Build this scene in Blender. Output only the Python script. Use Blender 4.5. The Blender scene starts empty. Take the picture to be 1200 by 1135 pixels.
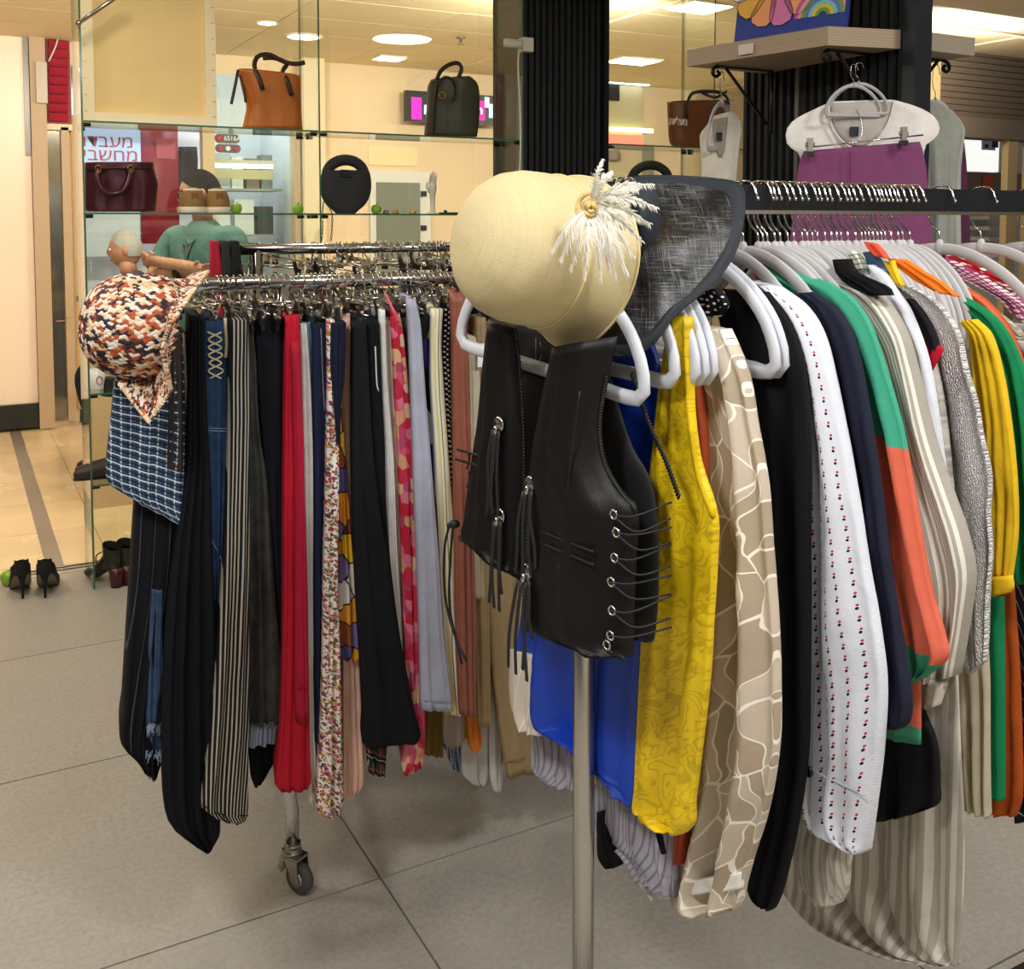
import bpy, bmesh, math, random
from mathutils import Vector, Matrix, noise
random.seed(7)
SC = bpy.context.scene
COL = SC.collection
PI = math.pi
# ------------------------------------------------------------------ camera
W, H = 1200.0, 1135.0
FPX, PPX, PPY = 1200.0, 600.0, 335.0
YAW, PITCH, EYE = math.radians(28.6), math.radians(3.58), 1.58
FWD = Vector((math.sin(YAW)*math.cos(PITCH), math.cos(YAW)*math.cos(PITCH), -math.sin(PITCH)))
RGT = Vector((math.cos(YAW), -math.sin(YAW), 0))
UPV = RGT.cross(FWD)
CAM = Vector((0, 0, EYE))
cd = bpy.data.cameras.new('camera'); cam = bpy.data.objects.new('camera', cd); COL.objects.link(cam)
cd.sensor_width = 36; cd.lens = 36*FPX/W; cd.shift_y = -(H/2-PPY)/W; cd.clip_start = .05
cam.matrix_world = Matrix(((RGT.x, UPV.x, -FWD.x, 0), (RGT.y, UPV.y, -FWD.y, 0), (RGT.z, UPV.z, -FWD.z, EYE), (0, 0, 0, 1)))
SC.camera = cam
# ------------------------------------------------------------------ world, lights, exposure
wd = bpy.data.worlds.new('world'); SC.world = wd; wd.use_nodes = True
bg = wd.node_tree.nodes['Background']; bg.inputs[0].default_value = (1.0, .95, .88, 1); bg.inputs[1].default_value = .09
SC.view_settings.view_transform = 'Standard'; SC.view_settings.look = 'None'
SC.view_settings.exposure = 0.12; SC.view_settings.gamma = 1.0; SC.view_settings.use_curve_mapping = False
def area(name, loc, size, power, col, size_y=None):
    l = bpy.data.lights.new(name, 'AREA'); l.energy = power; l.color = col; l.size = size; l.shape = 'DISK'
    if size_y: l.shape = 'RECTANGLE'; l.size_y = size_y
    o = bpy.data.objects.new(name, l); COL.objects.link(o); o.location = loc; return o
for i, (x, y, p, c) in enumerate([(-.7, .5, 40, (1, .98, .95)), (.9, -.2, 38, (1, .99, .97)), (-.9, 2.0, 22, (1, .93, .84)), (2.6, .2, 32, (1, .98, .95)),
                                  (.6, 3.8, 12, (1, .92, .8)), (2.9, 2.9, 14, (1, .95, .88)), (-1.2, 3.9, 28, (1, .88, .7))]):
    area('ceiling_lamp', (x, y, 2.9), .42, p, c)
for i, (x, y, p) in enumerate([(-1.4, 5.15, 22), (.9, 5.15, 34), (3.3, 5.15, 36), (6.2, 4.6, 26)]):  # added fill lights, no such fixtures: brighten the corridor and its ceiling
    o = area('added_mall_fill', (x, y, 2.8), .9, p, (1, .9, .74), .2); o.rotation_euler = (math.radians(62), 0, 0)
    o = area('added_mall_fill', (x, y, 2.78), .9, p*.6, (1, .9, .74), .2); o.rotation_euler = (math.radians(102), 0, 0)
# ------------------------------------------------------------------ pixel rays on the photograph
def ray(px, py):
    return RGT*((px-PPX)/FPX) + UPV*(-(py-PPY)/FPX) + FWD
def on_y(px, py, y):
    r = ray(px, py); return CAM + r*(y/r.y)
def on_x(px, py, x):
    r = ray(px, py); return CAM + r*(x/r.x)
def on_z(px, py, z):
    r = ray(px, py); return CAM + r*((z-EYE)/r.z)
def at_d(px, py, d):
    r = ray(px, py); h = math.hypot(1, 0); return CAM + r*(d/ (r.x*math.sin(YAW)+r.y*math.cos(YAW)))
def on_plane(px, py, p0, n):
    r = ray(px, py); return CAM + r*((p0-CAM).dot(n)/r.dot(n))
def px_of(p):
    v = p-CAM; f = v.dot(FWD); return PPX+FPX*v.dot(RGT)/f, PPY-FPX*v.dot(UPV)/f
# ------------------------------------------------------------------ mesh building
OFF = {}
KIDS = {}
class MB:
    def __init__(s): s.v = []; s.f = []; s.m = []; s.uv = []; s.mi = 0
    def add(s, vs, fs, uvs=None):
        b = len(s.v); s.v += [Vector(p) for p in vs]
        for i, f in enumerate(fs):
            s.f.append([b+k for k in f]); s.m.append(s.mi)
            s.uv.append([uvs[k] for k in f] if uvs else None)
        return s
    def box(s, c, d, rz=0, rot=None):
        c = Vector(c); x, y, z = d[0]/2, d[1]/2, d[2]/2
        R = rot if rot is not None else Matrix.Rotation(rz, 3, 'Z')
        vs = [c+R@Vector((sx*x, sy*y, sz*z)) for sz in (-1, 1) for sx, sy in ((-1, -1), (1, -1), (1, 1), (-1, 1))]
        return s.add(vs, [(3, 2, 1, 0), (4, 5, 6, 7), (0, 1, 5, 4), (1, 2, 6, 5), (2, 3, 7, 6), (3, 0, 4, 7)])
    def bbox(s, a, b):
        a = Vector(a); b = Vector(b); return s.box((a+b)/2, [abs(b[i]-a[i]) for i in range(3)])
    def prism(s, pts, off):
        """closed outline pts (3D) extruded by off"""
        n = len(pts); off = Vector(off); vs = [Vector(p) for p in pts]+[Vector(p)+off for p in pts]
        return s.add(vs, [list(range(n))[::-1], list(range(n, 2*n))]+[(i, (i+1) % n, n+(i+1) % n, n+i) for i in range(n)])
    def tube(s, pts, r, seg=8, closed=False, flat=None, cap=True, ref=None):
        pts = [Vector(p) for p in pts]; n = len(pts); rings = []
        ref = Vector(ref) if ref is not None else None; up = None
        for i, p in enumerate(pts):
            a = pts[i-1] if (i or closed) else p; b = pts[(i+1) % n] if (i < n-1 or closed) else p
            t = (b-a); t = t.normalized() if t.length > 1e-9 else Vector((0, 0, 1))
            if ref is not None: u = ref - t*ref.dot(t)
            elif up is None: u = Vector((0, 0, 1)) if abs(t.z) < .9 else Vector((1, 0, 0)); u = u-t*u.dot(t)
            else: u = up-t*up.dot(t)
            if u.length < 1e-6: u = t.orthogonal()
            u.normalize(); up = u; w = t.cross(u)
            rr = r(i/(n-1)) if callable(r) else r
            ru, rw = (rr*flat[0], rr*flat[1]) if flat else (rr, rr)
            rings.append([p+u*math.cos(2*PI*k/seg)*ru+w*math.sin(2*PI*k/seg)*rw for k in range(seg)])
        vs = [q for g in rings for q in g]; fs = []
        for i in range(n if closed else n-1):
            for k in range(seg):
                a, b = i*seg+k, i*seg+(k+1) % seg; c, d = ((i+1) % n)*seg+(k+1) % seg, ((i+1) % n)*seg+k
                fs.append((a, b, c, d))
        if cap and not closed: fs += [list(range(seg))[::-1], list(range((n-1)*seg, n*seg))]
        uv = [(k/seg*2*PI*.02, i*.02) for i in range(n) for k in range(seg)]
        return s.add(vs, fs, uv)
    def grid(s, fn, nu, nv, wu=False, uvs=(1, 1), uvfn=None):
        U = nu if wu else nu+1
        vs = [fn(i/nu, j/nv) for j in range(nv+1) for i in range(U)]
        uv = [(i/nu*uvs[0], j/nv*uvs[1]) for j in range(nv+1) for i in range(U)]
        if uvfn: uv = [uvfn(p) for p in vs]
        fs = [(j*U+i, j*U+(i+1) % U, (j+1)*U+(i+1) % U, (j+1)*U+i) for j in range(nv) for i in range(nu)]
        return s.add(vs, fs, uv)
    def ball(s, c, r, nu=14, nv=8, rot=None, disp=None):
        c = Vector(c); r = Vector(r) if hasattr(r, '__len__') else Vector((r, r, r))
        def fn(u, v):
            th = 2*PI*u; ph = PI*v-PI/2; d = Vector((math.cos(ph)*math.cos(th), math.cos(ph)*math.sin(th), math.sin(ph)))
            q = Vector((d.x*r.x, d.y*r.y, d.z*r.z))
            if disp: q += disp(d)
            return c+(rot@q if rot is not None else q)
        return s.grid(fn, nu, nv, wu=True)
    def lathe(s, prof, origin, axis=(0, 0, 1), seg=20, ref=None):
        """prof: (radius, height) pairs"""
        A = Vector(axis).normalized(); u = A.orthogonal().normalized() if ref is None else (Vector(ref)-A*A.dot(Vector(ref))).normalized(); w = A.cross(u); O = Vector(origin); n = len(prof)-1
        def fn(a, b):
            r, h = prof[int(round(b*n))]; return O+A*h+(u*math.cos(2*PI*a)+w*math.sin(2*PI*a))*max(r, 1e-4)
        return s.grid(fn, seg, n, wu=True)
    def build(s, name, mats, parent=None, smooth=True, loc=None):
        me = bpy.data.meshes.new(name)
        off = Vector((0, 0, 0))
        if parent is not None: off = OFF.get(parent.name, off)
        if loc is not None: off = Vector(loc)
        me.from_pydata([tuple(p-off) for p in s.v], [], s.f)
        if not isinstance(mats, (list, tuple)): mats = [mats]
        for m in mats: me.materials.append(m)
        me.polygons.foreach_set('material_index', s.m)
        me.polygons.foreach_set('use_smooth', [smooth]*len(s.f))
        ul = me.uv_layers.new(name='UVMap'); d = []
        for f, u in zip(s.f, s.uv):
            for k in range(len(f)): d += list(u[k]) if u else [s.v[f[k]].x+s.v[f[k]].y, s.v[f[k]].z]
        ul.data.foreach_set('uv', d)
        me.update()
        o = bpy.data.objects.new(name, me); COL.objects.link(o)
        if parent is not None: o.parent = parent; KIDS.setdefault(parent.name, []).append(o)
        if loc is not None: o.location = off
        OFF[o.name] = off
        return o
def sharp(o, ang=35):
    o.data.update()
    try: o.data.set_sharp_from_angle(angle=math.radians(ang))
    except Exception: pass
    return o
def tag(o, label=None, cat=None, group=None, kind=None):
    if label: o['label'] = label
    if cat: o['category'] = cat
    if group: o['group'] = group
    if kind: o['kind'] = kind
    return o
def thing(name, label, cat, loc=(0, 0, 0), group=None):
    o = bpy.data.objects.new(name, None); COL.objects.link(o); o.location = loc; o.empty_display_size = .05
    OFF[o.name] = Vector(loc)
    return tag(o, label, cat, group)
def struct(o): o['kind'] = 'structure'; return o
def dup(root, loc, rz=0, label=None, group=None, rx=0, ry=0):
    r = root.copy(); COL.objects.link(r); r.location = loc; r.rotation_euler = (rx, ry, rz)
    if label: r['label'] = label
    if group: r['group'] = group
    for ch in KIDS.get(root.name, []):
        c = ch.copy(); COL.objects.link(c); c.parent = r
        for g in KIDS.get(ch.name, []):
            d = g.copy(); COL.objects.link(d); d.parent = c
    return r
def crv(pts, n):
    """Catmull-Rom through points (any dimension vectors)"""
    pts = [Vector(p) for p in pts]
    if len(pts) < 3: return [pts[0].lerp(pts[-1], i/(n-1)) for i in range(n)]
    L = [0]
    for a, b in zip(pts, pts[1:]): L.append(L[-1]+max((b-a).length, 1e-6))
    out = []
    for i in range(n):
        t = L[-1]*i/(n-1); k = 0
        while k < len(pts)-2 and t > L[k+1]: k += 1
        out.append(herm(pts, L, k, (t-L[k])/(L[k+1]-L[k])))
    return out
def herm(pts, L, k, f):
    def tan(j):
        if j == 0: return (pts[1]-pts[0])/(L[1]-L[0])
        if j == len(pts)-1: return (pts[-1]-pts[-2])/(L[-1]-L[-2])
        return (pts[j+1]-pts[j-1])/(L[j+1]-L[j-1])
    h = L[k+1]-L[k]; m0, m1 = tan(k)*h, tan(k+1)*h; f2, f3 = f*f, f*f*f
    return pts[k]*(2*f3-3*f2+1)+m0*(f3-2*f2+f)+pts[k+1]*(-2*f3+3*f2)+m1*(f3-f2)
# ------------------------------------------------------------------ materials
def lin(h):
    h = h.lstrip('#'); c = [int(h[i:i+2], 16)/255 for i in (0, 2, 4)]
    return tuple(x/12.92 if x <= .04045 else ((x+.055)/1.055)**2.4 for x in c)+(1,)
class NT:
    def __init__(s, name):
        s.mat = bpy.data.materials.new(name); s.mat.use_nodes = True; s.nt = s.mat.node_tree
        s.b = s.nt.nodes['Principled BSDF']; s.out = s.nt.nodes['Material Output']
    def n(s, t, ins=None, **kw):
        o = s.nt.nodes.new(t)
        for k, v in kw.items(): setattr(o, k, v)
        for k, v in (ins or {}).items(): s.set(o.inputs[k], v)
        return o
    def set(s, i, v):
        if hasattr(v, 'is_output') or isinstance(v, bpy.types.NodeSocket): s.nt.links.new(v, i)
        elif hasattr(v, 'outputs'): s.nt.links.new(v.outputs[0], i)
        else: i.default_value = v
    def math(s, op, a, b=0.0, c=0.0):
        o = s.n('ShaderNodeMath', operation=op); s.set(o.inputs[0], a); s.set(o.inputs[1], b); s.set(o.inputs[2], c); return o.outputs[0]
    def mix(s, f, a, b):
        o = s.n('ShaderNodeMix', data_type='RGBA'); s.set(o.inputs[0], f); s.set(o.inputs[6], a); s.set(o.inputs[7], b); return o.outputs[2]
    def uv(s):
        if not hasattr(s, '_uv'):
            t = s.n('ShaderNodeTexCoord'); p = s.n('ShaderNodeSeparateXYZ', {0: t.outputs['UV']}); s._uv = (p.outputs[0], p.outputs[1], t.outputs['UV'])
        return s._uv
    def band(s, x, period, duty, off=0.0):
        f = s.math('FRACT', s.math('ADD', s.math('MULTIPLY', x, 1.0/period), off)); return s.math('LESS_THAN', f, duty)
    def noise(s, scale, detail=3, vec=None, rough=.5, dist=0.0):
        o = s.n('ShaderNodeTexNoise', {'Scale': scale, 'Detail': detail, 'Roughness': rough, 'Distortion': dist})
        if vec is None: vec = s.n('ShaderNodeTexCoord').outputs['Object']
        s.set(o.inputs['Vector'], vec); return o
    def ramp(s, f, stops, interp='LINEAR'):
        o = s.n('ShaderNodeValToRGB'); r = o.color_ramp; r.interpolation = interp
        while len(r.elements) < len(stops): r.elements.new(.5)
        for e, (p, c) in zip(r.elements, stops): e.position = p; e.color = c
        s.set(o.inputs[0], f); return o.outputs[0]
    def bump(s, h, strength, dist=.002):
        o = s.n('ShaderNodeBump', {'Strength': strength, 'Distance': dist}); s.set(o.inputs['Height'], h); s.set(s.b.inputs['Normal'], o.outputs[0])
    def fin(s, col, rough=.6, metal=0.0, spec=None, sheen=None):
        s.set(s.b.inputs['Base Color'], col); s.set(s.b.inputs['Roughness'], rough); s.b.inputs['Metallic'].default_value = metal
        if spec is not None: s.b.inputs['Specular IOR Level'].default_value = spec
        if sheen: s.b.inputs['Sheen Weight'].default_value = sheen
        return s.mat
def plain(name, h, rough=.5, metal=0.0, spec=None, var=0.0, vs=6, bump=0.0, bs=200, coat=0):
    t = NT(name); c = lin(h)
    col = c
    if var:
        n = t.noise(vs, 4); a = tuple(x*(1-var) for x in c[:3])+(1,); b = tuple(min(1, x*(1+var)) for x in c[:3])+(1,)
        col = t.ramp(n.outputs[0], [(.3, a), (.7, b)])
    if bump: t.bump(t.noise(bs, 2).outputs[0], bump, .001)
    if coat: t.b.inputs['Coat Weight'].default_value = coat; t.b.inputs['Coat Roughness'].default_value = .1
    return t.fin(col, rough, metal, spec)
def emit(name, h, s):
    t = NT(name); t.b.inputs['Emission Color'].default_value = lin(h); t.b.inputs['Emission Strength'].default_value = s
    return t.fin(lin(h), .5)
def glass_mat(name, tint=(.95, .985, .965, 1), f0=.045):
    t = NT(name); tr = t.n('ShaderNodeBsdfTransparent', {0: tint}); gl = t.n('ShaderNodeBsdfGlossy', {'Roughness': 0.01, 'Color': (1, 1, 1, 1)})
    lw = t.n('ShaderNodeLayerWeight', {'Blend': .5}); p = t.math('POWER', lw.outputs['Facing'], 5.0); f = t.math('MULTIPLY_ADD', p, .9, f0)
    m = t.n('ShaderNodeMixShader', {0: f, 1: tr, 2: gl}); t.nt.links.new(m.outputs[0], t.out.inputs[0]); return t.mat
def weave(t, strength=.25, scale=900, wr=.35, wscale=14):
    """fine cloth grain plus soft wrinkles"""
    u, v, _ = t.uv()
    a = t.math('SINE', t.math('MULTIPLY', u, scale*2)); b = t.math('SINE', t.math('MULTIPLY', v, scale*2))
    g = t.math('MULTIPLY', t.math('MULTIPLY', a, b), .12*strength)
    w = t.math('MULTIPLY', t.noise(wscale, 4, rough=.55, dist=.4).outputs[0], wr*3)
    t.bump(t.math('ADD', g, w), .55, .006)
def cloth(name, h, rough=.85, wr=.35, sheen=.0, var=.06, spec=.2, wscale=14):
    t = NT(name); c = lin(h); n = t.noise(35, 3)
    a = tuple(x*(1-var) for x in c[:3])+(1,); b = tuple(min(1, x*(1+var)) for x in c[:3])+(1,)
    weave(t, wr=wr, wscale=wscale); return t.fin(t.ramp(n.outputs[0], [(.3, a), (.7, b)]), rough, 0, spec, sheen)
def stripes(name, bands, base, axis='u', wr=.3, rough=.8, slant=0.0):
    """bands: (period, duty, offset, hex)"""
    t = NT(name); u, v, _ = t.uv(); x = u if axis == 'u' else v
    if slant: x = t.math('ADD', x, t.math('MULTIPLY', v if axis == 'u' else u, slant))
    col = lin(base)
    for p, d, o, h in bands: col = t.mix(t.band(x, p, d, o), col, lin(h))
    weave(t, wr=wr); return t.fin(col, rough, 0, .2)
def plaid(name, base, bu, bv, wr=.3):
    t = NT(name); u, v, _ = t.uv(); col = lin(base)
    for p, d, o, h, f in bu:
        col = t.mix(t.math('MULTIPLY', t.band(u, p, d, o), f), col, lin(h))
    for p, d, o, h, f in bv:
        col = t.mix(t.math('MULTIPLY', t.band(v, p, d, o), f), col, lin(h))
    weave(t, wr=wr); return t.fin(col, .85, 0, .2)
def dots(name, base, specs, wr=.3, rough=.8):
    """specs: (pu, pv, ou, ov, ru, rv, hex, stagger)"""
    t = NT(name); u, v, _ = t.uv(); col = lin(base)
    for pu, pv, ou, ov, ru, rv, h, st in specs:
        cu = t.math('ADD', t.math('MULTIPLY', u, 1/pu), ou); fl = t.math('FLOOR', cu)
        cv = t.math('ADD', t.math('MULTIPLY_ADD', v, 1/pv, ov), t.math('MULTIPLY', fl, st))
        du = t.math('MULTIPLY', t.math('SUBTRACT', t.math('FRACT', cu), .5), pu/ru)
        dv = t.math('MULTIPLY', t.math('SUBTRACT', t.math('FRACT', cv), .5), pv/rv)
        d = t.math('ADD', t.math('MULTIPLY', du, du), t.math('MULTIPLY', dv, dv))
        col = t.mix(t.math('LESS_THAN', d, 1.0), col, lin(h))
    weave(t, wr=wr); return t.fin(col, rough, 0, .2)
def cells(name, stops, scale, metric='EUCLIDEAN', line=None, lw=.05, wr=.25, squash=(1, 1), interp='CONSTANT', rough=.8):
    """random coloured cells (printed cloth)"""
    t = NT(name); u, v, _ = t.uv()
    cv = t.n('ShaderNodeCombineXYZ', {0: t.math('MULTIPLY', u, squash[0]), 1: t.math('MULTIPLY', v, squash[1]), 2: 0.0})
    vo = t.n('ShaderNodeTexVoronoi', {'Scale': scale}, distance=metric, voronoi_dimensions='2D'); t.set(vo.inputs['Vector'], cv)
    s = t.n('ShaderNodeSeparateColor', {0: vo.outputs['Color']})
    col = t.ramp(s.outputs[0], [(p, lin(h)) for p, h in stops], interp)
    if line:
        e = t.n('ShaderNodeTexVoronoi', {'Scale': scale}, feature='DISTANCE_TO_EDGE', voronoi_dimensions='2D'); t.set(e.inputs['Vector'], cv)
        col = t.mix(t.math('LESS_THAN', e.outputs[0], lw), col, lin(line))
    weave(t, wr=wr); return t.fin(col, rough, 0, .2)
def floral(name, base, petals, scale, r=.33, wr=.3):
    """small scattered blossoms on a ground: voronoi discs, random colours"""
    t = NT(name); u, v, uvv = t.uv(); col = lin(base)
    for i, (pal, sc, rr) in enumerate(petals):
        mp = t.n('ShaderNodeMapping', {'Location': (i*.37, i*.71, 0)}); t.set(mp.inputs[0], uvv)
        vo = t.n('ShaderNodeTexVoronoi', {'Scale': scale*sc}, voronoi_dimensions='2D'); t.set(vo.inputs['Vector'], mp)
        s = t.n('ShaderNodeSeparateColor', {0: vo.outputs['Color']})
        c = t.ramp(s.outputs[0], [(k/len(pal), lin(h)) for k, h in enumerate(pal)], 'CONSTANT')
        col = t.mix(t.math('LESS_THAN', vo.outputs['Distance'], rr), col, c)
    weave(t, wr=wr); return t.fin(col, .8, 0, .2)
def lace(name, h, scale=60, rough=.8):
    t = NT(name); u, v, uvv = t.uv(); c = lin(h)
    vo = t.n('ShaderNodeTexVoronoi', {'Scale': scale}, voronoi_dimensions='2D'); t.set(vo.inputs['Vector'], uvv)
    wv = t.n('ShaderNodeTexWave', {'Scale': scale*.35, 'Distortion': 9.0, 'Detail': 2.0}); t.set(wv.inputs[0], uvv)
    m = t.math('MULTIPLY', vo.outputs['Distance'], wv.outputs[0])
    col = t.ramp(m, [(.02, tuple(x*.62 for x in c[:3])+(1,)), (.3, c)])
    t.bump(t.math('ADD', wv.outputs[0], vo.outputs['Distance']), .9, .003); return t.fin(col, rough, 0, .2)
def ridged(name, h, line, scale=10, width=.06, dark=None, rough=.6, wr=.3, spec=.3, stretch=(1, .45), dist=4.5):
    """cloth with wandering raised lines (leaf jacquard, ribbon work)"""
    t = NT(name); u, v, uvv = t.uv()
    mp = t.n('ShaderNodeMapping', {'Rotation': (0, 0, .5), 'Scale': (stretch[0], stretch[1], 1)}); t.set(mp.inputs[0], uvv)
    wv = t.n('ShaderNodeTexWave', {'Scale': scale, 'Distortion': dist, 'Detail': 1.5, 'Detail Scale': .8}, wave_profile='SAW'); t.set(wv.inputs[0], mp)
    l = t.math('LESS_THAN', wv.outputs[0], width)
    base = lin(h)
    if dark: base = t.mix(t.math('GREATER_THAN', wv.outputs[0], .62), lin(h), lin(dark))
    col = t.mix(l, base, lin(line))
    w = t.math('MULTIPLY', t.noise(16, 4, dist=.4).outputs[0], wr*3)
    t.bump(t.math('ADD', w, t.math('MULTIPLY', l, .35)), .6, .006); return t.fin(col, rough, 0, spec)
def leafy(name, h, dark, line, su=44, sv=15, rot=.55, w=.035, wr=.3):
    t = NT(name); uvv = t.uv()[2]; nz = t.noise(7, 2, uvv)
    off = t.n('ShaderNodeVectorMath', {0: nz.outputs['Color'], 1: (.12, .12, 0)}, operation='MULTIPLY'); ad = t.n('ShaderNodeVectorMath', {0: uvv, 1: off.outputs[0]}, operation='ADD')
    mp = t.n('ShaderNodeMapping', {'Rotation': (0, 0, rot), 'Scale': (su, sv, 1)}); t.set(mp.inputs[0], ad)
    e = t.n('ShaderNodeTexVoronoi', {'Scale': 1.0}, feature='DISTANCE_TO_EDGE', voronoi_dimensions='2D'); t.set(e.inputs['Vector'], mp)
    f = t.n('ShaderNodeTexVoronoi', {'Scale': 1.0}, voronoi_dimensions='2D'); t.set(f.inputs['Vector'], mp); s = t.n('ShaderNodeSeparateColor', {0: f.outputs['Color']})
    l = t.math('LESS_THAN', e.outputs[0], w); col = t.mix(l, t.mix(t.math('GREATER_THAN', s.outputs[0], .5), lin(h), lin(dark)), lin(line))
    t.bump(t.math('ADD', t.math('MULTIPLY', t.noise(16, 4, dist=.4).outputs[0], wr*3), t.math('MULTIPLY', l, .4)), .6, .006); return t.fin(col, .5, 0, .35)
def contour(name, h, dark, scale=14, n=7, duty=.3, wr=.5, rough=.5):
    t = NT(name); uvv = t.uv()[2]; nz = t.noise(scale, 1.5, uvv, .4, 1.2)
    m = t.math('LESS_THAN', t.math('FRACT', t.math('MULTIPLY', nz.outputs[0], float(n))), duty)
    t.bump(t.math('ADD', t.math('MULTIPLY', t.noise(18, 4, dist=.5).outputs[0], wr*3), t.math('MULTIPLY', m, .15)), .6, .006); return t.fin(t.mix(m, lin(h), lin(dark)), rough, 0, .4)
CHROME = plain('chrome', 'c9c8c6', .12, 1.0)
STEEL = plain('brushed_steel', 'aaa79f', .28, 1.0)
WIRE = plain('hanger_wire', 'b5b3ae', .2, 1.0)
BLACKM = plain('black_metal', '17181b', .4, .3)
BLACKP = plain('black_plastic', '141414', .35)
RUBBER = plain('grey_rubber', '4a4a4c', .6)
HANGER = plain('grey_velvet_hanger', 'b9b7b8', .7, bump=.1)
WHITEH = plain('white_plastic_hanger', 'd3d7e0', .4)
GLASS = glass_mat('clear_glass')
GEDGE = plain('glass_green_edge', '3c6a52', .15)
# ------------------------------------------------------------------ cloth surface between two outlines on a vertical plane
def plane_pt(plane, px, py):
    if plane[0] == 'y': return on_y(px, py, plane[1])
    if plane[0] == 'x': return on_x(px, py, plane[1])
    return on_plane(px, py, plane[1], plane[2])
def plane_n(plane):
    if plane[0] == 'y': return Vector((0, -1, 0))
    if plane[0] == 'x': return Vector((-1, 0, 0))
    return plane[2]
def loft(mb, rows, plane, front=.012, back=.012, nf=14, nv=30, fold=.003, k=2.5, seed=0, power=2.0, skew=0.0, uref=None, vfold=.35, boxy=False, edge=0.0, wr=.0035, sharpf=.5, uproj=False):
    rg = random.Random(seed); n = plane_n(plane); side = Vector((-n.y, n.x, 0))
    R4 = [(r[1], r[0], r[2], r[0]) if len(r) == 3 else r for r in rows]
    if len(rows[0]) == 3: R4 = [(r[1], r[0], r[2], r[0]) for r in rows]
    Ls = [plane_pt(plane, a, b) for a, b, c, d in R4]; Rs = [plane_pt(plane, c, d) for a, b, c, d in R4]
    # shared parameter: mean arc length
    t = [0]
    for i in range(1, len(Ls)): t.append(t[-1]+max(.5*((Ls[i]-Ls[i-1]).length+(Rs[i]-Rs[i-1]).length), 1e-4))
    def samp(P, q):
        j = 0
        while j < len(P)-2 and q > t[j+1]: j += 1
        return herm(P, t, j, (q-t[j])/(t[j+1]-t[j]))
    p1, p2, p3 = (rg.random()*6.28 for _ in range(3)); vs = []; uv = []; U = 2*nf
    wmax = max((a-b).length for a, b in zip(Ls, Rs)) if uref is None else uref
    for j in range(nv+1):
        q = t[-1]*j/nv; L = samp(Ls, q); R = samp(Rs, q); vr = min(1, .35+vfold*3*q/t[-1])
        if edge:
            wob = edge*(math.sin(q*23+p1)+.6*math.sin(q*51+p2)); L = L+side*0; R = R+(R-L).normalized()*wob if (R-L).length > 1e-5 else R
        w = (R-L).length
        for i in range(U):
            f = i/nf if i <= nf else 2-i/nf; fr = i <= nf
            ff = .5-.5*math.cos(PI*f)
            e = abs(2*ff-1); prof = (1-e**(4 if boxy else power))**(1/(4 if boxy else power)) if e < 1 else 0
            base = L+(R-L)*ff
            amp = fold*vr*min(1, w/.03)*math.sin(PI*ff)**.5 if 0 < ff < 1 else 0
            fo = amp*(math.sin(2*PI*k*ff+p1+.9*math.sin(q*3.1+p3))+.6*math.sin(2*PI*k*1.9*ff+p2+1.3*math.sin(q*2.3+p1)))
            sc = min(1, w/.012); x_ = ff*w; wf = math.sin(PI*ff)**.5 if 0 < ff < 1 else 0
            if fold:
                rdg = 1-2*abs(math.sin(PI*k*1.3*ff+p3+1.1*math.sin(q*2.1+p2))); fo += amp*sharpf*rdg*1.2
            if wr and wf:
                a_ = noise.noise(Vector((x_*22+seed*3.1, q*9, (i > nf)*5.0)))+.55*noise.noise(Vector((x_*48, q*24+x_*30, seed*1.7)))
                b_ = 1-2.2*abs(noise.noise(Vector((x_*16+q*5, q*7-x_*9, seed*2.3+9)))); fo += wr*wf*min(1, w/.03)*(a_+.55*b_*sharpf)
            if fr: off = n*(front*prof*sc+fo)
            else: off = -n*back*prof*sc + n*fo*.5 + side*(skew*back*prof)
            vs.append(base+off); uv.append(((base-Ls[0]).dot(side) if uproj else (ff-.5)*(w if uref is None else uref), -q))
    fs = []
    for j in range(nv):
        for i in range(U):
            a, b = j*U+i, j*U+(i+1) % U; fs.append((a, b, b+U, a+U))
    for base_ in (0, nv*U):
        for i in range(nf-1):
            a, b = base_+i+(1 if i == 0 else 0), base_+i+1
        cap = []
        for i in range(nf):
            a, b = base_+i, base_+i+1; c, d = base_+(U-i-1) % U, base_+(U-i) % U
            if i == 0: cap.append((a, b, c))
            elif i == nf-1: cap.append((a, b, d))
            else: cap.append((a, b, c, d))
        fs += cap if base_ else [tuple(reversed(f)) for f in cap]
    return mb.add(vs, fs, uv)
# ================================================================== THE SETTING
def tile_mat(name, c1, c2, c3, rough):
    t = NT(name); g = t.n('ShaderNodeNewGeometry').outputs['Position']
    n1 = t.noise(3.0, 5, g); n2 = t.noise(70, 3, g, .7)
    a = t.ramp(n1.outputs[0], [(.3, lin(c1)), (.7, lin(c2))]); c = t.mix(t.ramp(n2.outputs[0], [(.42, (0, 0, 0, 1)), (.62, (.55, .55, .55, 1))]), a, lin(c3))
    t.bump(n2.outputs[0], .12, .001); t.set(t.b.inputs['Roughness'], t.ramp(n1.outputs[0], [(.3, (rough,)*3+(1,)), (.7, (rough+.15,)*3+(1,))]))
    t.set(t.b.inputs['Base Color'], c); t.b.inputs['Specular IOR Level'].default_value = .35; return t.mat
GREYTILE = tile_mat('grey_porcelain', '9f9a92', 'aaa59c', '918c84', .38)
BEIGETILE = tile_mat('beige_polished_tile', 'd9c096', 'e0c9a2', 'd2b78a', .16)
GROUT = plain('dark_grout', '3d3a37', .9)
def piece(name, a, b, mat, parent, bev=0):
    return MB().bbox(a, b).build(name, mat, parent, smooth=False)
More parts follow.
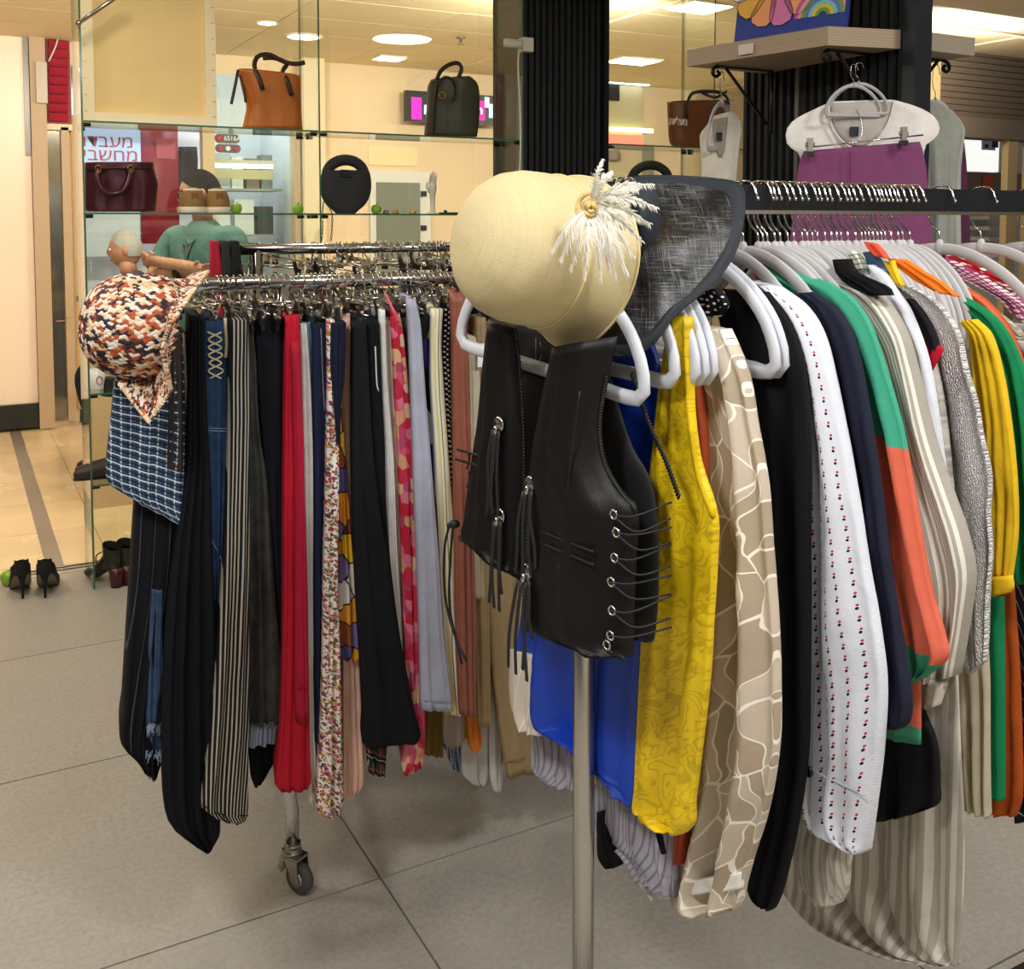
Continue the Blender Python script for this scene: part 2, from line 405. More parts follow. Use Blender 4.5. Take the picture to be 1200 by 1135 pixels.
floor = struct(MB().bbox((-3.4, -1.6, -.06), (9.4, 9.9, -.008)).build('floor', GROUT, smooth=False))
xs = [-2.74+.9*k for k in range(9)]; ys = [-1.36+.9*k for k in range(8)]
first = None
for x in xs:
    for y in ys[:-1]:
        y1 = min(y+.9, 5.0)
        if y1-y > .85:
            if first is None:
                first = MB().bbox((-.4475, -.4475, -.008), (.4475, .4475, 0)).build('tile', GREYTILE, smooth=False); first.parent = floor; first.location = (x+.45, y+.45, 0)
            else:
                o = first.copy(); COL.objects.link(o); o.location = (x+.45, y+.45, 0)
for x in xs: piece('threshold_tile', (x+.003, 4.943, -.008), (x+.897, 4.985, 0), GREYTILE, floor)
STRIPG = plain('grey_floor_strip', '7d7368', .3)
m0 = None
for i in range(16):
    for j in range(6):
        x = -1.8+i*.6; y = 5.055+j*.6
        if .28 < x+.3 < .5 and False: continue
        if m0 is None: m0 = MB().bbox((-.2985, -.2985, -.008), (.2985, .2985, 0)).build('mall_tile', BEIGETILE, smooth=False); m0.parent = floor; o = m0
        else: o = m0.copy(); COL.objects.link(o)
        o.location = (x+.3, y+.3, 0)
piece('inlay_strip', (.33, 5.06, -.002), (.405, 8.62, .0015), STRIPG, floor)
struct(MB().bbox((-3, 4.99, -.006), (9, 5.01, .004)).bbox((-3, 5.03, -.006), (9, 5.05, .003)).build('trim_1', STEEL, smooth=False))
# ceiling: store slab, mall ceiling of tiles
CEILT = plain('cream_ceiling_tile', 'f3e3bd', .9, var=.03, vs=3)
CEILD = plain('ceiling_joint', '8a7448', .9)
struct(MB().bbox((-3.4, -1.6, 2.97), (9.4, 4.95, 3.05)).build('ceiling', plain('white_ceiling', 'e8e2d6', .9), smooth=False))
ceil2 = struct(MB().bbox((-3.4, 4.95, 2.965), (9.4, 9.9, 3.03)).build('ceiling_mall', CEILD, smooth=False))
c0 = None
for i in range(10):
    for j in range(7):
        x = -2.0+i*1.0; y = 4.97+j*.6
        if c0 is None: c0 = MB().bbox((-.494, -.294, -.012), (.494, .294, .012)).build('ceiling_tile', CEILT, smooth=False); c0.parent = ceil2; o = c0
        else: o = c0.copy(); COL.objects.link(o)
        o.location = (x+.5, y+.3, 2.958+.004*((i*7+j*3) % 3))
LAMPW = emit('lamp_glow', 'fff3dc', 9.0)
RING = plain('white_lamp_ring', 'e6e0d2', .5)
def downlight(px, py, r, label):
    p = on_z(px, py, 2.945); t = thing('ceiling_downlight', label, 'lamp', p, 'downlights in the corridor ceiling')
    MB().lathe([(r, .012), (r*1.18, .006), (r*1.18, -.004), (r, -.006)], p, seg=22).build('ring', RING, t)
    MB().lathe([(0, -.004), (r*.98, -.004), (r*.98, .004), (0, .004)], p, seg=22).build('diffuser', LAMPW, t)
downlight(313, 27, .062, 'small round ceiling downlight above the orange tote bag')
downlight(356, 43, .12, 'large round ceiling downlight beside the centre glass upright')
downlight(596, 56, .12, 'round ceiling downlight beside the black slatted column')
downlight(818, 59, .07, 'small round downlight above the white tank top')
def panel_light(px, py, sx, sy, label):
    p = on_z(px, py, 2.944); t = thing('ceiling_panel_light', label, 'lamp', p, 'square lights in the corridor ceiling')
    MB().box(p, (sx, sy, .016)).build('frame', RING, t, smooth=False); MB().box(p-Vector((0, 0, .006)), (sx*.9, sy*.9, .012)).build('diffuser', LAMPW, t, smooth=False)
panel_light(456, 68, .24, .2, 'square ceiling light in the middle of the beige ceiling')
panel_light(820, 8, .34, .3, 'square ceiling light at the top of the right window')
panel_light(742, 71, .42, .3, 'square ceiling light low down beside the black column')
p = on_z(540, 44, 2.945); t = thing('sprinkler', 'small chrome fire sprinkler hanging from the beige ceiling', 'sprinkler', p)
MB().lathe([(.035, 0), (.04, -.006), (.012, -.012), (.012, -.035), (0, -.036)], p, seg=12).build('body', STEEL, t); MB().lathe([(0, -.05), (.028, -.048), (.028, -.052), (0, -.054)], p, seg=12).tube([p-Vector((.012, 0, .03)), p-Vector((.012, 0, .05))], .003, 5).build('deflector', STEEL, t)
# far side of the mall corridor
YF = 8.6
BEIGEW = plain('warm_beige_wall', 'e6cfae', .8, var=.03, vs=2)
BEIGED = plain('beige_frame', 'c9b48e', .6)
def prect(px0, py0, px1, py1, y, th=.04):
    cx, cy = (px0+px1)/2, (py0+py1)/2
    return (on_y(px0, cy, y).x, y-th, on_y(cx, py1, y).z), (on_y(px1, cy, y).x, y, on_y(cx, py0, y).z)
def pbox(mb, px0, py0, px1, py1, y, th=.04): a, b = prect(px0, py0, px1, py1, y, th); return mb.bbox(a, b)
def X(px, y): return on_y(px, 200, y).x
wf = struct(MB().bbox((X(345, YF), YF, 0), (9.4, YF+.12, 2.965)).bbox((X(86, YF), YF, 2.78), (X(345, YF), YF+.12, 2.965)).bbox((-2.2, YF, 0), (X(86, YF), YF+.12, 2.965)).build('wall_far', BEIGEW, smooth=False))
struct(MB().bbox((X(86, YF), 9.85, 0), (X(345, YF)+.6, 9.97, 2.965)).bbox((X(345, YF)+.05, YF+.12, 0), (X(345, YF)+.15, 9.85, 2.965)).build('wall_shop', plain('pale_shop_wall', 'e9eef4', .7), smooth=False))
struct(MB().bbox((X(90, YF), YF-.05, .0), (X(245, YF), YF+.02, .12)).build('baseboard_far', BEIGED, smooth=False))
struct(pbox(MB(), 246, 118, 345, 153, YF, .06).build('trim_2', plain('pale_blue_fascia', 'c4d6e4', .6), smooth=False))
struct(MB().bbox((X(348, YF), YF-.18, 0), (X(374, YF), YF, 2.965)).build('trim_3', plain('cream_pilaster', 'ead6b4', .7), smooth=False))
struct(MB().bbox((X(236, YF), YF-.07, 0), (X(250, YF), YF+.05, 2.4)).bbox((X(92, YF), YF-.07, 2.32), (X(236, YF), YF+.05, 2.41)).build('trim_4', BEIGED, smooth=False))
struct(MB().bbox((X(246, YF), YF-.02, 2.41), (X(345, YF), YF+.1, 2.79)).build('trim_5', plain('sky_blue_bulkhead', 'b9cfe2', .6), smooth=False))
# lit sign of the computer shop (Hebrew), red pillars, white goods
REDP = plain('dark_red_panel', '9c2038', .45); 
YS = 9.2
def ptext(body, px, py, h_px, y, mat, name, label=None, cat=None, parent=None, al='CENTER', ext=.004, hx=1.0):
    p = on_y(px, py, y); q = on_y(px, py+h_px, y); size = (p-q).length*1.35
    cu = bpy.data.curves.new(name, 'FONT'); cu.body = body; cu.align_x = al; cu.align_y = 'CENTER'; cu.size = size; cu.extrude = ext
    o = bpy.data.objects.new(name, cu); COL.objects.link(o); dg = bpy.context.evaluated_depsgraph_get(); dg.update()
    me = bpy.data.meshes.new_from_object(o.evaluated_get(dg)); bpy.data.objects.remove(o)
    me.materials.clear(); me.materials.append(mat); o = bpy.data.objects.new(name, me); COL.objects.link(o)
    off = OFF.get(parent.name, Vector((0, 0, 0))) if parent else Vector((0, 0, 0))
    o.rotation_euler = (PI/2, 0, 0); o.location = p-off-Vector((0, .006, 0)); o.scale = (hx, 1, 1)
    if parent: o.parent = parent
    return o
a, b = prect(86, 150, 163, 192, YS, .08); c = (Vector(a)+Vector(b))/2
t = thing('shop_sign', 'backlit white shop sign with red Hebrew lettering above the burgundy bag', 'sign', c)
MB().bbox(a, b).build('panel', emit('pale_lightbox', 'a9c6ee', .6), t, smooth=False)
REDL = plain('red_lettering', 'c2364f', .4)
ptext('הדבעמ'[::1], 122, 166, 15, YS-.08, REDL, 'lettering', parent=t, hx=1.1)
ptext('םיבשחמ', 122, 182, 15, YS-.08, REDL, 'lettering', parent=t, hx=1.1)
tag(pbox(MB(), 163, 120, 206, 285, YS+.1, .12).build('red_pillar', REDP), 'tall dark red pillar right of the lit Hebrew sign', 'pillar')
tag(pbox(MB(), 183, 162, 205, 186, YS-.03, .02).build('pink_poster', plain('dusty_pink', 'c9607a', .6), smooth=False), 'dusty pink notice on the dark red pillar', 'poster')
tag(pbox(MB(), 80, 248, 162, 300, YS+.1, .08).build('counter_back_panel', plain('pale_blue_board', 'c9dcea', .5), smooth=False), 'pale blue board behind the seated man', 'panel')
tag(loft(MB(), [(172, 209, 231), (195, 208, 232), (215, 209, 229), (240, 210, 230)], ('y', YS), .02, .02, 10, 10, .01, 2).build('dark_coat', plain('black_fabric', '1b1b1f', .8)), 'black coat hung in the doorway behind the standing man', 'coat')
tag(pbox(MB(), 206, 160, 236, 174, YS+.3, .05).build('white_board', plain('bright_white', 'f2f6fa', .4), smooth=False), 'white board above the hanging black coat', 'board')
# shop window with shelves and boxes
sw = struct(MB().bbox((X(250, YF), YF-.01, .5), (X(345, YF), YF+.01, 2.4)).build('window_1', glass_mat('window_glass', f0=.03), smooth=False))
for k, z in enumerate((1.05, 1.45, 1.85)):
    MB().bbox((X(252, YF)+.02, YF+.35, z), (X(344, YF), YF+.75, z+.02)).build('shelf', plain('shelf_grey', '9aa0a2', .5), sw, smooth=False)
BX = [plain('grey_box', '7d8a8c', .6), plain('dark_grey_box', '3f4648', .6), plain('white_box', 'e8ecf0', .5), plain('brown_box', '8b7866', .7), plain('silver_box', 'b6c0c4', .4)]
area('added_shop_fill', (2.2, 9.2, 2.85), .6, 8, (.95, .98, 1))  # both shop lights are unseen additions that brighten the interior
area('added_shop_fill', (1.1, 9.3, 2.85), .5, 6, (.95, .98, 1))
rb = random.Random(4); n = 0
for k, z in enumerate((1.07, 1.47, 1.87)):
    x = X(255, YF)+.03; n = 0
    while x < X(340, YF)-.12:
        w = rb.uniform(.07, .17); h = rb.uniform(.16, .33); m = rb.choice(BX)
        o = MB().bbox((x, YF+.38, z), (x+w, YF+.38+rb.uniform(.15, .3), z+h)).build('carton', m, smooth=False)
        tag(o, '%s carton, %s on the %s shelf inside the shop window' % ({'grey_box': 'grey', 'dark_grey_box': 'dark grey', 'white_box': 'white', 'brown_box': 'brown', 'silver_box': 'silver'}[m.name], ('first', 'second', 'third', 'fourth', 'fifth', 'sixth', 'seventh', 'eighth')[n], ('lower', 'middle', 'upper')[k]), 'box', 'cartons in the far shop window'); n += 1
        x += w+rb.uniform(.01, .05)
t = thing('tube_light', 'white glowing bar painting a fluorescent reflection in the shop window', 'lamp', on_y(284, 194, YF+.3))
pbox(MB(), 250, 192, 318, 197, YF+.3, .05).build('tube', emit('cool_glow_bar', 'fdfbe6', 4.0), t, smooth=False); pbox(MB(), 248, 188, 320, 192.5, YF+.3, .07).build('housing', RING, t, smooth=False)  # glowing bar stands in for a fluorescent reflection on the glass
tag(pbox(MB(), 249, 199, 318, 210, YF+.2, .05).build('roller_blind', plain('cream_blind', 'd6cfa6', .8), smooth=False), 'rolled cream blind under the glowing reflection bar', 'blind')
# oval black stickers on the shop window
STK = plain('sticker_black', '1d1d20', .35); STR = plain('sticker_red', 'b7343f', .4); STW = plain('sticker_white', 'e9e9e9', .4)
def sticker(px0, py0, px1, py1, label, txt):
    y = YF-.012; a, b = prect(px0, py0, px1, py1, y, .004); c = (Vector(a)+Vector(b))/2; w = (b[0]-a[0])/2; h = (b[2]-a[2])/2
    t = thing('window_sticker', label, 'sticker', c)
    out = [c+Vector((sx*(w-h)+sx*h*math.cos(q), 0, h*math.sin(q))) for sx, qs in ((1, range(-4, 5)), (-1, range(-4, 5))) for q in [PI/2*k/4*(1 if sx > 0 else -1) for k in qs]]
    MB().prism(out, (0, -.004, 0)).build('backing', STK, t, smooth=False)
    def disc(x, r, m): MB().lathe([(0, -.001), (r, -.001), (r, .001), (0, .001)], c+Vector((x, -.006, 0)), (0, 1, 0), 14).build('emblem', m, t)
    if txt:
        disc(-w+h, h*.75, STR); o = ptext(txt, (px0+px1)/2+6, (py0+py1)/2, (py1-py0)*.5, y-.004, STW, 'lettering', parent=t)
    else:
        for k, m in ((-1, STR), (0, STW), (1, STR)): disc(k*w*.6, h*.6, m)
sticker(251, 157, 281, 168, 'black oval sticker with number on the shop window', '6516A')
sticker(252, 169, 282, 179, 'black oval sticker with three round emblems on the shop window', None)
# far door and TV screen
dw = struct(pbox(MB(), 432, 201, 502, 330, YF, .05).build('door_1', plain('white_door_frame', 'dcdcd6', .5), smooth=False))
pbox(MB(), 441, 214, 491, 330, YF-.045, .03).build('pane', plain('grey_green_door', '7b8076', .3), dw, smooth=False)
for y0 in (224, 264): pbox(MB(), 493, y0, 499, y0+6, YF-.05, .02).build('hinge', BLACKP, dw, smooth=False)
tag(pbox(MB(), 431, 172, 488, 194, YF, .012).build('paper_notice', plain('pale_paper', 'ecdcae', .8), smooth=False), 'pale paper notice above the far door', 'notice')
a, b = prect(473, 110, 583, 145, YF-.12, .06); t = thing('television', 'wall screen with a magenta picture behind the olive backpack', 'screen', (Vector(a)+Vector(b))/2)
MB().bbox(a, b).build('case', BLACKP, t, smooth=False); pbox(MB(), 482, 114, 494, 140, YF-.182, .004).build('picture', emit('magenta', 'd61cae', .95), t, smooth=False)
pbox(MB(), 497, 123, 501, 134, YF-.182, .004).build('picture', emit('screen_blue', 'b7cff2', 1.6), t, smooth=False); pbox(MB(), 557, 118, 568, 141, YF-.182, .004).build('picture', emit('magenta_2', 'e02090', .95), t, smooth=False)
ptext('n', 562, 129, 12, YF-.188, emit('screen_white', 'ffffff', 1.5), 'lettering', parent=t)
for (x0, y0, x1, y1) in ((568, 114, 573, 126), (573, 122, 577, 138), (578, 108, 583, 142)): pbox(MB(), x0, y0, x1, y1, YF-.184, .005).build('picture', emit('screen_white_blue', 'd6e6ff', 1.5), t, smooth=False)
MB().bbox((a[0]+.3, YF-.12, a[2]+.08), (b[0]-.3, YF, b[2]-.08)).build('bracket', BLACKM, t, smooth=False)
# view through the right-hand glass: shop with lit rails
struct(MB().bbox((X(700, YF), YF-.05, 0), (X(763, YF), YF, 2.35)).build('trim_6', plain('grey_shopfront', '8f8d80', .5), smooth=False))
struct(pbox(MB(), 712, 100, 752, 215, YF-.05, .01).build('window_2', plain('shopfront_interior', 'c9bf9a', .4), smooth=False))
tag(pbox(MB(), 706, 93, 758, 99, YF-.1, .05).build('tube_light', emit('cool_glow_bar_2', 'e6f2ff', 4.0), smooth=False), 'bluish fluorescent tube above the right shopfront', 'lamp')
tag(pbox(MB(), 709, 158, 752, 171, YF-.07, .03).build('red_lit_sign', emit('salmon_sign', 'f0806a', 1.0), smooth=False), 'salmon red lit sign band in the right shopfront', 'sign')
tag(pbox(MB(), 714, 150, 763, 155, YF-.08, .04).build('tube_light', emit('green_tube', 'e2efb0', 2.5), smooth=False), 'greenish lit tube above the salmon sign', 'lamp')
tag(pbox(MB(), 707, 98, 724, 118, YF-.07, .03).build('dark_screen', BLACKP, smooth=False), 'dark screen under the bluish tube in the right shopfront', 'screen')
tag(loft(MB(), [(176, 714, 725), (182, 712, 727), (188, 714, 726)], ('y', YF-.1), .05, .03, 8, 6, 0).build('handbag', plain('grey_leather_2', '8a8278', .5)), 'small grey handbag in the far right shopfront below the glass shelf', 'bag')
tag(pbox(MB(), 800, 90, 812, 93, YF, .02).build('wall_vent', plain('vent_grey', 'b5a98a', .6), smooth=False), 'small vent high on the beige wall', 'vent')
# left edge: cream sliding door, jambs, red louvred shutter
CREAM = plain('cream_door', 'efdcc6', .35); JAMB = plain('taupe_jamb', 'b59c7c', .5)
d2 = struct(pbox(MB(), -60, 29, 38, 474, YF, .06).build('door_2', CREAM, smooth=False))
pbox(MB(), -60, 474, 53, 502, YF-.02, .08).build('kick_plate', plain('black_kick_plate', '20211f', .35), d2, smooth=False)
pbox(MB(), 28, 35, 34, 182, YF-.06, .02).build('handle_rail', plain('grey_rail', '8d8a82', .3), d2, smooth=False)
struct(pbox(MB(), 39, 27, 57, 500, YF-.02, .1).build('trim_7', JAMB, smooth=False))
struct(pbox(MB(), 42, 73, 55, 121, YF-.12, .03).build('trim_8', plain('grey_plate', 'b6ab97', .4), smooth=False))
sh = thing('red_shutter', 'red louvred shutter high beside the cream door', 'shutter', on_y(68, 90, YF))
pbox(MB(), 54, 32, 82, 146, YF, .03).build('backing', plain('deep_red', '7c1626', .5), sh, smooth=False)
for k in range(10): a, b = prect(57, 38+k*10.6, 80, 46+k*10.6, YF-.05, .03); c = (Vector(a)+Vector(b))/2; MB().box(c, (b[0]-a[0], .012, b[2]-a[2]+.01), rot=Matrix.Rotation(.5, 3, 'X')).build('slat', plain('shutter_red', 'a01c34', .4) if k == 0 else bpy.data.materials['shutter_red'], sh, smooth=False)
struct(pbox(MB(), 58, 152, 74, 490, YF-.02, .02).build('window_3', plain('grey_mirror', '9b9a94', .1, .8), smooth=False))
struct(pbox(MB(), 75, 150, 84, 492, YF-.02, .06).build('trim_9', JAMB, smooth=False)); struct(pbox(MB(), 54, 146, 84, 153, YF-.02, .06).build('trim_10', plain('cream_lintel', 'd9c8ac', .5), smooth=False))
tag(MB().tube(crv([on_y(70, 33, YF-.1), on_y(66, 52, YF-.1), on_y(57, 72, YF-.1)], 10), .006, 6).build('wall_cable', plain('white_cable', 'd8d0c2', .5)), 'pale cable running down beside the red shutter', 'cable')
struct(MB().bbox((X(84, YF), YF-.02, .12), (X(98, YF), YF+.04, 2.4)).build('trim_11', plain('wood_jamb', 'c39c63', .5), smooth=False))
# desk of the computer shop
t = thing('shop_desk', 'grey shop desk in front of the seated man', 'desk', (.9, 6.2, 0))
MB().bbox((.62, 5.95, 1.12), (1.02, 6.45, 1.15)).build('desk_top', plain('desk_grey', '4b4c50', .5), t, smooth=False); MB().bbox((.64, 5.98, 0), (1.0, 6.42, 1.12)).build('body', plain('desk_beige', 'c8ab80', .6), t, smooth=False)
def desk_item(name, px0, py0, px1, py1, y, mat, label, cat):
    a, b = prect(px0, py0, px1, py1, y, .12); dz = 1.15-a[2]; a = (a[0], a[1], a[2]+dz); b = (b[0], b[1], b[2]+dz)
    mb = MB(); c = (Vector(a)+Vector(b))/2; r = min(b[0]-a[0], b[2]-a[2])/2
    mb.lathe([(0, a[2]-c.z), (r, a[2]-c.z), (r, b[2]-c.z-.02), (r*.6, b[2]-c.z), (0, b[2]-c.z)], c, seg=14)
    return tag(mb.build(name, mat), label, cat)
desk_item('blue_jar', 133, 296, 148, 306, 6.2, plain('cobalt', '23379a', .3), 'cobalt blue jar on the far shop desk', 'jar')
desk_item('black_cup', 120, 294, 132, 306, 6.2, BLACKP, 'black cup beside the cobalt jar on the shop desk', 'cup')
desk_item('teal_tin', 104, 296, 117, 304, 6.2, plain('teal_tin', '59b8c4', .3), 'teal tin at the left end of the shop desk', 'tin')
# black slatted columns of the shop
SLAT = plain('black_slat', '121417', .7)
def slat_wall(name, a, b, axis, pitch, face):
    """solid core with proud vertical ribs on one face"""
    o = struct(MB().bbox(a, b).build(name, plain(name+'_core', '0b0c0e', .6), smooth=False)); f0 = None
    lo, hi = (a[0], b[0]) if axis == 'x' else (a[1], b[1]); n = int((hi-lo)/pitch)
    for i in range(n):
        c = lo+pitch*(i+.5)
        if f0 is None:
            mb = MB(); w = pitch*.33; dp = .018
            if axis == 'x': mb.prism([(-w, 0, a[2]), (w, 0, a[2]), (w*.7, -dp, a[2]), (-w*.7, -dp, a[2])], (0, 0, b[2]-a[2]))
            else: mb.prism([(0, -w, a[2]), (0, w, a[2]), (-dp, w*.7, a[2]), (-dp, -w*.7, a[2])], (0, 0, b[2]-a[2]))
            f0 = mb.build('slat', SLAT, smooth=False); f0.parent = o; q = f0
        else: q = f0.copy(); COL.objects.link(q)
        q.location = (c, face, 0) if axis == 'x' else (face, c, 0)
    return o
XA = on_y(609, 200, 4.70).x; XB = on_y(703, 200, 4.70).x
slat_wall('wall_center', (XA, 4.70, 0), (XB, 5.0, 2.97), 'x', .038, 4.70)
struct(MB().bbox((XB, 4.66, 0), (XB+.03, 5.0, 2.97)).build('trim_12', plain('black_corner_trim', '23262a', .35, .5), smooth=False))
XP, YP0, YP1 = 2.385, 2.0, 2.72
slat_wall('wall_right', (XP, YP0+.03, 0), (XP+.03, YP1, 2.97), 'y', .034, XP)
struct(MB().bbox((XP-.03, YP0-.015, 0), (XP+.035, YP0+.03, 2.97)).build('trim_13', plain('grey_corner_trim', '3a3f46', .3, .6), smooth=False))
struct(MB().bbox((XP-.022, 2.44, 0), (XP-.004, 2.455, 2.97)).build('trim_14', plain('grey_joint', '6a6a68', .4, .4), smooth=False))
# glass display cabinets
def pane(name, a, b, parent, thin):
    """thin glass box: broad faces clear, rim green"""
    mb = MB(); mb.bbox(a, b); o = None
    for i, f in enumerate(mb.f):
        nn = (mb.v[f[1]]-mb.v[f[0]]).cross(mb.v[f[2]]-mb.v[f[1]]).normalized(); mb.m[i] = 0 if abs(nn[thin]) > .9 else 1
    return mb.build(name, [GLASS, GEDGE], parent, smooth=False)
GY0, GY1 = 4.65, 4.94
xl, xm, xr = on_y(103, 400, GY0).x, on_y(375, 200, GY0).x, XA-.01
xr2 = on_y(836, 200, GY0).x; xr3 = 5.05
CLIP = plain('dark_clip', '23241f', .35, .5)
def cabinet(label, x0, x1, left, right, shelves, back=True):
    t = thing('glass_cabinet', label, 'display cabinet', ((x0+x1)/2, GY0, 0))
    if left: pane('side_pane', (x0-.004, GY0, .005), (x0+.004, GY1, 2.95), t, 0)
    if right: pane('side_pane', (x1-.004, GY0, .005), (x1+.004, GY1, 2.95), t, 0)
    if back: pane('back_pane', (x0+.006, GY1+.001, .005), (x1-.006, GY1+.007, 2.95), t, 1)
    for z in shelves:
        pane('shelf', (x0+.006, GY0, z-.008), (x1-.006, GY1-.003, z), t, 2)
        for x in (x0+.02, x1-.02):
            for y in (GY0+.03, GY1-.04): MB().tube([(x-.016, y, z-.016), (x+.016, y, z-.016)], .008, 8).build('shelf_clip', CLIP, t)
    return t
ZS = [.455, .85, 1.24, 1.62, 2.005]
cabinet('green-edged glass cabinet holding the burgundy bag and orange tote', xl, xm, True, True, ZS)
cabinet('glass cabinet holding the olive backpack and oval bag', xm+.009, xr, False, True, ZS)
cabinet('glass cabinet right of the black column with brown tote', XB+.04, xr2, False, True, ZS)
cabinet('glass cabinet behind the wooden shelf at right', xr2+.009, xr3, False, False, ZS)
# right background: shutter, lit shop
YR = 5.6
def XR(px): return on_y(px, 100, YR).x
st = struct(MB().bbox((XR(1096), YR, 2.42), (XR(1260), YR+.08, 2.97)).build('wall_shutter', plain('shutter_core', '463a2c', .7), smooth=False)); s0 = None
SHB = plain('brown_shutter_slat', '5d5246', .5)
for k in range(13):
    if s0 is None: s0 = MB().box(((XR(1096)+XR(1260))/2, YR-.012, 0), (XR(1260)-XR(1096), .03, .042), rot=Matrix.Rotation(.35, 3, 'X')).build('slat', SHB, smooth=False); s0.parent = st; q = s0
    else: q = s0.copy(); COL.objects.link(q)
    q.location = (0, 0, 2.45+k*.05)
struct(MB().bbox((XR(1080), YR-.05, 0), (XR(1096), YR+.08, 2.97)).build('trim_15', plain('tan_post', '9c8a63', .6), smooth=False))
struct(MB().bbox((XR(1090), YR-.08, 2.26), (XR(1260), YR+.1, 2.42)).build('trim_16', plain('dark_taupe_lintel', '5a5046', .6), smooth=False))
t = thing('tube_light', 'white fluorescent tube across the brown roller shutter', 'lamp', on_y(1150, 18, YR-.3))
MB().tube([on_y(1098, 11, YR-.25), on_y(1205, 25, YR-.25)], .014, 8).build('tube', emit('white_tube', 'ffffff', 5.0), t); MB().tube([on_y(1098, 9, YR-.23), on_y(1205, 23, YR-.23)], .02, 6).tube([on_y(1150, 16, YR-.23), on_y(1150, 14, YR)], .01, 5).build('housing', RING, t)
struct(MB().bbox((XR(1076), 7.4, 0), (XR(1260)+3, 7.5, 2.97)).build('wall_right_shop', plain('lit_white_wall', 'd9d9d2', .6), smooth=False))
tag(pbox(MB(), 1080, 145, 1168, 200, 7.39, .03).build('white_lightbox', emit('white_lightbox', 'f2f4f0', .9), smooth=False), 'large white lit board far right under the shutter', 'board')
t = thing('poster', 'pale blue poster with dark squares on the white lit board', 'poster', on_y(1158, 160, 7.35))
pbox(MB(), 1150, 143, 1166, 176, 7.355, .01).build('sheet', plain('pale_blue_sheet', 'bcd4ec', .6), t, smooth=False)
for k in range(4): pbox(MB(), 1154, 145+k*8, 1158, 149+k*8, 7.344, .004).build('square', BLACKP, t, smooth=False)
pbox(MB(), 1163, 145, 1170, 173, 7.344, .004).build('black_panel', BLACKP, t, smooth=False)
pbox(MB(), 1168, 150, 1176, 166, 7.338, .004).build('pink_panel', plain('pink_print', 'e58ab0', .6), t, smooth=False)
tag(pbox(MB(), 1078, 203, 1175, 232, 7.38, .25).build('grey_counter', plain('taupe_counter', '857868', .6), smooth=False), 'taupe counter front below the white lit board', 'counter')
tag(pbox(MB(), 1152, 205, 1163, 219, 7.12, .01).build('orange_notice', plain('orange_notice', 'c8552d', .6), smooth=False), 'small orange notice on the taupe counter', 'notice')
for k in range(3): struct(pbox(MB(), 1130, 253+k*12, 1168, 257+k*12, 7.3, .3).build('trim_%d' % (17+k), plain('white_rail_%d' % k, 'c9cac4', .4), smooth=False))
fr = struct(MB().build('door_3', BEIGED) if False else pbox(pbox(pbox(MB(), 1171, 145, 1182, 420, YR, .06), 1171, 145, 1230, 156, YR, .06), 1195, 156, 1206, 420, YR, .06).build('door_3', plain('tan_door_frame', '93825f', .5), smooth=False))
struct(MB().bbox((-3.3, -1.6, 0), (9.4, -1.5, 2.97)).build('wall_behind', plain('store_wall', 'cfc8bc', .8), smooth=False))
# ================================================================== RACKS
RY, RY2 = 2.30, 2.92            # the two rails of the left rack
RZ = on_y(333, 331, RY).z; RZ2 = on_y(400, 291, RY2).z
RX0, RX1 = on_y(196, 330, RY).x, 1.80; RXB = on_y(256, 290, RY2).x
def caster(parent, x, y, rz=.5):
    R = Matrix.Rotation(rz, 3, 'Z'); O = Vector((x, y, 0)); off = R@Vector((.022, 0, 0))
    w = MB().lathe([(0, -.012), (.03, -.012), (.037, -.008), (.037, .008), (.03, .012), (0, .012)], O+off+Vector((0, 0, .037)), R@Vector((0, 1, 0)), 20).build('wheel', RUBBER, parent)
    MB().lathe([(0, -.014), (.018, -.014), (.018, .014), (0, .014)], O+off+Vector((0, 0, .037)), R@Vector((0, 1, 0)), 14).build('hub', STEEL, w)
    f = MB()
    for s in (-1, 1):
        f.prism([O+R@Vector(q)+R@Vector((0, s*.0175, 0)) for q in ((-.012, 0, .088), (.03, 0, .088), (.036, 0, .03), (.014, 0, .03), (.004, 0, .06))], R@Vector((0, .0025*s, 0)))
    f.box(O+R@Vector((.009, 0, .088)), (.046, .04, .006), rz); f.build('fork', STEEL, parent, smooth=False)
    MB().lathe([(0, .09), (.022, .09), (.022, .097), (.017, .1), (.017, .106), (.02, .108), (.02, .116), (0, .116)], O, seg=18).build('collar', STEEL, parent)
    MB().prism([O+R@Vector(q) for q in ((-.022, -.014, .1), (-.008, -.014, .094), (-.026, -.014, .04), (-.036, -.014, .052))], R@Vector((0, .028, 0))).build('brake_lever', STEEL, parent, smooth=False)
rk = thing('garment_rack', 'double-rail chrome garment rack on casters under the skirts and trousers', 'rack', (1.15, RY, 0))
PX = .662
MB().tube([(RX0, RY, RZ), (RX1, RY, RZ)], .0155, 16).build('rail', CHROME, rk)
MB().tube([(RXB, RY2, RZ2), (RX1, RY2, RZ2)], .0155, 16).build('rail', CHROME, rk)
for x in (PX, 1.68):
    MB().tube(crv([(x, RY, .1), (x, RY, .22), (x-.02, RY+.004, .34), (x-.03, RY+.012, .6), (x-.02, RY+.006, 1.1), (x, RY, RZ)], 16), .0155, 14).build('post', CHROME, rk); caster(rk, x, RY, -1.05)
    MB().tube([(x+.1*(x < 1), RY2, .1), (x+.1*(x < 1), RY2, RZ2)], .0155, 14).build('post', CHROME, rk); caster(rk, x+.1*(x < 1), RY2, .9)
    MB().tube([(x-.026, RY, .3), (x+.1*(x < 1), RY2, .3)], .0125, 10).build('cross_bar', CHROME, rk)
FY = 1.272
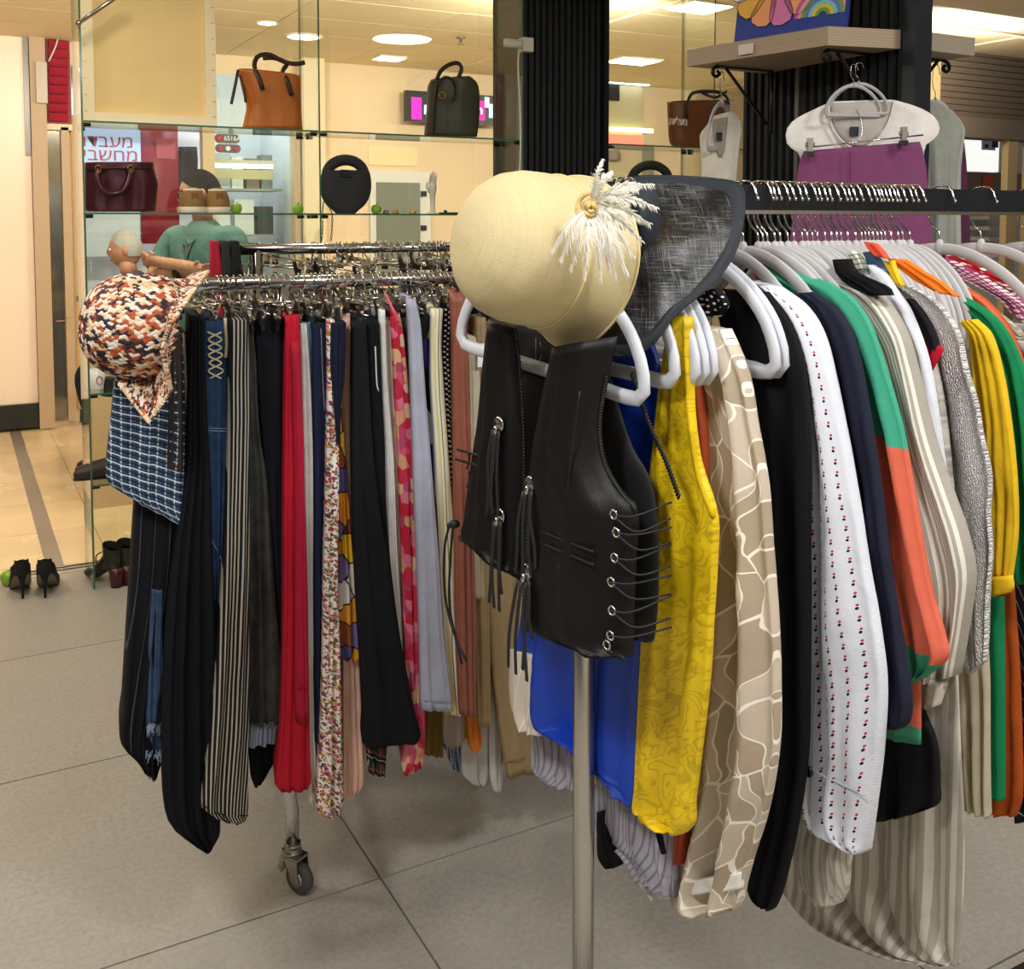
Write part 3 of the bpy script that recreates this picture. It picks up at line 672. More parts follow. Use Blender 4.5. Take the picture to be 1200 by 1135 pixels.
FZ1 = on_y(870, 216, FY-.018).z; FZ0 = on_y(870, 246, FY-.018).z
fr = thing('garment_rack', 'black box-rail garment rack with round steel post in front', 'rack', (on_y(685, 700, FY).x, FY, 0))
fx = fr.location.x
MB().bbox((.712, FY-.018, FZ0), (2.75, FY+.018, FZ1)).build('rail', plain('black_rail', '24262b', .3, .4), fr, smooth=False)
MB().bbox((.714, FY-.014, FZ0-.006), (2.75, FY+.014, FZ0)).build('rail_edge', CHROME, fr, smooth=False)
MB().tube([(fx, FY, .02), (fx, FY, FZ0-.004)], .0165, 20).build('post', plain('steel_post', 'c4c0b8', .26, 1.0), fr)
MB().lathe([(0, 0), (.03, 0), (.03, .012), (.019, .02), (.019, .05), (0, .05)], (fx, FY, 0), seg=20).build('foot', BLACKP, fr)
MB().tube([(2.6, FY, .02), (2.6, FY, FZ0)], .0165, 16).build('post', bpy.data.materials['steel_post'], fr)
MB().bbox((1.62, FY-.012, .02), (2.6, FY+.012, .04)).build('base_bar', BLACKM, fr, smooth=False)
MB().bbox((2.58, FY-.3, 0), (2.62, FY+.3, .03)).build('foot', BLACKM, fr, smooth=False)
# ------------------------------------------------------------------ hangers
def clip_hanger(label):
    t = thing('clip_hanger', label, 'hanger', (0, 0, 0))
    a = [(0, .017*math.cos(q), -.0175+.0185*math.sin(q)) for q in [PI*(-.08+1.2*k/9) for k in range(10)]]
    MB().tube([(0, -.002, -.064), (0, .002, -.05), (0, .012, -.036)]+a, .0019, 6).build('hook', WIRE, t)
    MB().tube([(0, -.215, -.064), (0, .215, -.064)], .0026, 6).build('bar', WIRE, t)
    for y in (-.19, .19):
        c = MB(); c.tube([(0, y-.008, -.064), (0, y+.008, -.064)], .006, 8)
        for s in (-1, 1):
            c.add([(s*.001, y-.011, -.084), (s*.001, y+.011, -.084), (s*.007, y+.009, -.065), (s*.007, y-.009, -.065), (s*.012, y-.008, -.045), (s*.012, y+.008, -.045)], [(0, 1, 2, 3), (3, 2, 5, 4)])
        k_ = c.build('clip', STEEL, t, smooth=False); MB().box((0, y, -.088), (.008, .024, .012)).build('clip_pad', BLACKP, k_, smooth=False)
    return t
FL = 'chrome clip hanger on the front rail of the left rack'; BL = 'chrome clip hanger on the back rail of the left rack'
ch0 = clip_hanger(FL); rg = random.Random(3)
n = 96
for i in range(n):
    x = RX0+.06+(RX1-RX0-.12)*(i+rg.uniform(-.35, .35))/(n-1); l = (x, RY+rg.uniform(-.004, .004), RZ+.0185)
    if i == 0: ch0.location = l; ch0['group'] = 'clip hangers on the front rail'
    else: dup(ch0, l, rg.uniform(-.34, .34), FL, 'clip hangers on the front rail', rg.uniform(-.1, .1))
for i in range(60):
    f = (i+rg.uniform(-.4, .4))/59; f = max(f, 0)**.62; x = RXB+.03+(RX1-RXB-.08)*f
    dup(ch0, (x, RY2+rg.uniform(-.004, .004), RZ2+.0185), rg.uniform(-.5, .5), BL, 'clip hangers on the back rail', rg.uniform(-.12, .12))
def coat_hanger(label, mat, hookmat, thick=.0055, name='coat_hanger', arm=1.0):
    """origin on top of the box rail, arms along y"""
    t = thing(name, label, 'hanger', (0, 0, 0))
    MB().tube(crv([(0, 0, -.098), (0, .002, -.078), (0, .016, -.066), (0, .025, -.05), (0, .0245, -.02), (0, .022, -.002), (0, .012, .0055), (0, -.008, .006), (0, -.02, .0015), (0, -.026, -.012), (0, -.031, -.022)], 20), .002, 6).ball((0, -.031, -.022), .0032, 6, 4).build('hook', hookmat, t)
    MB().lathe([(0, -.02), (.007, -.018), (.008, -.002), (.005, .006), (0, .008)], (0, 0, -.098), seg=10).build('neck', mat, t)
    P = [(0, 0, -.108), (0, -.04, -.111), (0, -.09, -.127), (0, -.145, -.158), (0, -.185, -.196), (0, -.207, -.24), (0, -.207, -.262), (0, -.19, -.27), (0, -.12, -.2695), (0, 0, -.269)]
    P = [(p[0], p[1]*arm, p[2]) for p in P]; L = crv(P, 26); L += [Vector((0, -p.y, p.z)) for p in L[-2:0:-1]]
    MB().tube(L, .0105, 8, closed=True, flat=(thick/.0105, 1), ref=(1, 0, 0)).build('body', mat, t)
    return t
GH = 'grey velvet coat hanger packed close on the black rail'
gh0 = coat_hanger(GH, HANGER, CHROME, .0042, arm=.86); gh1 = coat_hanger(GH, HANGER, CHROME, .0042, arm=.66); gh0['group'] = 'grey hangers on the black rail'
hx = []
x = 1.15; hx = [1.075, 1.118]
while x < 1.52: hx.append(x); x += rg.uniform(.009, .019)
g1 = False
for i, x in enumerate(hx):
    rz = rg.uniform(-.06, .06)
    if i == 0: gh0.location = (x, FY, FZ1)
    elif x > 1.2 and not g1: gh1.location = (x, FY, FZ1); gh1['group'] = 'grey hangers on the black rail'; g1 = True
    else: dup(gh0 if x < 1.2 else gh1, (x, FY, FZ1), rz, GH, 'grey hangers on the black rail')
def one_hanger(x, rz, label, proto): return dup(proto, (x, FY, FZ1), rz, label)
gh2 = coat_hanger('grey hanger alone between the packed hangers and the red floral blouse', HANGER, CHROME, .0045); gh2.location = (1.585, FY, FZ1)
for x, l in ((1.70, 'wide grey hanger carrying the red floral blouse'), (1.84, 'grey hanger at the right edge of the photo')):
    h = one_hanger(x, .0, l, gh2)
for o in list(COL.objects):
    if o.name.startswith('coat_hanger') and o.parent is None and o['label'] != GH and 'group' in o: del o['group']
wh0 = coat_hanger('white plastic hanger holding the black leather vest', WHITEH, CHROME, .0058); wh0.location = (.748, 1.252, FZ1-.004); wh0.rotation_euler = (math.radians(5), 0, math.radians(9))
one_hanger(.822, 0, 'white hanger of the yellow top, nearest of the four nested ones', wh0)
for k, (x, l) in enumerate(((.862, 'white hanger second from the yellow top in the nest'), (.877, 'white hanger third from the yellow top in the nest'), (.892, 'white hanger at the back of the nest beside the beige blouse'))): one_hanger(x, -.03, l, wh0)
one_hanger(.996, 0, 'white hanger in front of the black coat', wh0); one_hanger(1.008, .02, 'white hanger just behind the one in front of the black coat', wh0)
# ================================================================== GARMENTS ON THE LEFT RACK
def garment(name, label, cat, mat, rows, plane, group=None, **kw):
    o = loft(MB(), rows, plane, **kw).build(name, mat)
    return tag(o, label, cat, group)
def part(name, mat, rows, plane, parent, **kw): return loft(MB(), rows, plane, **kw).build(name, mat, parent)
GL = 'trousers and skirts clipped along the left rack'; sd = [10]
def left(name, label, cat, mat, y, rows, depth=.26, **kw):
    sd[0] += 1; _m = [q for q in (rows[len(rows)//2])]; _s = (((_m[1]+_m[2])/2 if len(_m) == 3 else (_m[0]+_m[2])/2)-600)/1200; _sk = .75*(.878*_s+.479)/(.878-.479*_s)
    k = dict(front=.011, back=depth, boxy=True, fold=.0048, k=1.5+(sd[0]*.37) % 1.6, nf=16, nv=56, seed=sd[0], skew=_sk, wr=.0032, sharpf=.8); k.update(kw)
    return garment(name, label, cat, mat, rows, ('y', y), GL, **k)
def seam(parent, pts, plane, mat, r=.0012, off=.004, name='seam', seg=5, n=16):
    nn = plane_n(plane); P = [plane_pt(plane, a, b)+nn*off for a, b in pts]; return MB().tube(crv(P, n), r, seg).build(name, mat, parent)
NAVYB = cloth('navy_black_velvet', '090b12', .8); BLK = cloth('black_cotton', '101114', .85); CHAR = cloth('charcoal_tweed', '3a3a37', .95, var=.35)
M_PLAID = plaid('blue_check', '3d5878', [(.009, .5, 0, '2d3e58', .7), (.018, .13, .2, 'd9e0e4', .8), (.018, .2, .62, '14202c', .8)], [(.009, .5, 0, '2b3c55', .7), (.018, .13, .1, 'd9e0e4', .85), (.018, .2, .6, '12202e', .8)])
sk = left('skirt', 'blue and white checked mini skirt under the woven hat', 'skirt', M_PLAID, 2.10, [(150, 392, 213, 392), (136, 440, 215, 440), (129, 500, 217, 520), (124, 550, 218, 580), (128, 566, 218, 602), (150, 580, 217, 616)], depth=.2, nf=26, fold=.007, k=2.2, front=.03)
seam(sk, [(166, 590), (163, 560), (161, 520)], ('y', 2.085), BLK, .0022, .012, 'slit')
left('skirt', 'brown leather mini skirt in front of the checked skirt', 'skirt', plain('brown_leather', '2c211f', .45, bump=.3, bs=60), 2.075, [(197, 388, 213, 388), (197, 470, 214, 470), (195, 548, 214, 552)], depth=.2)
left('skirt', 'cream skirt strip between the brown leather and black trousers', 'skirt', cloth('cream_cloth', 'cfc79f'), 2.11, [(206, 390, 217, 390), (214, 480, 220, 480), (214, 552, 220, 555)], depth=.2)
M_PIN = stripes('black_pinstripe', [(.028, .045, 0, '4a4c50')], '0c0d11')
tr = left('trousers', 'wide black pinstripe trousers at the left end of the rack', 'trousers', M_PIN, 2.13, [(163, 540, 235, 540), (157, 600, 235, 600), (152, 680, 230, 680), (147, 760, 212, 760), (143, 830, 195, 830), (141, 868, 189, 885), (160, 888, 183, 903), (167, 900, 180, 908)], nf=30, fold=.008, k=3.2, front=.03, depth=.18)
jn = left('jeans', 'blue jeans with frayed hems behind the black pinstripe trousers', 'jeans', cloth('worn_denim', '334763', var=.3), 2.105, [(177, 690, 190, 690), (173, 760, 190, 760), (171, 820, 191, 820), (171, 850, 191, 858), (180, 880, 192, 885)], depth=.16)
fq = MB(); rq = random.Random(8)
for k in range(60):
    a = on_y(171+rq.random()*20, 846+rq.random()*6 if k % 2 else 878+rq.random()*8, 2.088); fq.tube([a, a+Vector((rq.uniform(-.004, .004), rq.uniform(-.004, .002), -rq.uniform(.008, .02)))], .0009, 3, cap=False)
tag(fq.build('frayed_hem', cloth('frayed_threads', '9fb0c4'), jn), kind='stuff')
left('trousers', 'long black velvet trousers reaching lowest, left of the striped pair', 'trousers', NAVYB, 2.075, [(222, 374, 238, 374), (219, 480, 242, 480), (216, 560, 246, 560), (204, 640, 248, 640), (195, 720, 252, 720), (190, 800, 254, 800), (189, 880, 256, 880), (191, 935, 257, 950), (200, 966, 257, 975), (230, 990, 250, 986), (239, 996, 244, 995)], nf=26, fold=.007, k=3.4, front=.02)
DEN = cloth('blue_denim', '2b4266', .85, var=.25)
je = left('jeans', 'blue denim jeans with lace-up waist beside the striped trousers', 'jeans', DEN, 2.10, [(239, 376, 263, 376), (237, 420, 266, 420), (237, 480, 267, 480), (240, 560, 266, 560), (243, 640, 264, 640), (246, 720, 262, 720), (248, 800, 260, 800)], fold=.004)
LACEM = plain('cream_lace_cord', 'd9cfae', .7)
zz = []
for k in range(7): zz.append((241+k*.5, 388+k*9) if k % 2 == 0 else (257+k*.5, 388+k*9))
z2 = [(257 if k % 2 == 0 else 242, 388+k*9) for k in range(7)]
seam(je, zz, ('y', 2.1), LACEM, .002, .016, 'lace', n=40); seam(je, z2, ('y', 2.1), LACEM, .002, .018, 'lace', n=40); seam(je, [(262, 372), (264, 400), (263, 418)], ('y', 2.1), LACEM, .004, .012, 'lace_end')
seam(je, [(239, 500), (266, 501)], ('y', 2.1), plain('denim_stitch', '7d8eac', .8), .0013, .013); seam(je, [(239, 503), (266, 504)], ('y', 2.1), bpy.data.materials['denim_stitch'], .0013, .013); seam(je, [(242, 622), (254, 645), (262, 662)], ('y', 2.1), bpy.data.materials['denim_stitch'], .0013, .012)
M_STR = stripes('black_cream_stripe', [(.0074, .38, 0, 'a39c8c')], '15161a', wr=.2)
st_ = left('trousers', 'black and cream striped flared trousers', 'trousers', M_STR, 2.06, [(270, 374, 289, 374), (268, 420, 290, 420), (267, 500, 291, 500), (263, 600, 291, 600), (259, 680, 291, 680), (253, 760, 291, 760), (247, 830, 291, 830), (240, 890, 290, 890), (234, 932, 290, 940), (237, 946, 288, 957), (262, 957, 284, 959)], nf=24, fold=.005, front=.022)
seam(st_, [(235, 937), (255, 947), (288, 949)], ('y', 2.06), BLK, .0011, .022); seam(st_, [(271, 388), (289, 388)], ('y', 2.06), BLK, .0014, .012)
ck = left('trousers', 'charcoal flecked trousers with frayed hem', 'trousers', CHAR, 2.12, [(281, 383, 296, 383), (284, 430, 300, 430), (288, 480, 303, 500), (290, 560, 312, 560), (290, 640, 318, 640), (290, 720, 324, 720), (290, 790, 331, 790), (291, 848, 333, 848)], fold=.005)
fq = MB()
for k in range(70):
    a = on_y(291+rq.random()*42, 845+rq.random()*5, 2.1); fq.tube([a, a+Vector((rq.uniform(-.003, .003), rq.uniform(-.004, .002), -rq.uniform(.005, .013)))], .0008, 3, cap=False)
tag(fq.build('frayed_hem', cloth('grey_threads', '6d6a5e'), ck), kind='stuff')
M_LB = stripes('pale_blue_stripe', [(.007, .4, 0, '7d95c4')], 'c3d3ea', wr=.2)
left('skirt', 'pale blue striped skirt behind the charcoal trousers', 'skirt', M_LB, 2.17, [(286, 376, 293, 376), (292, 420, 301, 420), (298, 480, 309, 480), (303, 560, 317, 560), (303, 640, 323, 640), (300, 720, 327, 720), (294, 800, 328, 800), (291, 850, 328, 850), (291, 874, 326, 868)], nf=20, fold=.005, depth=.12)
left('trousers', 'black trousers left of the red trousers', 'trousers', cloth('dark_navy_cotton', '12141c'), 2.14, [(298, 372, 333, 372), (299, 420, 333, 420), (305, 500, 332, 500), (312, 600, 332, 600), (318, 680, 333, 680), (322, 760, 332, 760), (326, 800, 331, 800)], fold=.004)
left('leggings', 'black leggings hanging below the pale blue striped skirt', 'leggings', BLK, 2.2, [(300, 700, 328, 700), (294, 800, 328, 800), (292, 870, 324, 870), (293, 905, 322, 890), (298, 921, 305, 915)], depth=.1)
RED = cloth('red_cotton', 'a51a33', wr=.45); RED2 = cloth('deep_red_cotton', 'b0182c', wr=.45)
rd = left('trousers', 'bright red trousers above the chrome caster', 'trousers', RED2, 2.095, [(335, 370, 350, 368), (333, 430, 352, 430), (332, 500, 354, 500), (331, 600, 357, 600), (331, 700, 360, 700), (330, 770, 361, 770), (328, 830, 362, 840), (325, 880, 363, 890), (322, 918, 364, 915), (328, 926, 360, 924)], fold=.006, nf=20)
part('leg', RED, [(341, 400, 351, 400), (343, 500, 355, 500), (345, 600, 357, 600), (345, 700, 359, 700), (345, 800, 361, 800), (347, 846, 361, 843)], ('y', 2.08), rd, front=.012, back=.03, fold=.003, seed=4)
seam(rd, [(345, 802), (361, 804)], ('y', 2.066), RED, .0012, .003)
WHT = cloth('white_cotton', 'd9dad8', wr=.35)
left('trousers', 'plain white trousers right of the red pair', 'trousers', WHT, 2.12, [(350, 378, 358, 378), (352, 450, 363, 450), (354, 560, 366, 560), (357, 700, 366, 700), (358, 850, 368, 850), (361, 940, 372, 938)])
left('trousers', 'light blue trousers between white and navy ones', 'trousers', cloth('light_blue', '7ba7b9'), 2.14, [(357, 370, 368, 370), (359, 440, 372, 440), (362, 560, 371, 560), (364, 700, 372, 700), (366, 850, 377, 850), (366, 920, 380, 920)])
nv_ = left('trousers', 'navy blue trousers left of the small-flower dress', 'trousers', cloth('navy_cotton', '1b2440'), 2.115, [(365, 378, 386, 378), (366, 450, 386, 450), (368, 550, 386, 550), (368, 650, 384, 650), (367, 750, 381, 750), (366, 868, 379, 868)])
seam(nv_, [(374, 384), (376, 440), (378, 480)], ('y', 2.115), plain('zip_grey', '8f97a8', .4, .5), .0016, .013, 'zip')
M_FLO = floral('white_small_flowers', 'e9e4da', [(['7d2f57', 'b5862f', '4d5b3a', 'a23a4c'], 1.0, .34), (['6b7c4e', 'd79a5a', '8a3d63', 'e9e4da'], 1.35, .3), (['cc8a98', 'e9e4da', '596b47', 'b03a52'], 1.8, .3)], 75)
left('dress', 'white dress printed with tiny multicoloured flowers', 'dress', M_FLO, 2.07, [(383, 375, 391, 375), (384, 440, 394, 440), (383, 500, 396, 500), (381, 600, 396, 600), (379, 680, 395, 680), (378, 760, 398, 760), (376, 830, 400, 830), (373, 900, 401, 900), (370, 946, 402, 938), (382, 958, 398, 950)], nf=20, fold=.006)
M_ART = cells('purple_orange_print', [(0, 'd9952a'), (.22, '7d6c9c'), (.42, 'e2b52c'), (.58, 'd8d0c8'), (.68, '8a4a2a'), (.8, '5a4f7c'), (.9, 'd98a2c')], 22, line='2b2227', lw=.03, squash=(1.0, .8))
left('dress', 'purple and orange abstract print dress above the pink trousers', 'dress', M_ART, 2.105, [(388, 420, 396, 420), (393, 480, 400, 480), (394, 560, 406, 560), (395, 650, 412, 640), (394, 700, 418, 700), (394, 740, 421, 740), (396, 767, 421, 768), (404, 773, 416, 773)], fold=.004)
left('shorts', 'short navy garment above the floral dress', 'shorts', cloth('ink_navy', '171c30'), 2.055, [(388, 378, 405, 378), (387, 430, 403, 440), (391, 470, 399, 470), (394, 520, 398, 520)], depth=.12)
left('trousers', 'pale pink trousers right of the floral dress', 'trousers', cloth('pale_pink', 'e3b7a6', wr=.5), 2.12, [(398, 365, 409, 365), (400, 440, 411, 440), (401, 520, 412, 520), (402, 600, 413, 600), (402, 700, 416, 700), (401, 780, 421, 780), (401, 880, 425, 880), (401, 930, 425, 918), (404, 934, 418, 928)])
left('skirt', 'long black flared skirt right of the pink trousers', 'skirt', cloth('black_twill', '14161a', wr=.4), 2.055, [(413, 378, 428, 378), (412, 450, 432, 450), (412, 540, 438, 540), (413, 600, 445, 600), (415, 660, 455, 660), (418, 720, 464, 720), (422, 780, 475, 780), (426, 830, 485, 830), (424, 869, 493, 860), (430, 876, 490, 868)], nf=22, fold=.005)
M_TAR = plaid('green_tartan', '1e3a30', [(.03, .35, 0, '16202a', .8), (.03, .06, .5, 'b9483a', .9), (.03, .05, .8, 'd8d8c8', .8)], [(.04, .4, 0, '121d22', .8), (.04, .07, .5, 'b9483a', .9), (.04, .05, .8, 'd8d8c8', .8)])
left('skirt', 'dark green tartan skirt peeking out beside the long black skirt', 'skirt', M_TAR, 2.1, [(419, 372, 427, 372), (421, 450, 433, 450), (424, 520, 438, 520), (428, 600, 444, 600), (430, 700, 450, 700), (430, 800, 454, 800), (428, 870, 452, 880), (432, 905, 450, 909)], depth=.12)
bz = left('trousers', 'black trousers with a long white zip', 'trousers', BLK, 2.075, [(427, 374, 441, 374), (429, 430, 445, 430), (433, 520, 450, 520), (438, 600, 452, 600), (444, 680, 459, 680), (452, 760, 470, 760)])
seam(bz, [(437, 405), (439, 450), (441, 457)], ('y', 2.075), plain('white_zip', 'd8d8d8', .4), .0018, .014, 'zip')
left('trousers', 'white trousers right of the black pair with the zip', 'trousers', cloth('bright_white_cotton', 'e2e3e1'), 2.1, [(443, 362, 450, 362), (446, 450, 453, 450), (450, 540, 460, 540), (452, 640, 464, 640), (455, 740, 470, 740), (460, 840, 474, 840)])
cr = left('trousers', 'off-white trousers with coral embroidery', 'trousers', cloth('off_white', 'd2cdbf'), 2.12, [(450, 375, 459, 375), (453, 450, 463, 450), (458, 540, 469, 540), (462, 640, 472, 640), (466, 740, 475, 740), (470, 840, 476, 840)])
fb = MB()
for k in range(9):
    q = -.9+k*.28; a = on_y(461, 494, 2.1); fb.tube([a, a+Vector((.014*math.cos(q), -.003, .018*math.sin(q)-.004))], .0012, 4)
fb.build('embroidery', plain('coral_thread', 'e0705a', .7), cr)
M_PAT = cells('red_pink_patchwork', [(0, 'c92f4d'), (.25, 'd9738c'), (.42, 'c0283f'), (.55, 'cf9a78'), (.66, 'dcb38f'), (.76, 'b54a6a'), (.9, 'd25a70')], 58, metric='CHEBYCHEV', squash=(1, .7))
left('dress', 'red and pink patchwork dress', 'dress', M_PAT, 2.085, [(458, 372, 467, 366), (459, 400, 473, 400), (463, 480, 480, 480), (467, 560, 486, 560), (470, 640, 491, 640), (472, 720, 493, 720), (474, 790, 495, 790), (476, 850, 497, 850), (470, 895, 496, 885), (474, 908, 494, 897)], fold=.005)
tieb = MB().tube(crv([on_y(452, 345, 2.08), on_y(457, 356, 2.07), on_y(462, 366, 2.06), on_y(467, 378, 2.06)], 12), .004, 6, flat=(1, .4)).build('straps', plain('coral_ribbon', 'd9606a', .6)); tag(tieb, 'coral ribbon straps over the patchwork dress', 'straps')
gl_ = left('trousers', 'pale grey-lavender trousers left of the purple print dress', 'trousers', cloth('lavender_grey', 'a9adc0', wr=.25), 2.05, [(477, 352, 486, 352), (479, 380, 492, 380), (481, 450, 497, 450), (484, 550, 505, 550), (488, 650, 513, 650), (491, 740, 519, 740), (493, 830, 530, 832)], fold=.003)
seam(gl_, [(493, 818), (529, 820)], ('y', 2.05), cloth('lavender_seam', '8d90a4'), .0011, .014)
M_PUR = cells('purple_lime_print', [(0, '3c2a66'), (.3, '1c1c20'), (.5, 'c5c52c'), (.65, 'd9d9d0'), (.75, 'c77a2a'), (.85, '4d3a80')], 18, squash=(1, .8))
left('dress', 'purple, lime and black print dress', 'dress', M_PUR, 2.11, [(490, 370, 504, 370), (496, 420, 506, 420), (500, 480, 511, 480), (505, 560, 514, 560), (509, 640, 518, 640), (514, 740, 523, 740), (520, 835, 531, 835)])
M_YST = stripes('white_yellow_stripe', [(.011, .2, 0, '8f8438'), (.022, .3, .5, 'e5dc9a')], 'ece9da', wr=.2)
left('trousers', 'white trousers with yellow stripes', 'trousers', M_YST, 2.08, [(505, 362, 518, 362), (504, 400, 516, 400), (504, 450, 519, 450), (508, 520, 524, 520), (511, 600, 530, 600), (515, 680, 533, 680), (520, 760, 536, 760), (527, 835, 539, 837)])
M_PD = dots('black_polka', '121214', [(.009, .012, 0, 0, .0022, .0022, 'e8e8e8', .5)])
left('dress', 'black dress with white polka dots', 'dress', M_PD, 2.1, [(516, 362, 528, 362), (514, 420, 527, 420), (518, 500, 531, 500), (524, 600, 535, 600), (528, 700, 537, 700)])
M_DF = cells('dark_red_flowers', [(0, '2b1a1c'), (.45, '8c2230'), (.65, '1d1a1c'), (.85, 'b86a4a')], 60)
left('dress', 'dark red flowered dress beside the rust satin one', 'dress', M_DF, 2.115, [(524, 362, 533, 362), (524, 440, 534, 440), (527, 520, 537, 520), (531, 620, 540, 620), (534, 720, 541, 720)])
ru = left('dress', 'rust brown satin dress', 'dress', cloth('rust_satin', '8c4f3d', .45, wr=.6, spec=.5), 2.04, [(529, 345, 545, 345), (530, 400, 546, 400), (531, 480, 549, 480), (532, 580, 553, 580), (533, 680, 556, 680), (535, 760, 557, 760), (538, 836, 557, 838)], fold=.004)
left('trousers', 'ivory trousers right of the rust satin dress', 'trousers', cloth('ivory', 'cbc3ac'), 2.085, [(546, 395, 556, 395), (548, 450, 561, 450), (550, 520, 562, 520), (552, 600, 562, 600), (555, 700, 566, 700)])
KH = cloth('khaki', 'a38e69', wr=.3)
kh = left('trousers', 'narrow khaki trousers with a white price tag', 'trousers', KH, 2.11, [(555, 372, 568, 372), (556, 450, 569, 450), (555, 540, 568, 540), (554, 640, 571, 640), (556, 740, 573, 740), (560, 848, 574, 850)])
pt = MB().box(on_y(564.5, 416, 2.06), (.021, .002, .053)).build('price_tag', plain('white_card', 'e9e9ea', .6), smooth=False); tag(pt, 'white price tag hanging on the khaki trousers', 'price tag')
k2 = left('trousers', 'wide beige khaki trousers behind the leather vest', 'trousers', cloth('khaki_2', '9a8561', wr=.4), 2.13, [(566, 385, 592, 385), (567, 500, 610, 500), (568, 600, 620, 600), (571, 700, 628, 700), (575, 780, 633, 780), (584, 850, 640, 850), (594, 911, 650, 896)], nf=20)
seam(k2, [(590, 890), (646, 877)], ('y', 2.13), plain('khaki_stitch', '6b5a3c', .8), .0012, .014)
for nm, lb, ct, m, y, rows in (
    ('skirt', 'mustard skirt hem below the pale grey trousers', 'skirt', cloth('mustard', '6e5620'), 2.2, [(494, 700, 520, 700), (494, 800, 521, 800), (495, 882, 518, 886)]),
    ('blouse', 'taupe blouse tail right of the mustard hem', 'blouse', cloth('taupe', 'a3968a'), 2.19, [(516, 740, 544, 740), (518, 830, 546, 830), (519, 868, 545, 862), (526, 876, 538, 872)]),
    ('scarf', 'lime green hem beside the taupe blouse', 'scarf', cloth('lime', '8f9a1e'), 2.195, [(535, 760, 548, 760), (537, 830, 548, 830), (540, 864, 547, 860)]),
    ('top', 'orange cloth tip below the rust satin dress', 'top', cloth('orange_tip', 'c9762c'), 2.16, [(546, 780, 562, 780), (547, 840, 561, 840), (549, 872, 563, 870), (553, 880, 558, 879)]),
    ('shirt', 'grey-white shirt tail below the khaki trousers', 'shirt', cloth('grey_white', 'bdb9b4'), 2.21, [(540, 780, 575, 780), (541, 850, 575, 850), (541, 905, 573, 912), (552, 917, 568, 918)]),
    ('shirt', 'white rounded shirt tail right of the grey-white one', 'shirt', cloth('soft_white', 'd3d2cf'), 2.19, [(572, 780, 582, 780), (573, 850, 587, 850), (574, 910, 588, 915), (578, 926, 586, 926)]),
    ('skirt', 'blue-grey striped hem below the taupe blouse', 'skirt', stripes('blue_grey_stripe', [(.008, .5, 0, '3f4f63')], '8d9db0'), 2.23, [(519, 800, 545, 800), (519, 868, 545, 870), (530, 900, 541, 905)])):
    left(nm, lb, ct, m, y, rows, depth=.1)
# clothes hidden on the back rail
for px, m, lb in ((252, cloth('red_back', '9c1e30'), 'red strap bag hem at the end of the back rail'), (264, cloth('dark_green_back', '2a2f2b'), 'dark jacket at the end of the back rail'), (276, cloth('black_back', '1c1d1f'), 'black trousers beside the dark jacket on the back rail')):
    garment('garment', lb, 'clothes', m, [(283, px-6, px+4), (310, px-6, px+7), (345, px-5, px+9), (600, px-3, px+12)], ('y', 2.80), 'clothes on the back rail', front=.012, back=.22, boxy=True, fold=.003, nf=12, nv=10, seed=px, skew=.2)
bk = ['1a1b20', '3c181e', '22252c', '2e2a28', '141519', '28211c', '1b2532', '17181b']
for k, hh in enumerate(bk):  # dark garments added here, hems let down to block light under the rack
    x = RX0+.38+k*.155; P = Vector((x, 2.78, RZ2-.12))
    m = cloth('added_back_cloth_%d' % k, hh); a = px_of(P); b2 = px_of(P+Vector((.14, 0, -1.31+.04*(k % 3))))
    garment('garment', '%s garment on the back rail, added with a low hem to block light' % ('charcoal', 'wine red', 'slate', 'umber', 'deep black', 'dark brown', 'ink blue', 'soft black')[k], 'clothes', m, [(a[1], a[0]-8, a[0]+16), (a[1]+60, a[0]-9, a[0]+40), (a[1]+250, a[0]-12, a[0]+58), (b2[1], a[0]-14, b2[0]+8)], ('y', 2.78), 'clothes on the back rail', front=.012, back=.24, boxy=True, fold=.004, nf=12, nv=10, seed=k)
# ================================================================== GARMENTS ON THE RIGHT RACK
GR = 'shirts and blouses hung along the black rail'
def right(name, label, cat, mat, x, rows, **kw):
    sd[0] += 1; k = dict(front=.008, back=.014, fold=.0055, k=1.8, nf=28, nv=80, seed=sd[0], power=3.6, wr=.0055, sharpf=.8); k.update(kw)
    return garment(name, label, cat, mat, rows, ('x', x), GR, **k)
BLUE = cloth('royal_blue_satin', '0b3db0', .45, wr=.3, spec=.5)
right('dress', 'royal blue satin dress behind the black leather vest', 'dress', BLUE, .85, [(690, 300, 760, 395), (640, 420, 772, 440), (625, 520, 772, 540), (618, 640, 764, 640), (612, 720, 755, 720), (603, 775, 750, 775), (599, 812, 747, 860), (606, 826, 744, 915), (640, 838, 742, 936), (690, 880, 738, 946)], nf=30, fold=.012, k=2.3)
right('blouse', 'silver floral blouse tail left of the grey ribbed dress', 'blouse', ridged('silver_leaf', 'cfc4b6', 'eee8de', 14), .85, [(598, 760, 640, 770), (600, 826, 640, 840), (612, 852, 634, 862)])
M_RIB = stripes('grey_rib_knit', [(.009, .28, 0, '77747f')], '9d9aa6', wr=.3)
right('dress', 'grey ribbed knit dress hem beside the steel post', 'dress', M_RIB, .895, [(628, 790, 690, 800), (626, 850, 672, 860), (625, 898, 672, 905), (640, 915, 674, 926)], fold=.006, k=3, uproj=True)
right('dress', 'grey pleated knit skirt below the royal blue dress', 'dress', M_RIB.copy(), .90, [(700, 880, 790, 900), (698, 940, 790, 940), (698, 975, 792, 985), (712, 985, 793, 1020), (730, 1000, 792, 1035), (750, 1030, 791, 1052)], fold=.007, k=4, uproj=True)
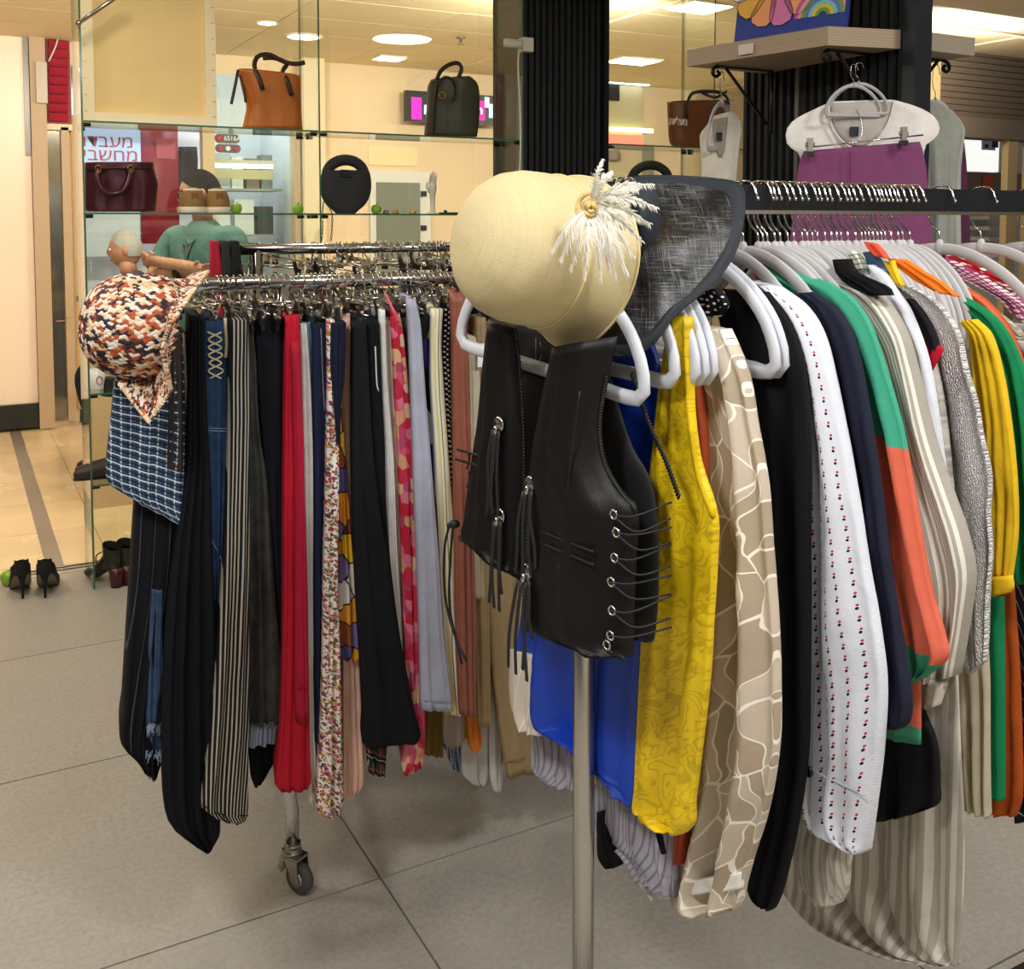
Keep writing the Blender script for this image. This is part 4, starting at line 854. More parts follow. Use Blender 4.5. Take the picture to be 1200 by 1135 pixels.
right('slip', 'white slip hanging below the grey pleated skirt', 'slip', cloth('white_slip', 'd8d8db'), .93, [(740, 960, 800, 980), (740, 1008, 800, 1010), (756, 1035, 796, 1050), (770, 1052, 790, 1052)])
right('top', 'black lace tassel piece left of the grey pleated skirt', 'top', BLK, .89, [(703, 950, 708, 950), (702, 980, 716, 985), (703, 1004, 726, 1010), (712, 1016, 722, 1016)], nf=10, nv=12)
right('blouse', 'yellow printed hem between steel post and royal blue dress', 'blouse', contour('yellow_print', 'd8b726', 'a98a1e', 24), .88, [(690, 840, 712, 880), (690, 890, 714, 920), (694, 908, 715, 922)], nf=10, nv=12)
right('blouse', 'yellow printed hem left of the steel post', 'blouse', bpy.data.materials['yellow_print'], .881, [(645, 840, 676, 846), (650, 848, 676, 868), (664, 858, 676, 872)], nf=10, nv=12)
M_YEL = contour('yellow_jacquard', 'e2c014', 'c9a90f', 24, 6)
yt = right('top', 'yellow sleeveless jacquard top beside the leather vest', 'top', M_YEL, .850, [(788, 368, 806, 372), (780, 410, 808, 430), (772, 470, 810, 480), (766, 530, 818, 540), (760, 590, 838, 604), (756, 640, 838, 656), (755, 700, 834, 720), (751, 780, 829, 800), (747, 860, 820, 880), (744, 925, 812, 940), (742, 952, 812, 962), (760, 957, 803, 975), (785, 970, 795, 978)], fold=.008, k=1.8, nf=24)
seam(yt, [(812, 500), (822, 560), (839, 605)], ('x', .850), cloth('yellow_hem', 'd2b20f'), .004, .004, 'armhole_edge')
right('belt', 'black ribbon hanging below the yellow top', 'belt', BLK, .86, [(768, 950, 773, 950), (770, 975, 775, 975), (776, 1000, 780, 1000)], nf=6, nv=8, front=.003, back=.003)
right('dress', 'rust red dress edge between the yellow top and beige blouse', 'dress', cloth('rust_red', 'a5492a'), .90, [(790, 350, 806, 356), (806, 430, 818, 440), (810, 520, 830, 540), (795, 940, 806, 940), (792, 1010, 800, 1012)], nf=8, nv=20)
M_LEAF = leafy('beige_leaf_ribbon', 'ab9b85', 'c4b6a4', 'efe8dc')
bl = right('blouse', 'sheer beige blouse with white leaf ribbons', 'blouse', M_LEAF, .93, [(812, 380, 852, 386), (818, 410, 872, 430), (826, 480, 884, 495), (824, 560, 896, 560), (822, 640, 902, 640), (822, 720, 908, 720), (816, 800, 911, 800), (812, 880, 909, 880), (804, 950, 897, 950), (797, 1005, 880, 1005), (792, 1045, 870, 1040), (792, 1060, 868, 1055), (815, 1066, 862, 1066)], fold=.012, k=2.4, nf=30, nv=44, front=.02)
part('cuff', cloth('white_satin_cuff', 'e6e2dc', .4), [(800, 1030, 872, 1020), (800, 1044, 871, 1040)], ('x', .928), bl, front=.022, back=.014, fold=.004, nf=14, nv=6, seed=3)
right('coat', 'long black coat right of the beige leaf blouse', 'coat', cloth('black_coat', '0e0f13'), 1.022, [(838, 338, 898, 342), (846, 380, 925, 378), (862, 430, 941, 432), (872, 520, 948, 520), (880, 650, 948, 650), (885, 800, 948, 800), (884, 880, 946, 880), (880, 960, 935, 960), (872, 1010, 917, 1040), (874, 1040, 908, 1062), (890, 1056, 904, 1066)], nf=22)
right('top', 'black top with white dots under the hat brim', 'top', bpy.data.materials['black_polka'], .955, [(812, 340, 840, 338), (818, 352, 850, 356), (826, 366, 838, 372)], nf=10, nv=10)
M_DOT = dots('white_double_dot', 'd3d7e2', [(.018, .0165, 0, 0, .0018, .002, '15172a', .0), (.018, .0165, -.05, -.27, .0017, .0018, 'c23a4a', .0)], wr=.4)
ds = right('shirt', 'white shirt printed with rows of double dots', 'shirt', M_DOT, 1.066, [(884, 328, 912, 336), (902, 350, 942, 358), (925, 390, 963, 392), (940, 450, 977, 445), (946, 560, 1000, 565), (942, 680, 1016, 660), (938, 760, 1030, 740), (939, 830, 1037, 800), (944, 895, 1034, 870), (945, 935, 1026, 940), (958, 966, 1020, 980), (1002, 990, 1016, 997)], fold=.008, k=1.5, nf=26, uref=.118, front=.022)
seam(ds, [(944, 885), (985, 905), (1028, 925)], ('x', 1.066), cloth('dot_seam', 'b9bdca'), .0014, .026); seam(ds, [(968, 780), (966, 860), (962, 950)], ('x', 1.066), bpy.data.materials['dot_seam'], .0014, .021, 'placket')
c = on_x(966, 897, 1.066); MB().lathe([(0, -.002), (.008, -.002), (.0085, .001), (.006, .003), (.005, .0015), (0, .0015)], c+Vector((-.031, 0, 0)), (-1, 0, 0), 18).build('button', plain('black_button', '0f0f10', .25), ds)
right('shirt', 'sheer white pleated cuff below the dotted shirt', 'shirt', stripes('organza_pleat', [(.008, .3, 0, 'a9a499')], 'c6c1b5'), 1.09, [(935, 920, 1006, 930), (932, 960, 1004, 965), (930, 1000, 995, 1010), (940, 1036, 992, 1042), (958, 1060, 984, 1058)], fold=.005, k=4)
right('blazer', 'navy linen blazer behind the dotted shirt', 'blazer', cloth('navy_linen', '1f2133', wr=.5), 1.10, [(928, 344, 950, 342), (945, 372, 980, 362), (960, 430, 1000, 400), (975, 520, 1017, 480), (990, 620, 1032, 580), (1004, 720, 1045, 680), (1014, 790, 1058, 760), (1020, 830, 1067, 820), (1028, 846, 1064, 846), (1040, 852, 1055, 854)], nf=20)
def mat_split(name, rows_y, colors, x):
    """colour-blocked cloth: blocks by height"""
    t = NT(name); z = t.n('ShaderNodeSeparateXYZ', {0: t.n('ShaderNodeNewGeometry').outputs['Position']}); pz = t.math('ADD', z.outputs[2], t.math('MULTIPLY', z.outputs[1], -.22))
    col = lin(colors[0])
    for (px, py), h in zip(rows_y, colors[1:]):
        p = on_x(px, py, x); col = t.mix(t.math('LESS_THAN', pz, p.z-.22*p.y), col, lin(h))
    weave(t, wr=.4); return t.fin(col, .85, 0, .2)
M_BLOCK = mat_split('green_coral_block', [(1032, 512), (1078, 762)], ['3f9f82', 'd2664f', '3d8f6c'], 1.155)
gc = right('shirt', 'colour-blocked shirt, green shoulders and coral sleeve', 'shirt', M_BLOCK, 1.155, [(890, 311, 905, 308), (905, 325, 935, 318), (935, 350, 985, 340), (962, 385, 1014, 372), (983, 440, 1035, 430), (1000, 500, 1055, 500), (1016, 560, 1066, 560), (1032, 630, 1078, 630), (1045, 700, 1092, 700), (1053, 750, 1105, 745), (1055, 790, 1108, 772), (1066, 802, 1085, 792)], fold=.007, nf=22)
part('collar', cloth('coral_collar', 'c9603f'), [(886, 320, 896, 308), (892, 330, 905, 320), (905, 340, 918, 334)], ('x', 1.15), gc, nf=8, nv=8)
part('hem', mat_split('green_coral_hem', [(1055, 838)], ['c4604a', '3f8a6a'], 1.165), [(1046, 780, 1078, 780), (1040, 830, 1079, 830), (1035, 860, 1079, 872)], ('x', 1.17), gc, nf=10, nv=10)
M_WST = stripes('white_satin_stripe', [(.014, .5, 0, 'a09b90')], 'dcd7cc', wr=.45, rough=.6)
ws = right('shirt_dress', 'long white shirt dress with satin stripes reaching lowest', 'dress', M_WST, 1.215, [(938, 322, 975, 324), (970, 345, 1030, 345), (1005, 385, 1060, 385), (1028, 440, 1074, 430), (1045, 520, 1094, 510), (1062, 580, 1112, 565), (1075, 640, 1132, 620), (1085, 690, 1142, 670), (1092, 740, 1136, 720), (1085, 800, 1124, 790)], fold=.008, k=2, uref=.26, nf=26, nv=40, front=.024)
part('skirt', stripes('white_satin_stripe_2', [(.02, .5, 0, 'a19b8e')], 'c6bfb1', wr=.4, rough=.6), [(1000, 780, 1122, 780), (960, 880, 1126, 880), (925, 960, 1130, 960), (913, 1030, 1130, 1020), (930, 1062, 1128, 1065), (960, 1090, 1125, 1100), (1010, 1112, 1124, 1122), (1080, 1124, 1122, 1131)], ('x', 1.24), ws, fold=.012, k=4, uproj=True, nf=30, nv=40, front=.01, back=.02, seed=7)
part('cuff', bpy.data.materials['white_satin_stripe'], [(1088, 792, 1110, 800), (1086, 830, 1100, 826)], ('x', 1.2), ws, nf=10, nv=6)
right('skirt', 'black skirt hem under the colour-blocked shirt', 'skirt', BLK, 1.20, [(1018, 840, 1080, 830), (1020, 880, 1096, 870), (1022, 930, 1100, 920), (1022, 958, 1098, 942), (1040, 960, 1070, 954)])
right('top', 'black top with standing collar among the hangers', 'top', BLK, 1.20, [(979, 304, 996, 303), (983, 320, 1004, 318), (996, 334, 1040, 336), (1020, 346, 1046, 346)], nf=12, nv=14, front=.008, back=.008)
right('shirt', 'white shirt collar with green plaid lining', 'shirt', plaid('green_plaid_collar', 'd8d8cc', [(.008, .4, 0, '5d7a4e', .8)], [(.009, .3, 0, '4a3d5c', .7)]), 1.235, [(994, 296, 1002, 294), (1000, 306, 1012, 304), (1004, 318, 1016, 316)], nf=8, nv=8, front=.006, back=.006)
right('shirt', 'plain white shirt beside the black standing collar', 'shirt', cloth('cool_white', 'd3d8e2'), 1.25, [(1010, 312, 1022, 310), (1004, 326, 1034, 318), (1016, 340, 1048, 338), (1040, 360, 1066, 366), (1060, 420, 1088, 430), (1075, 540, 1105, 540), (1090, 640, 1120, 640)], nf=12)
right('shirt', 'steel blue shirt collar among the hangers', 'shirt', cloth('steel_blue', '3f5a78'), 1.262, [(1012, 296, 1024, 294), (1018, 306, 1034, 306), (1026, 318, 1042, 320)], nf=8, nv=8, front=.006, back=.006)
right('shirt', 'coral red shirt collar peeking over the hangers', 'shirt', cloth('coral_red', 'e0543c'), 1.255, [(1014, 283, 1028, 286), (1020, 292, 1036, 294), (1028, 300, 1042, 303)], nf=8, nv=8, front=.006, back=.006)
right('top', 'black top between the white shirt and the red sleeve', 'top', BLK, 1.285, [(1060, 350, 1070, 350), (1070, 372, 1084, 368), (1086, 398, 1096, 392), (1096, 420, 1102, 420)], nf=8, nv=10, front=.006, back=.006)
# red flared sleeve: an open cone
rs = thing('top', 'bright red top with a flared sleeve sticking out', 'top', on_x(1066, 386, 1.30), GR)
A = on_x(1062, 384, 1.31); B1 = on_x(1107, 409, 1.285); B2 = on_x(1080, 459, 1.285); Cc = (B1+B2)/2; e1 = (B1-B2)/2; e2 = Vector((-.017, -.012, .0)); nn = (Cc-A)
def cone(u, v):
    q = 2*PI*u; r = .30+.70*v; return A+nn*v+(e1*math.cos(q)+e2*math.sin(q))*r
MB().grid(cone, 28, 10, wu=True).grid(lambda u, v: A+nn*(1-.9*v)+(e1*math.cos(-2*PI*u)+e2*math.sin(-2*PI*u))*(.30+.70*(1-.9*v))*.96, 28, 10, wu=True).build('sleeve', cloth('bright_red', 'b8112c', wr=.3), rs)
loft(MB(), [(1052, 360, 1066, 372), (1058, 400, 1078, 400), (1066, 480, 1086, 480), (1080, 600, 1100, 600)], ('x', 1.315), nf=10, nv=16).build('body', bpy.data.materials['bright_red'], rs)
M_LACE = lace('white_lace', 'e2e0de', 330)
right('blouse', 'white scalloped lace blouse', 'blouse', M_LACE, 1.355, [(1044, 333, 1062, 334), (1062, 352, 1095, 352), (1080, 385, 1120, 385), (1092, 440, 1135, 430), (1098, 520, 1148, 500), (1104, 580, 1158, 555), (1115, 640, 1160, 600), (1124, 700, 1160, 650), (1128, 760, 1154, 720), (1136, 790, 1152, 775)], fold=.006, nf=20, edge=.003)
right('skirt', 'cream linen skirt below the white lace blouse', 'skirt', cloth('cream_linen', 'b7ad95'), 1.40, [(1105, 740, 1155, 740), (1112, 800, 1158, 800), (1120, 900, 1158, 900), (1128, 945, 1158, 958)], fold=.006, k=3)
right('shirt', 'sheer ecru top between red sleeve and lace blouse', 'shirt', lace('ecru_lace', 'cfccc4', 60), 1.335, [(1064, 400, 1090, 400), (1074, 470, 1104, 470), (1084, 560, 1114, 560), (1096, 650, 1124, 650)], nf=12)
YB = cloth('yellow_crepe', 'dfb520', wr=.4)
yb = right('blouse', 'yellow blouse with gathered cuff beside the lace blouse', 'blouse', YB, 1.44, [(1126, 376, 1142, 374), (1136, 392, 1160, 392), (1140, 430, 1174, 440), (1146, 500, 1184, 500), (1150, 570, 1190, 570), (1156, 630, 1190, 630), (1160, 672, 1184, 676)], fold=.009, k=2.2, nf=22)
part('cuff', YB, [(1162, 674, 1186, 674), (1163, 686, 1188, 688), (1164, 697, 1184, 694)], ('x', 1.438), yb, nf=12, nv=6, front=.016)
right('shirt', 'yellow shirt collar among the hangers', 'shirt', cloth('yellow_collar', 'e3bd22'), 1.268, [(1030, 307, 1048, 305), (1040, 318, 1052, 318), (1052, 334, 1060, 336)], nf=8, nv=8, front=.006, back=.006)
GRN = cloth('emerald_green', '127a4c', wr=.5)
right('jacket', 'emerald green jacket right of the yellow blouse', 'jacket', GRN, 1.50, [(1064, 330, 1086, 332), (1094, 346, 1130, 348), (1128, 365, 1168, 374), (1152, 395, 1192, 415), (1168, 440, 1206, 470), (1178, 520, 1216, 560), (1184, 620, 1222, 620), (1188, 680, 1220, 690)], nf=20)
right('shirt', 'orange shirt collar among the hangers', 'shirt', cloth('orange_cotton', 'ea7a22'), 1.29, [(1042, 303, 1062, 304), (1056, 314, 1080, 316), (1074, 328, 1106, 332), (1096, 340, 1124, 348)], nf=10, nv=12, front=.008, back=.008)
right('cardigan', 'coral cardigan behind the emerald jacket', 'cardigan', cloth('coral_knit', 'd9663f'), 1.555, [(1100, 330, 1116, 330), (1126, 344, 1150, 348), (1150, 362, 1176, 376), (1172, 392, 1194, 412), (1188, 440, 1204, 452), (1200, 520, 1214, 520)], nf=12, front=.01)
right('skirt', 'emerald green skirt hem below the lace blouse', 'skirt', GRN.copy(), 1.47, [(1154, 700, 1174, 700), (1158, 800, 1174, 800), (1160, 900, 1174, 900), (1160, 932, 1174, 938)], nf=10)
right('dress', 'rust orange long dress right of the green hem', 'dress', cloth('rust_orange', 'a44a16'), 1.52, [(1160, 690, 1186, 690), (1168, 780, 1192, 780), (1168, 880, 1196, 880), (1160, 940, 1196, 935), (1162, 954, 1190, 956)], nf=12)
right('skirt', 'black skirt with fine white diagonal stripes at right edge', 'skirt', stripes('black_diag', [(.02, .06, 0, 'b8b8b8')], '131316', slant=.6), 1.59, [(1178, 680, 1230, 680), (1184, 800, 1232, 800), (1188, 920, 1232, 930), (1190, 962, 1230, 966)], nf=14)
right('blouse', 'cream crochet-edged blouse near the red floral one', 'blouse', lace('cream_crochet', 'd8cdb4', 90), 1.60, [(1082, 312, 1096, 310), (1096, 328, 1124, 330), (1120, 348, 1160, 360), (1150, 372, 1196, 388), (1172, 400, 1196, 402)], nf=14, front=.008, edge=.003)
right('blouse', 'purple blouse with white dots', 'blouse', dots('purple_dots', '9c3f72', [(.012, .012, 0, 0, .0042, .0042, 'e8dcd8', .5)]), 1.645, [(1096, 306, 1110, 303), (1112, 318, 1140, 318), (1140, 332, 1176, 340), (1170, 350, 1210, 362), (1192, 372, 1212, 382)], nf=14, front=.008)
right('blouse', 'red blouse with white flowers under the wide grey hanger', 'blouse', floral('red_floral', 'b01a2c', [(['f0e6de', 'b01a2c'], 1.0, .3)], 70), 1.70, [(1104, 293, 1112, 290), (1108, 304, 1132, 302), (1124, 314, 1166, 322), (1160, 328, 1206, 340), (1190, 342, 1210, 350)], nf=14, front=.008)
# ================================================================== LEATHER VEST
VN = at_d(772, 470, 1.255); VF = at_d(550, 385, 1.555); vd = (VF-VN); vd.z = 0; vd.normalize(); vn = Vector((vd.y, -vd.x, 0))
if vn.dot(CAM-VN) < 0: vn = -vn
VP = ('p', VN, vn); VB = ('p', VN-vn*.055, vn)
LEA = NT('black_leather'); _n = LEA.noise(55, 5, rough=.6); _w = LEA.noise(9, 4, dist=.6); LEA.bump(LEA.math('ADD', LEA.math('MULTIPLY', _n.outputs[0], .12), LEA.math('MULTIPLY', _w.outputs[0], 1.0)), .5, .008)
LEA = LEA.fin(lin('0c0b0c'), .5, 0, .32)
LINING = plain('black_lining', '0a0a0c', .7); BRAID = plain('black_lacing', '101011', .6)
vest = thing('leather_vest', 'black leather vest with silver conchos, fringes and laced sides', 'vest', VN-Vector((0, 0, .3)))
loft(MB(), [(598, 372, 700, 380), (582, 430, 715, 440), (572, 500, 740, 520), (562, 570, 762, 560), (560, 620, 771, 610), (564, 655, 772, 690), (600, 672, 768, 742), (690, 740, 764, 752)], VB, nf=24, nv=24, front=.012, back=.012, fold=.004).build('back_panel', LINING, vest)
pA = [(580, 372, 606, 384), (571, 440, 610, 430), (563, 500, 614, 492), (554, 560, 615, 545), (548, 605, 614, 605), (545, 628, 613, 648), (572, 642, 612, 664), (600, 656, 611, 668)]
pB = [(652, 408, 724, 394), (645, 440, 714, 440), (636, 490, 706, 495), (627, 540, 711, 540), (622, 575, 728, 572), (620, 600, 748, 596), (618, 650, 746, 655), (617, 705, 744, 710), (620, 728, 743, 752), (680, 750, 742, 768)]
loft(MB(), pA, VP, nf=18, nv=28, front=.03, back=.004, fold=.003, seed=2, power=1.7).build('front_panel', LEA, vest)
loft(MB(), pB, VP, nf=22, nv=30, front=.04, back=.004, fold=.004, seed=5, power=1.7).build('front_panel', LEA, vest)
def vpt(px, py, off=0.0): return plane_pt(VP, px, py)+vn*off
def braid(pts, off, n=60, r=.0028):
    L = crv([vpt(a, b, off) for a, b in pts], n); mb = MB()
    for i in range(n-1):
        d = (L[i+1]-L[i]); t = d.normalized(); s = t.cross(vn); m = (L[i]+L[i+1])/2; mb.tube([m-t*d.length*.55-s*r*1.1, m+t*d.length*.55+s*r*1.1], r*.72, 5)
    return tag(mb.build('braided_edge', BRAID, vest), kind='stuff')
braid([(606, 384), (611, 430), (615, 492), (616, 545), (615, 605), (613, 650)], .004, 70)
braid([(653, 408), (645, 440), (635, 490), (626, 540), (621, 590), (618, 650), (617, 705), (621, 728)], .004, 80)
braid([(545, 628), (572, 643), (600, 657), (612, 667)], .012, 30); braid([(621, 730), (680, 750), (742, 767)], .016, 40)
braid([(714, 440), (706, 495), (711, 540), (728, 572), (749, 597)], .006, 50)
braid([(715, 440), (735, 500), (755, 545), (771, 590)], -.04, 40)
def vline(pts, name='welt', r=.0022, off=.03, m=LEA): return MB().tube(crv([vpt(a, b, off) for a, b in pts], 14), r, 6).build(name, m, vest)
vline([(551, 524), (572, 530), (597, 540)], off=.024); vline([(549, 535), (572, 542), (597, 552)], off=.024)
vline([(656, 616), (690, 629), (720, 640)], off=.037); vline([(655, 629), (690, 643), (720, 655)], off=.037)
vline([(703, 455), (693, 530), (684, 608)], 'dart', .0012, .036, BRAID); vline([(678, 655), (676, 740)], 'dart', .0012, .036, BRAID)
SILV = plain('silver_concho', 'c8c6c0', .18, 1.0)
def concho(px, py, off, fr, seed):
    rq = random.Random(seed); c = vpt(px, py, off); R = .0115
    o = MB().lathe([(0, .004), (R*.35, .0042), (R*.45, .0025), (R*.75, .003), (R, .0012), (R, 0), (0, 0)], c, vn, 20).build('concho', SILV, vest)
    MB().ball(c+vn*.006-Vector((0, 0, .008)), (.004, .004, .007), 8, 6).build('bead', SILV, o)
    for (x0, y0, x1, y1) in fr:
        mb = MB(); P = crv([vpt(x0, y0, off+.005), vpt((x0*2+x1)/3+rq.uniform(-2, 2), (y0*2+y1)/3, off+.008), vpt((x0+2*x1)/3+rq.uniform(-2, 2), (y0+2*y1)/3, off+.008), vpt(x1, y1, off+.006)], 12)
        mb.tube(P, .0034, 6, flat=(.3, 1), ref=vn); mb.build('fringe_strip', plain('fringe_leather', '17181c', .6) if 'fringe_leather' not in bpy.data.materials else bpy.data.materials['fringe_leather'], vest)
concho(601, 494, .026, [(597, 500, 590, 600), (600, 502, 597, 598), (604, 502, 604, 600), (599, 500, 594, 590)], 1)
concho(602, 600, .026, [(598, 606, 593, 700), (601, 606, 599, 706), (604, 606, 605, 710), (606, 606, 608, 690)], 2)
concho(643, 562, .034, [(638, 570, 630, 665), (641, 570, 638, 668), (646, 570, 648, 668), (648, 570, 653, 660)], 3)
concho(640, 663, .036, [(633, 672, 622, 772), (637, 674, 631, 780), (642, 674, 644, 788), (646, 674, 639, 775), (645, 672, 651, 740)], 4)
GR_ = [(737, 598), (740, 619), (738, 648), (734, 676), (735, 709), (733, 738), (729, 749)]
for a, b in GR_:
    L = [vpt(a, b, .028)+(vd*math.cos(q)+Vector((0, 0, 1))*math.sin(q))*.0056 for q in [2*PI*k/14 for k in range(14)]]; MB().tube(L, .0016, 6, closed=True).build('grommet', SILV, vest)
for k, (a, b) in enumerate(GR_[:-1]):
    MB().tube(crv([vpt(a, b, .03), vpt(a+16, b+4, .02), vpt(765, b-4+(k % 2)*9, -.035)], 10), .0014, 5).build('side_lace', BRAID, vest)
    if k < 5: MB().tube(crv([vpt(a, b, .03), vpt(a+18, b+22, .016), vpt(764, GR_[k+1][1]-6, -.035)], 10), .0014, 5).build('side_lace', BRAID, vest)
MB().ball(vpt(540, 612, .012), (.009, .009, .007), 8, 6).ball(vpt(533, 614, .01), .005, 8, 5).build('lace_knot', BRAID, vest)
MB().tube(crv([vpt(534, 612, .012), vpt(527, 640, .01), vpt(528, 700, .01), vpt(540, 745, .01), vpt(553, 773, .01)], 16), .0022, 6).tube(crv([vpt(538, 616, .012), vpt(534, 650, .01), vpt(533, 710, .01), vpt(546, 770, .01), vpt(547, 776, .01)], 16), .0022, 6).build('hanging_lace', BRAID, vest)
for y0 in (530, 552, 580): MB().tube(crv([vpt(556, y0, .01), vpt(550, y0+8, .0), vpt(553, y0+18, .01)], 8), .0017, 5).build('side_lace', BRAID, vest)
# neck label: hide outline and a word
def bpt(px, py): return plane_pt(VB, px, py)+vn*.0135
hide = [(641, 400), (643, 412), (640, 424), (647, 420), (650, 424), (655, 420), (662, 424), (660, 412), (664, 400)]
MB().tube(crv([bpt(a, b) for a, b in hide], 30), .0006, 4).tube([bpt(636, 395), bpt(636, 420)], .0005, 4).build('hide_emblem', plain('white_print', 'c4c4c4', .6), vest)
# ================================================================== HATS
def straw(name, c1, c2, fine=260, rough=.65, alpha=None):
    t = NT(name); co = t.uv()[2]
    a = t.n('ShaderNodeTexWave', {'Scale': fine, 'Distortion': 2.0, 'Detail': 2.0}, bands_direction='X'); t.set(a.inputs[0], co)
    b = t.n('ShaderNodeTexWave', {'Scale': fine*.8, 'Distortion': 2.5, 'Detail': 2.0}, bands_direction='Y'); t.set(b.inputs[0], co)
    c = t.noise(7, 4); w = t.math('MULTIPLY', a.outputs[0], b.outputs[0])
    col = t.mix(w, lin(c1), lin(c2)); col = t.mix(t.math('MULTIPLY', c.outputs[0], .35), col, lin(c1))
    st = [t.n('ShaderNodeTexNoise', {'Scale': 1.0, 'Detail': 3.0, 'Vector': t.n('ShaderNodeMapping', {'Rotation': (0, 0, r), 'Scale': q, 'Vector': co}).outputs[0]}).outputs[0] for r, q in ((.1, (9, 700, 1)), (.1, (700, 9, 1)))]
    sm = t.math('MULTIPLY', t.math('ADD', st[0], st[1]), .5); col = t.mix(t.ramp(sm, [(.36, (1, 1, 1, 1)), (.6, (0, 0, 0, 1))]), col, lin(c1))
    t.bump(t.math('ADD', t.math('MULTIPLY', w, .3), t.math('MULTIPLY', sm, 2.2)), .45, .0012); m = t.fin(col, rough, 0, .3)
    return m
CHC = at_d(636, 294, 1.40)
A_ = (RGT*-.827+UPV*.12-FWD*.54).normalized(); Dn = (-UPV-A_*(-UPV).dot(A_)).normalized(); Sd = A_.cross(Dn)
if Sd.dot(FWD) < 0: Sd = -Sd
cl = thing('cloche_hat', 'cream straw cloche hat with white feathers hung on the rack end', 'hat', CHC)
CREAMST = straw('cream_sinamay', 'd3c290', 'efe6c8', 800)
def cloche(prof):
    def fn(u, v):
        i = v*(len(prof)-1); k = min(int(i), len(prof)-2); f = i-k; h = prof[k][0]*(1-f)+prof[k+1][0]*f; r = prof[k][1]*(1-f)+prof[k+1][1]*f; fl = prof[k][2]*(1-f)+prof[k+1][2]*f
        q = 2*PI*u; c = math.cos(q); s = math.sin(q)     # c=1 down, s=1 away from the camera
        dirn = Dn*c+Sd*s
        w = .5+.5*c; rr = r+fl*(.013*w+.008*max(0, -s)*(1-.3*abs(c))+.004*math.sin(3*q+.5)); hh = h-fl*(.014*w+.006*max(0, -s)-.006*max(0, -c))
        return CHC+A_*hh+dirn*rr
    return fn
import bisect
pts = [Vector((-.048, .113, 1)), Vector((-.036, .110, .7)), Vector((-.022, .1075, .32)), Vector((-.010, .1055, .06)), Vector((0, .1048, 0)), Vector((.02, .1045, 0)), Vector((.045, .103, 0)), Vector((.07, .097, 0)), Vector((.09, .086, 0)), Vector((.106, .070, 0)), Vector((.117, .05, 0)), Vector((.122, .028, 0)), Vector((.124, .0005, 0))]
P = [tuple(p) for p in crv(pts, 44)]
MB().grid(cloche(P), 64, 43, wu=True, uvs=(.66, .3)).build('crown', CREAMST, cl)
pin = [(h-.001, r-.0025, f) for h, r, f in P[:26]]
MB().grid(cloche(pin), 64, 25, wu=True, uvs=(.66, .2)).build('lining', CREAMST, cl)
fnc = cloche([(-.003, .1055, .02), (-.003, .1055, .02)]); MB().tube([fnc(k/64, 0) for k in range(64)], .0022, 6, closed=True).build('crown_band', plain('cream_cord', 'd9c690', .7), cl)
fnb = cloche([tuple(pts[0]), tuple(pts[0])]); MB().tube([fnb(k/64, 0) for k in range(64)], .0022, 6, closed=True).build('brim_edge', bpy.data.materials['cream_cord'], cl)
# rosette and ostrich feathers
RO = at_d(692, 243, 1.262); RX = (CAM-RO).normalized(); ru_ = RGT; rv_ = UPV
mb = MB()
for k in range(5):
    r = .004+.0034*k; off = Vector((rg.uniform(-.002, .002), 0, rg.uniform(-.002, .002)))
    mb.tube([RO+off+RX*(.013-.0018*k)+(ru_*math.cos(q)*r+rv_*math.sin(q)*r*1.1)+RX*.002*math.sin(3*q+k) for q in [2*PI*j/26 for j in range(26)]], .0026, 6, closed=True)
mb.build('rosette', plain('cream_rosette', 'd2b878', .6), cl)
FEA = plain('white_feather', 'efece2', .8); ft = [(718, 200, -4), (706, 186, 0), (748, 222, 6), (766, 216, 6), (770, 243, 8), (762, 262, 6), (752, 282, 5), (742, 300, 4), (736, 322, 0), (722, 326, -2), (704, 328, -4), (684, 326, -5), (668, 316, -6), (656, 306, -6), (646, 294, -6), (714, 316, -2), (738, 236, 6), (730, 268, 5)]
for k, (px, py, sag) in enumerate(ft):
    rq = random.Random(k); E = at_d(px, py, 1.25+rq.uniform(-.015, .02)); M1 = RO.lerp(E, .5)+UPV*(.012 if py < 250 else .008)+RX*.02
    L = crv([RO, M1, E], 16); mb = MB(); mb.tube(L, lambda f: .0011*(1-.7*f), 4)
    for j in range(2, 16):
        t = (L[j]-L[j-1]).normalized(); s = t.cross(RX).normalized(); ln = .016*(.35+.65*math.sin(PI*min(1, j/13)))
        for sg in (-1, 1):
            for h in range(3):
                b = L[j-1].lerp(L[j], h/3); d = (s*sg*rq.uniform(.4, 1)+t*rq.uniform(.9, 1.6)+RX*rq.uniform(-.3, .5)).normalized()*ln*rq.uniform(.6, 1.2); w = RX.cross(d).normalized()*.0005
                mb.add([b-w, b+w, b+d*.6+w*.8-Vector((0, 0, .001)), b+d-Vector((0, 0, .004))], [(0, 1, 2), (0, 2, 3)])
    mb.build('feather', FEA, cl, smooth=False)
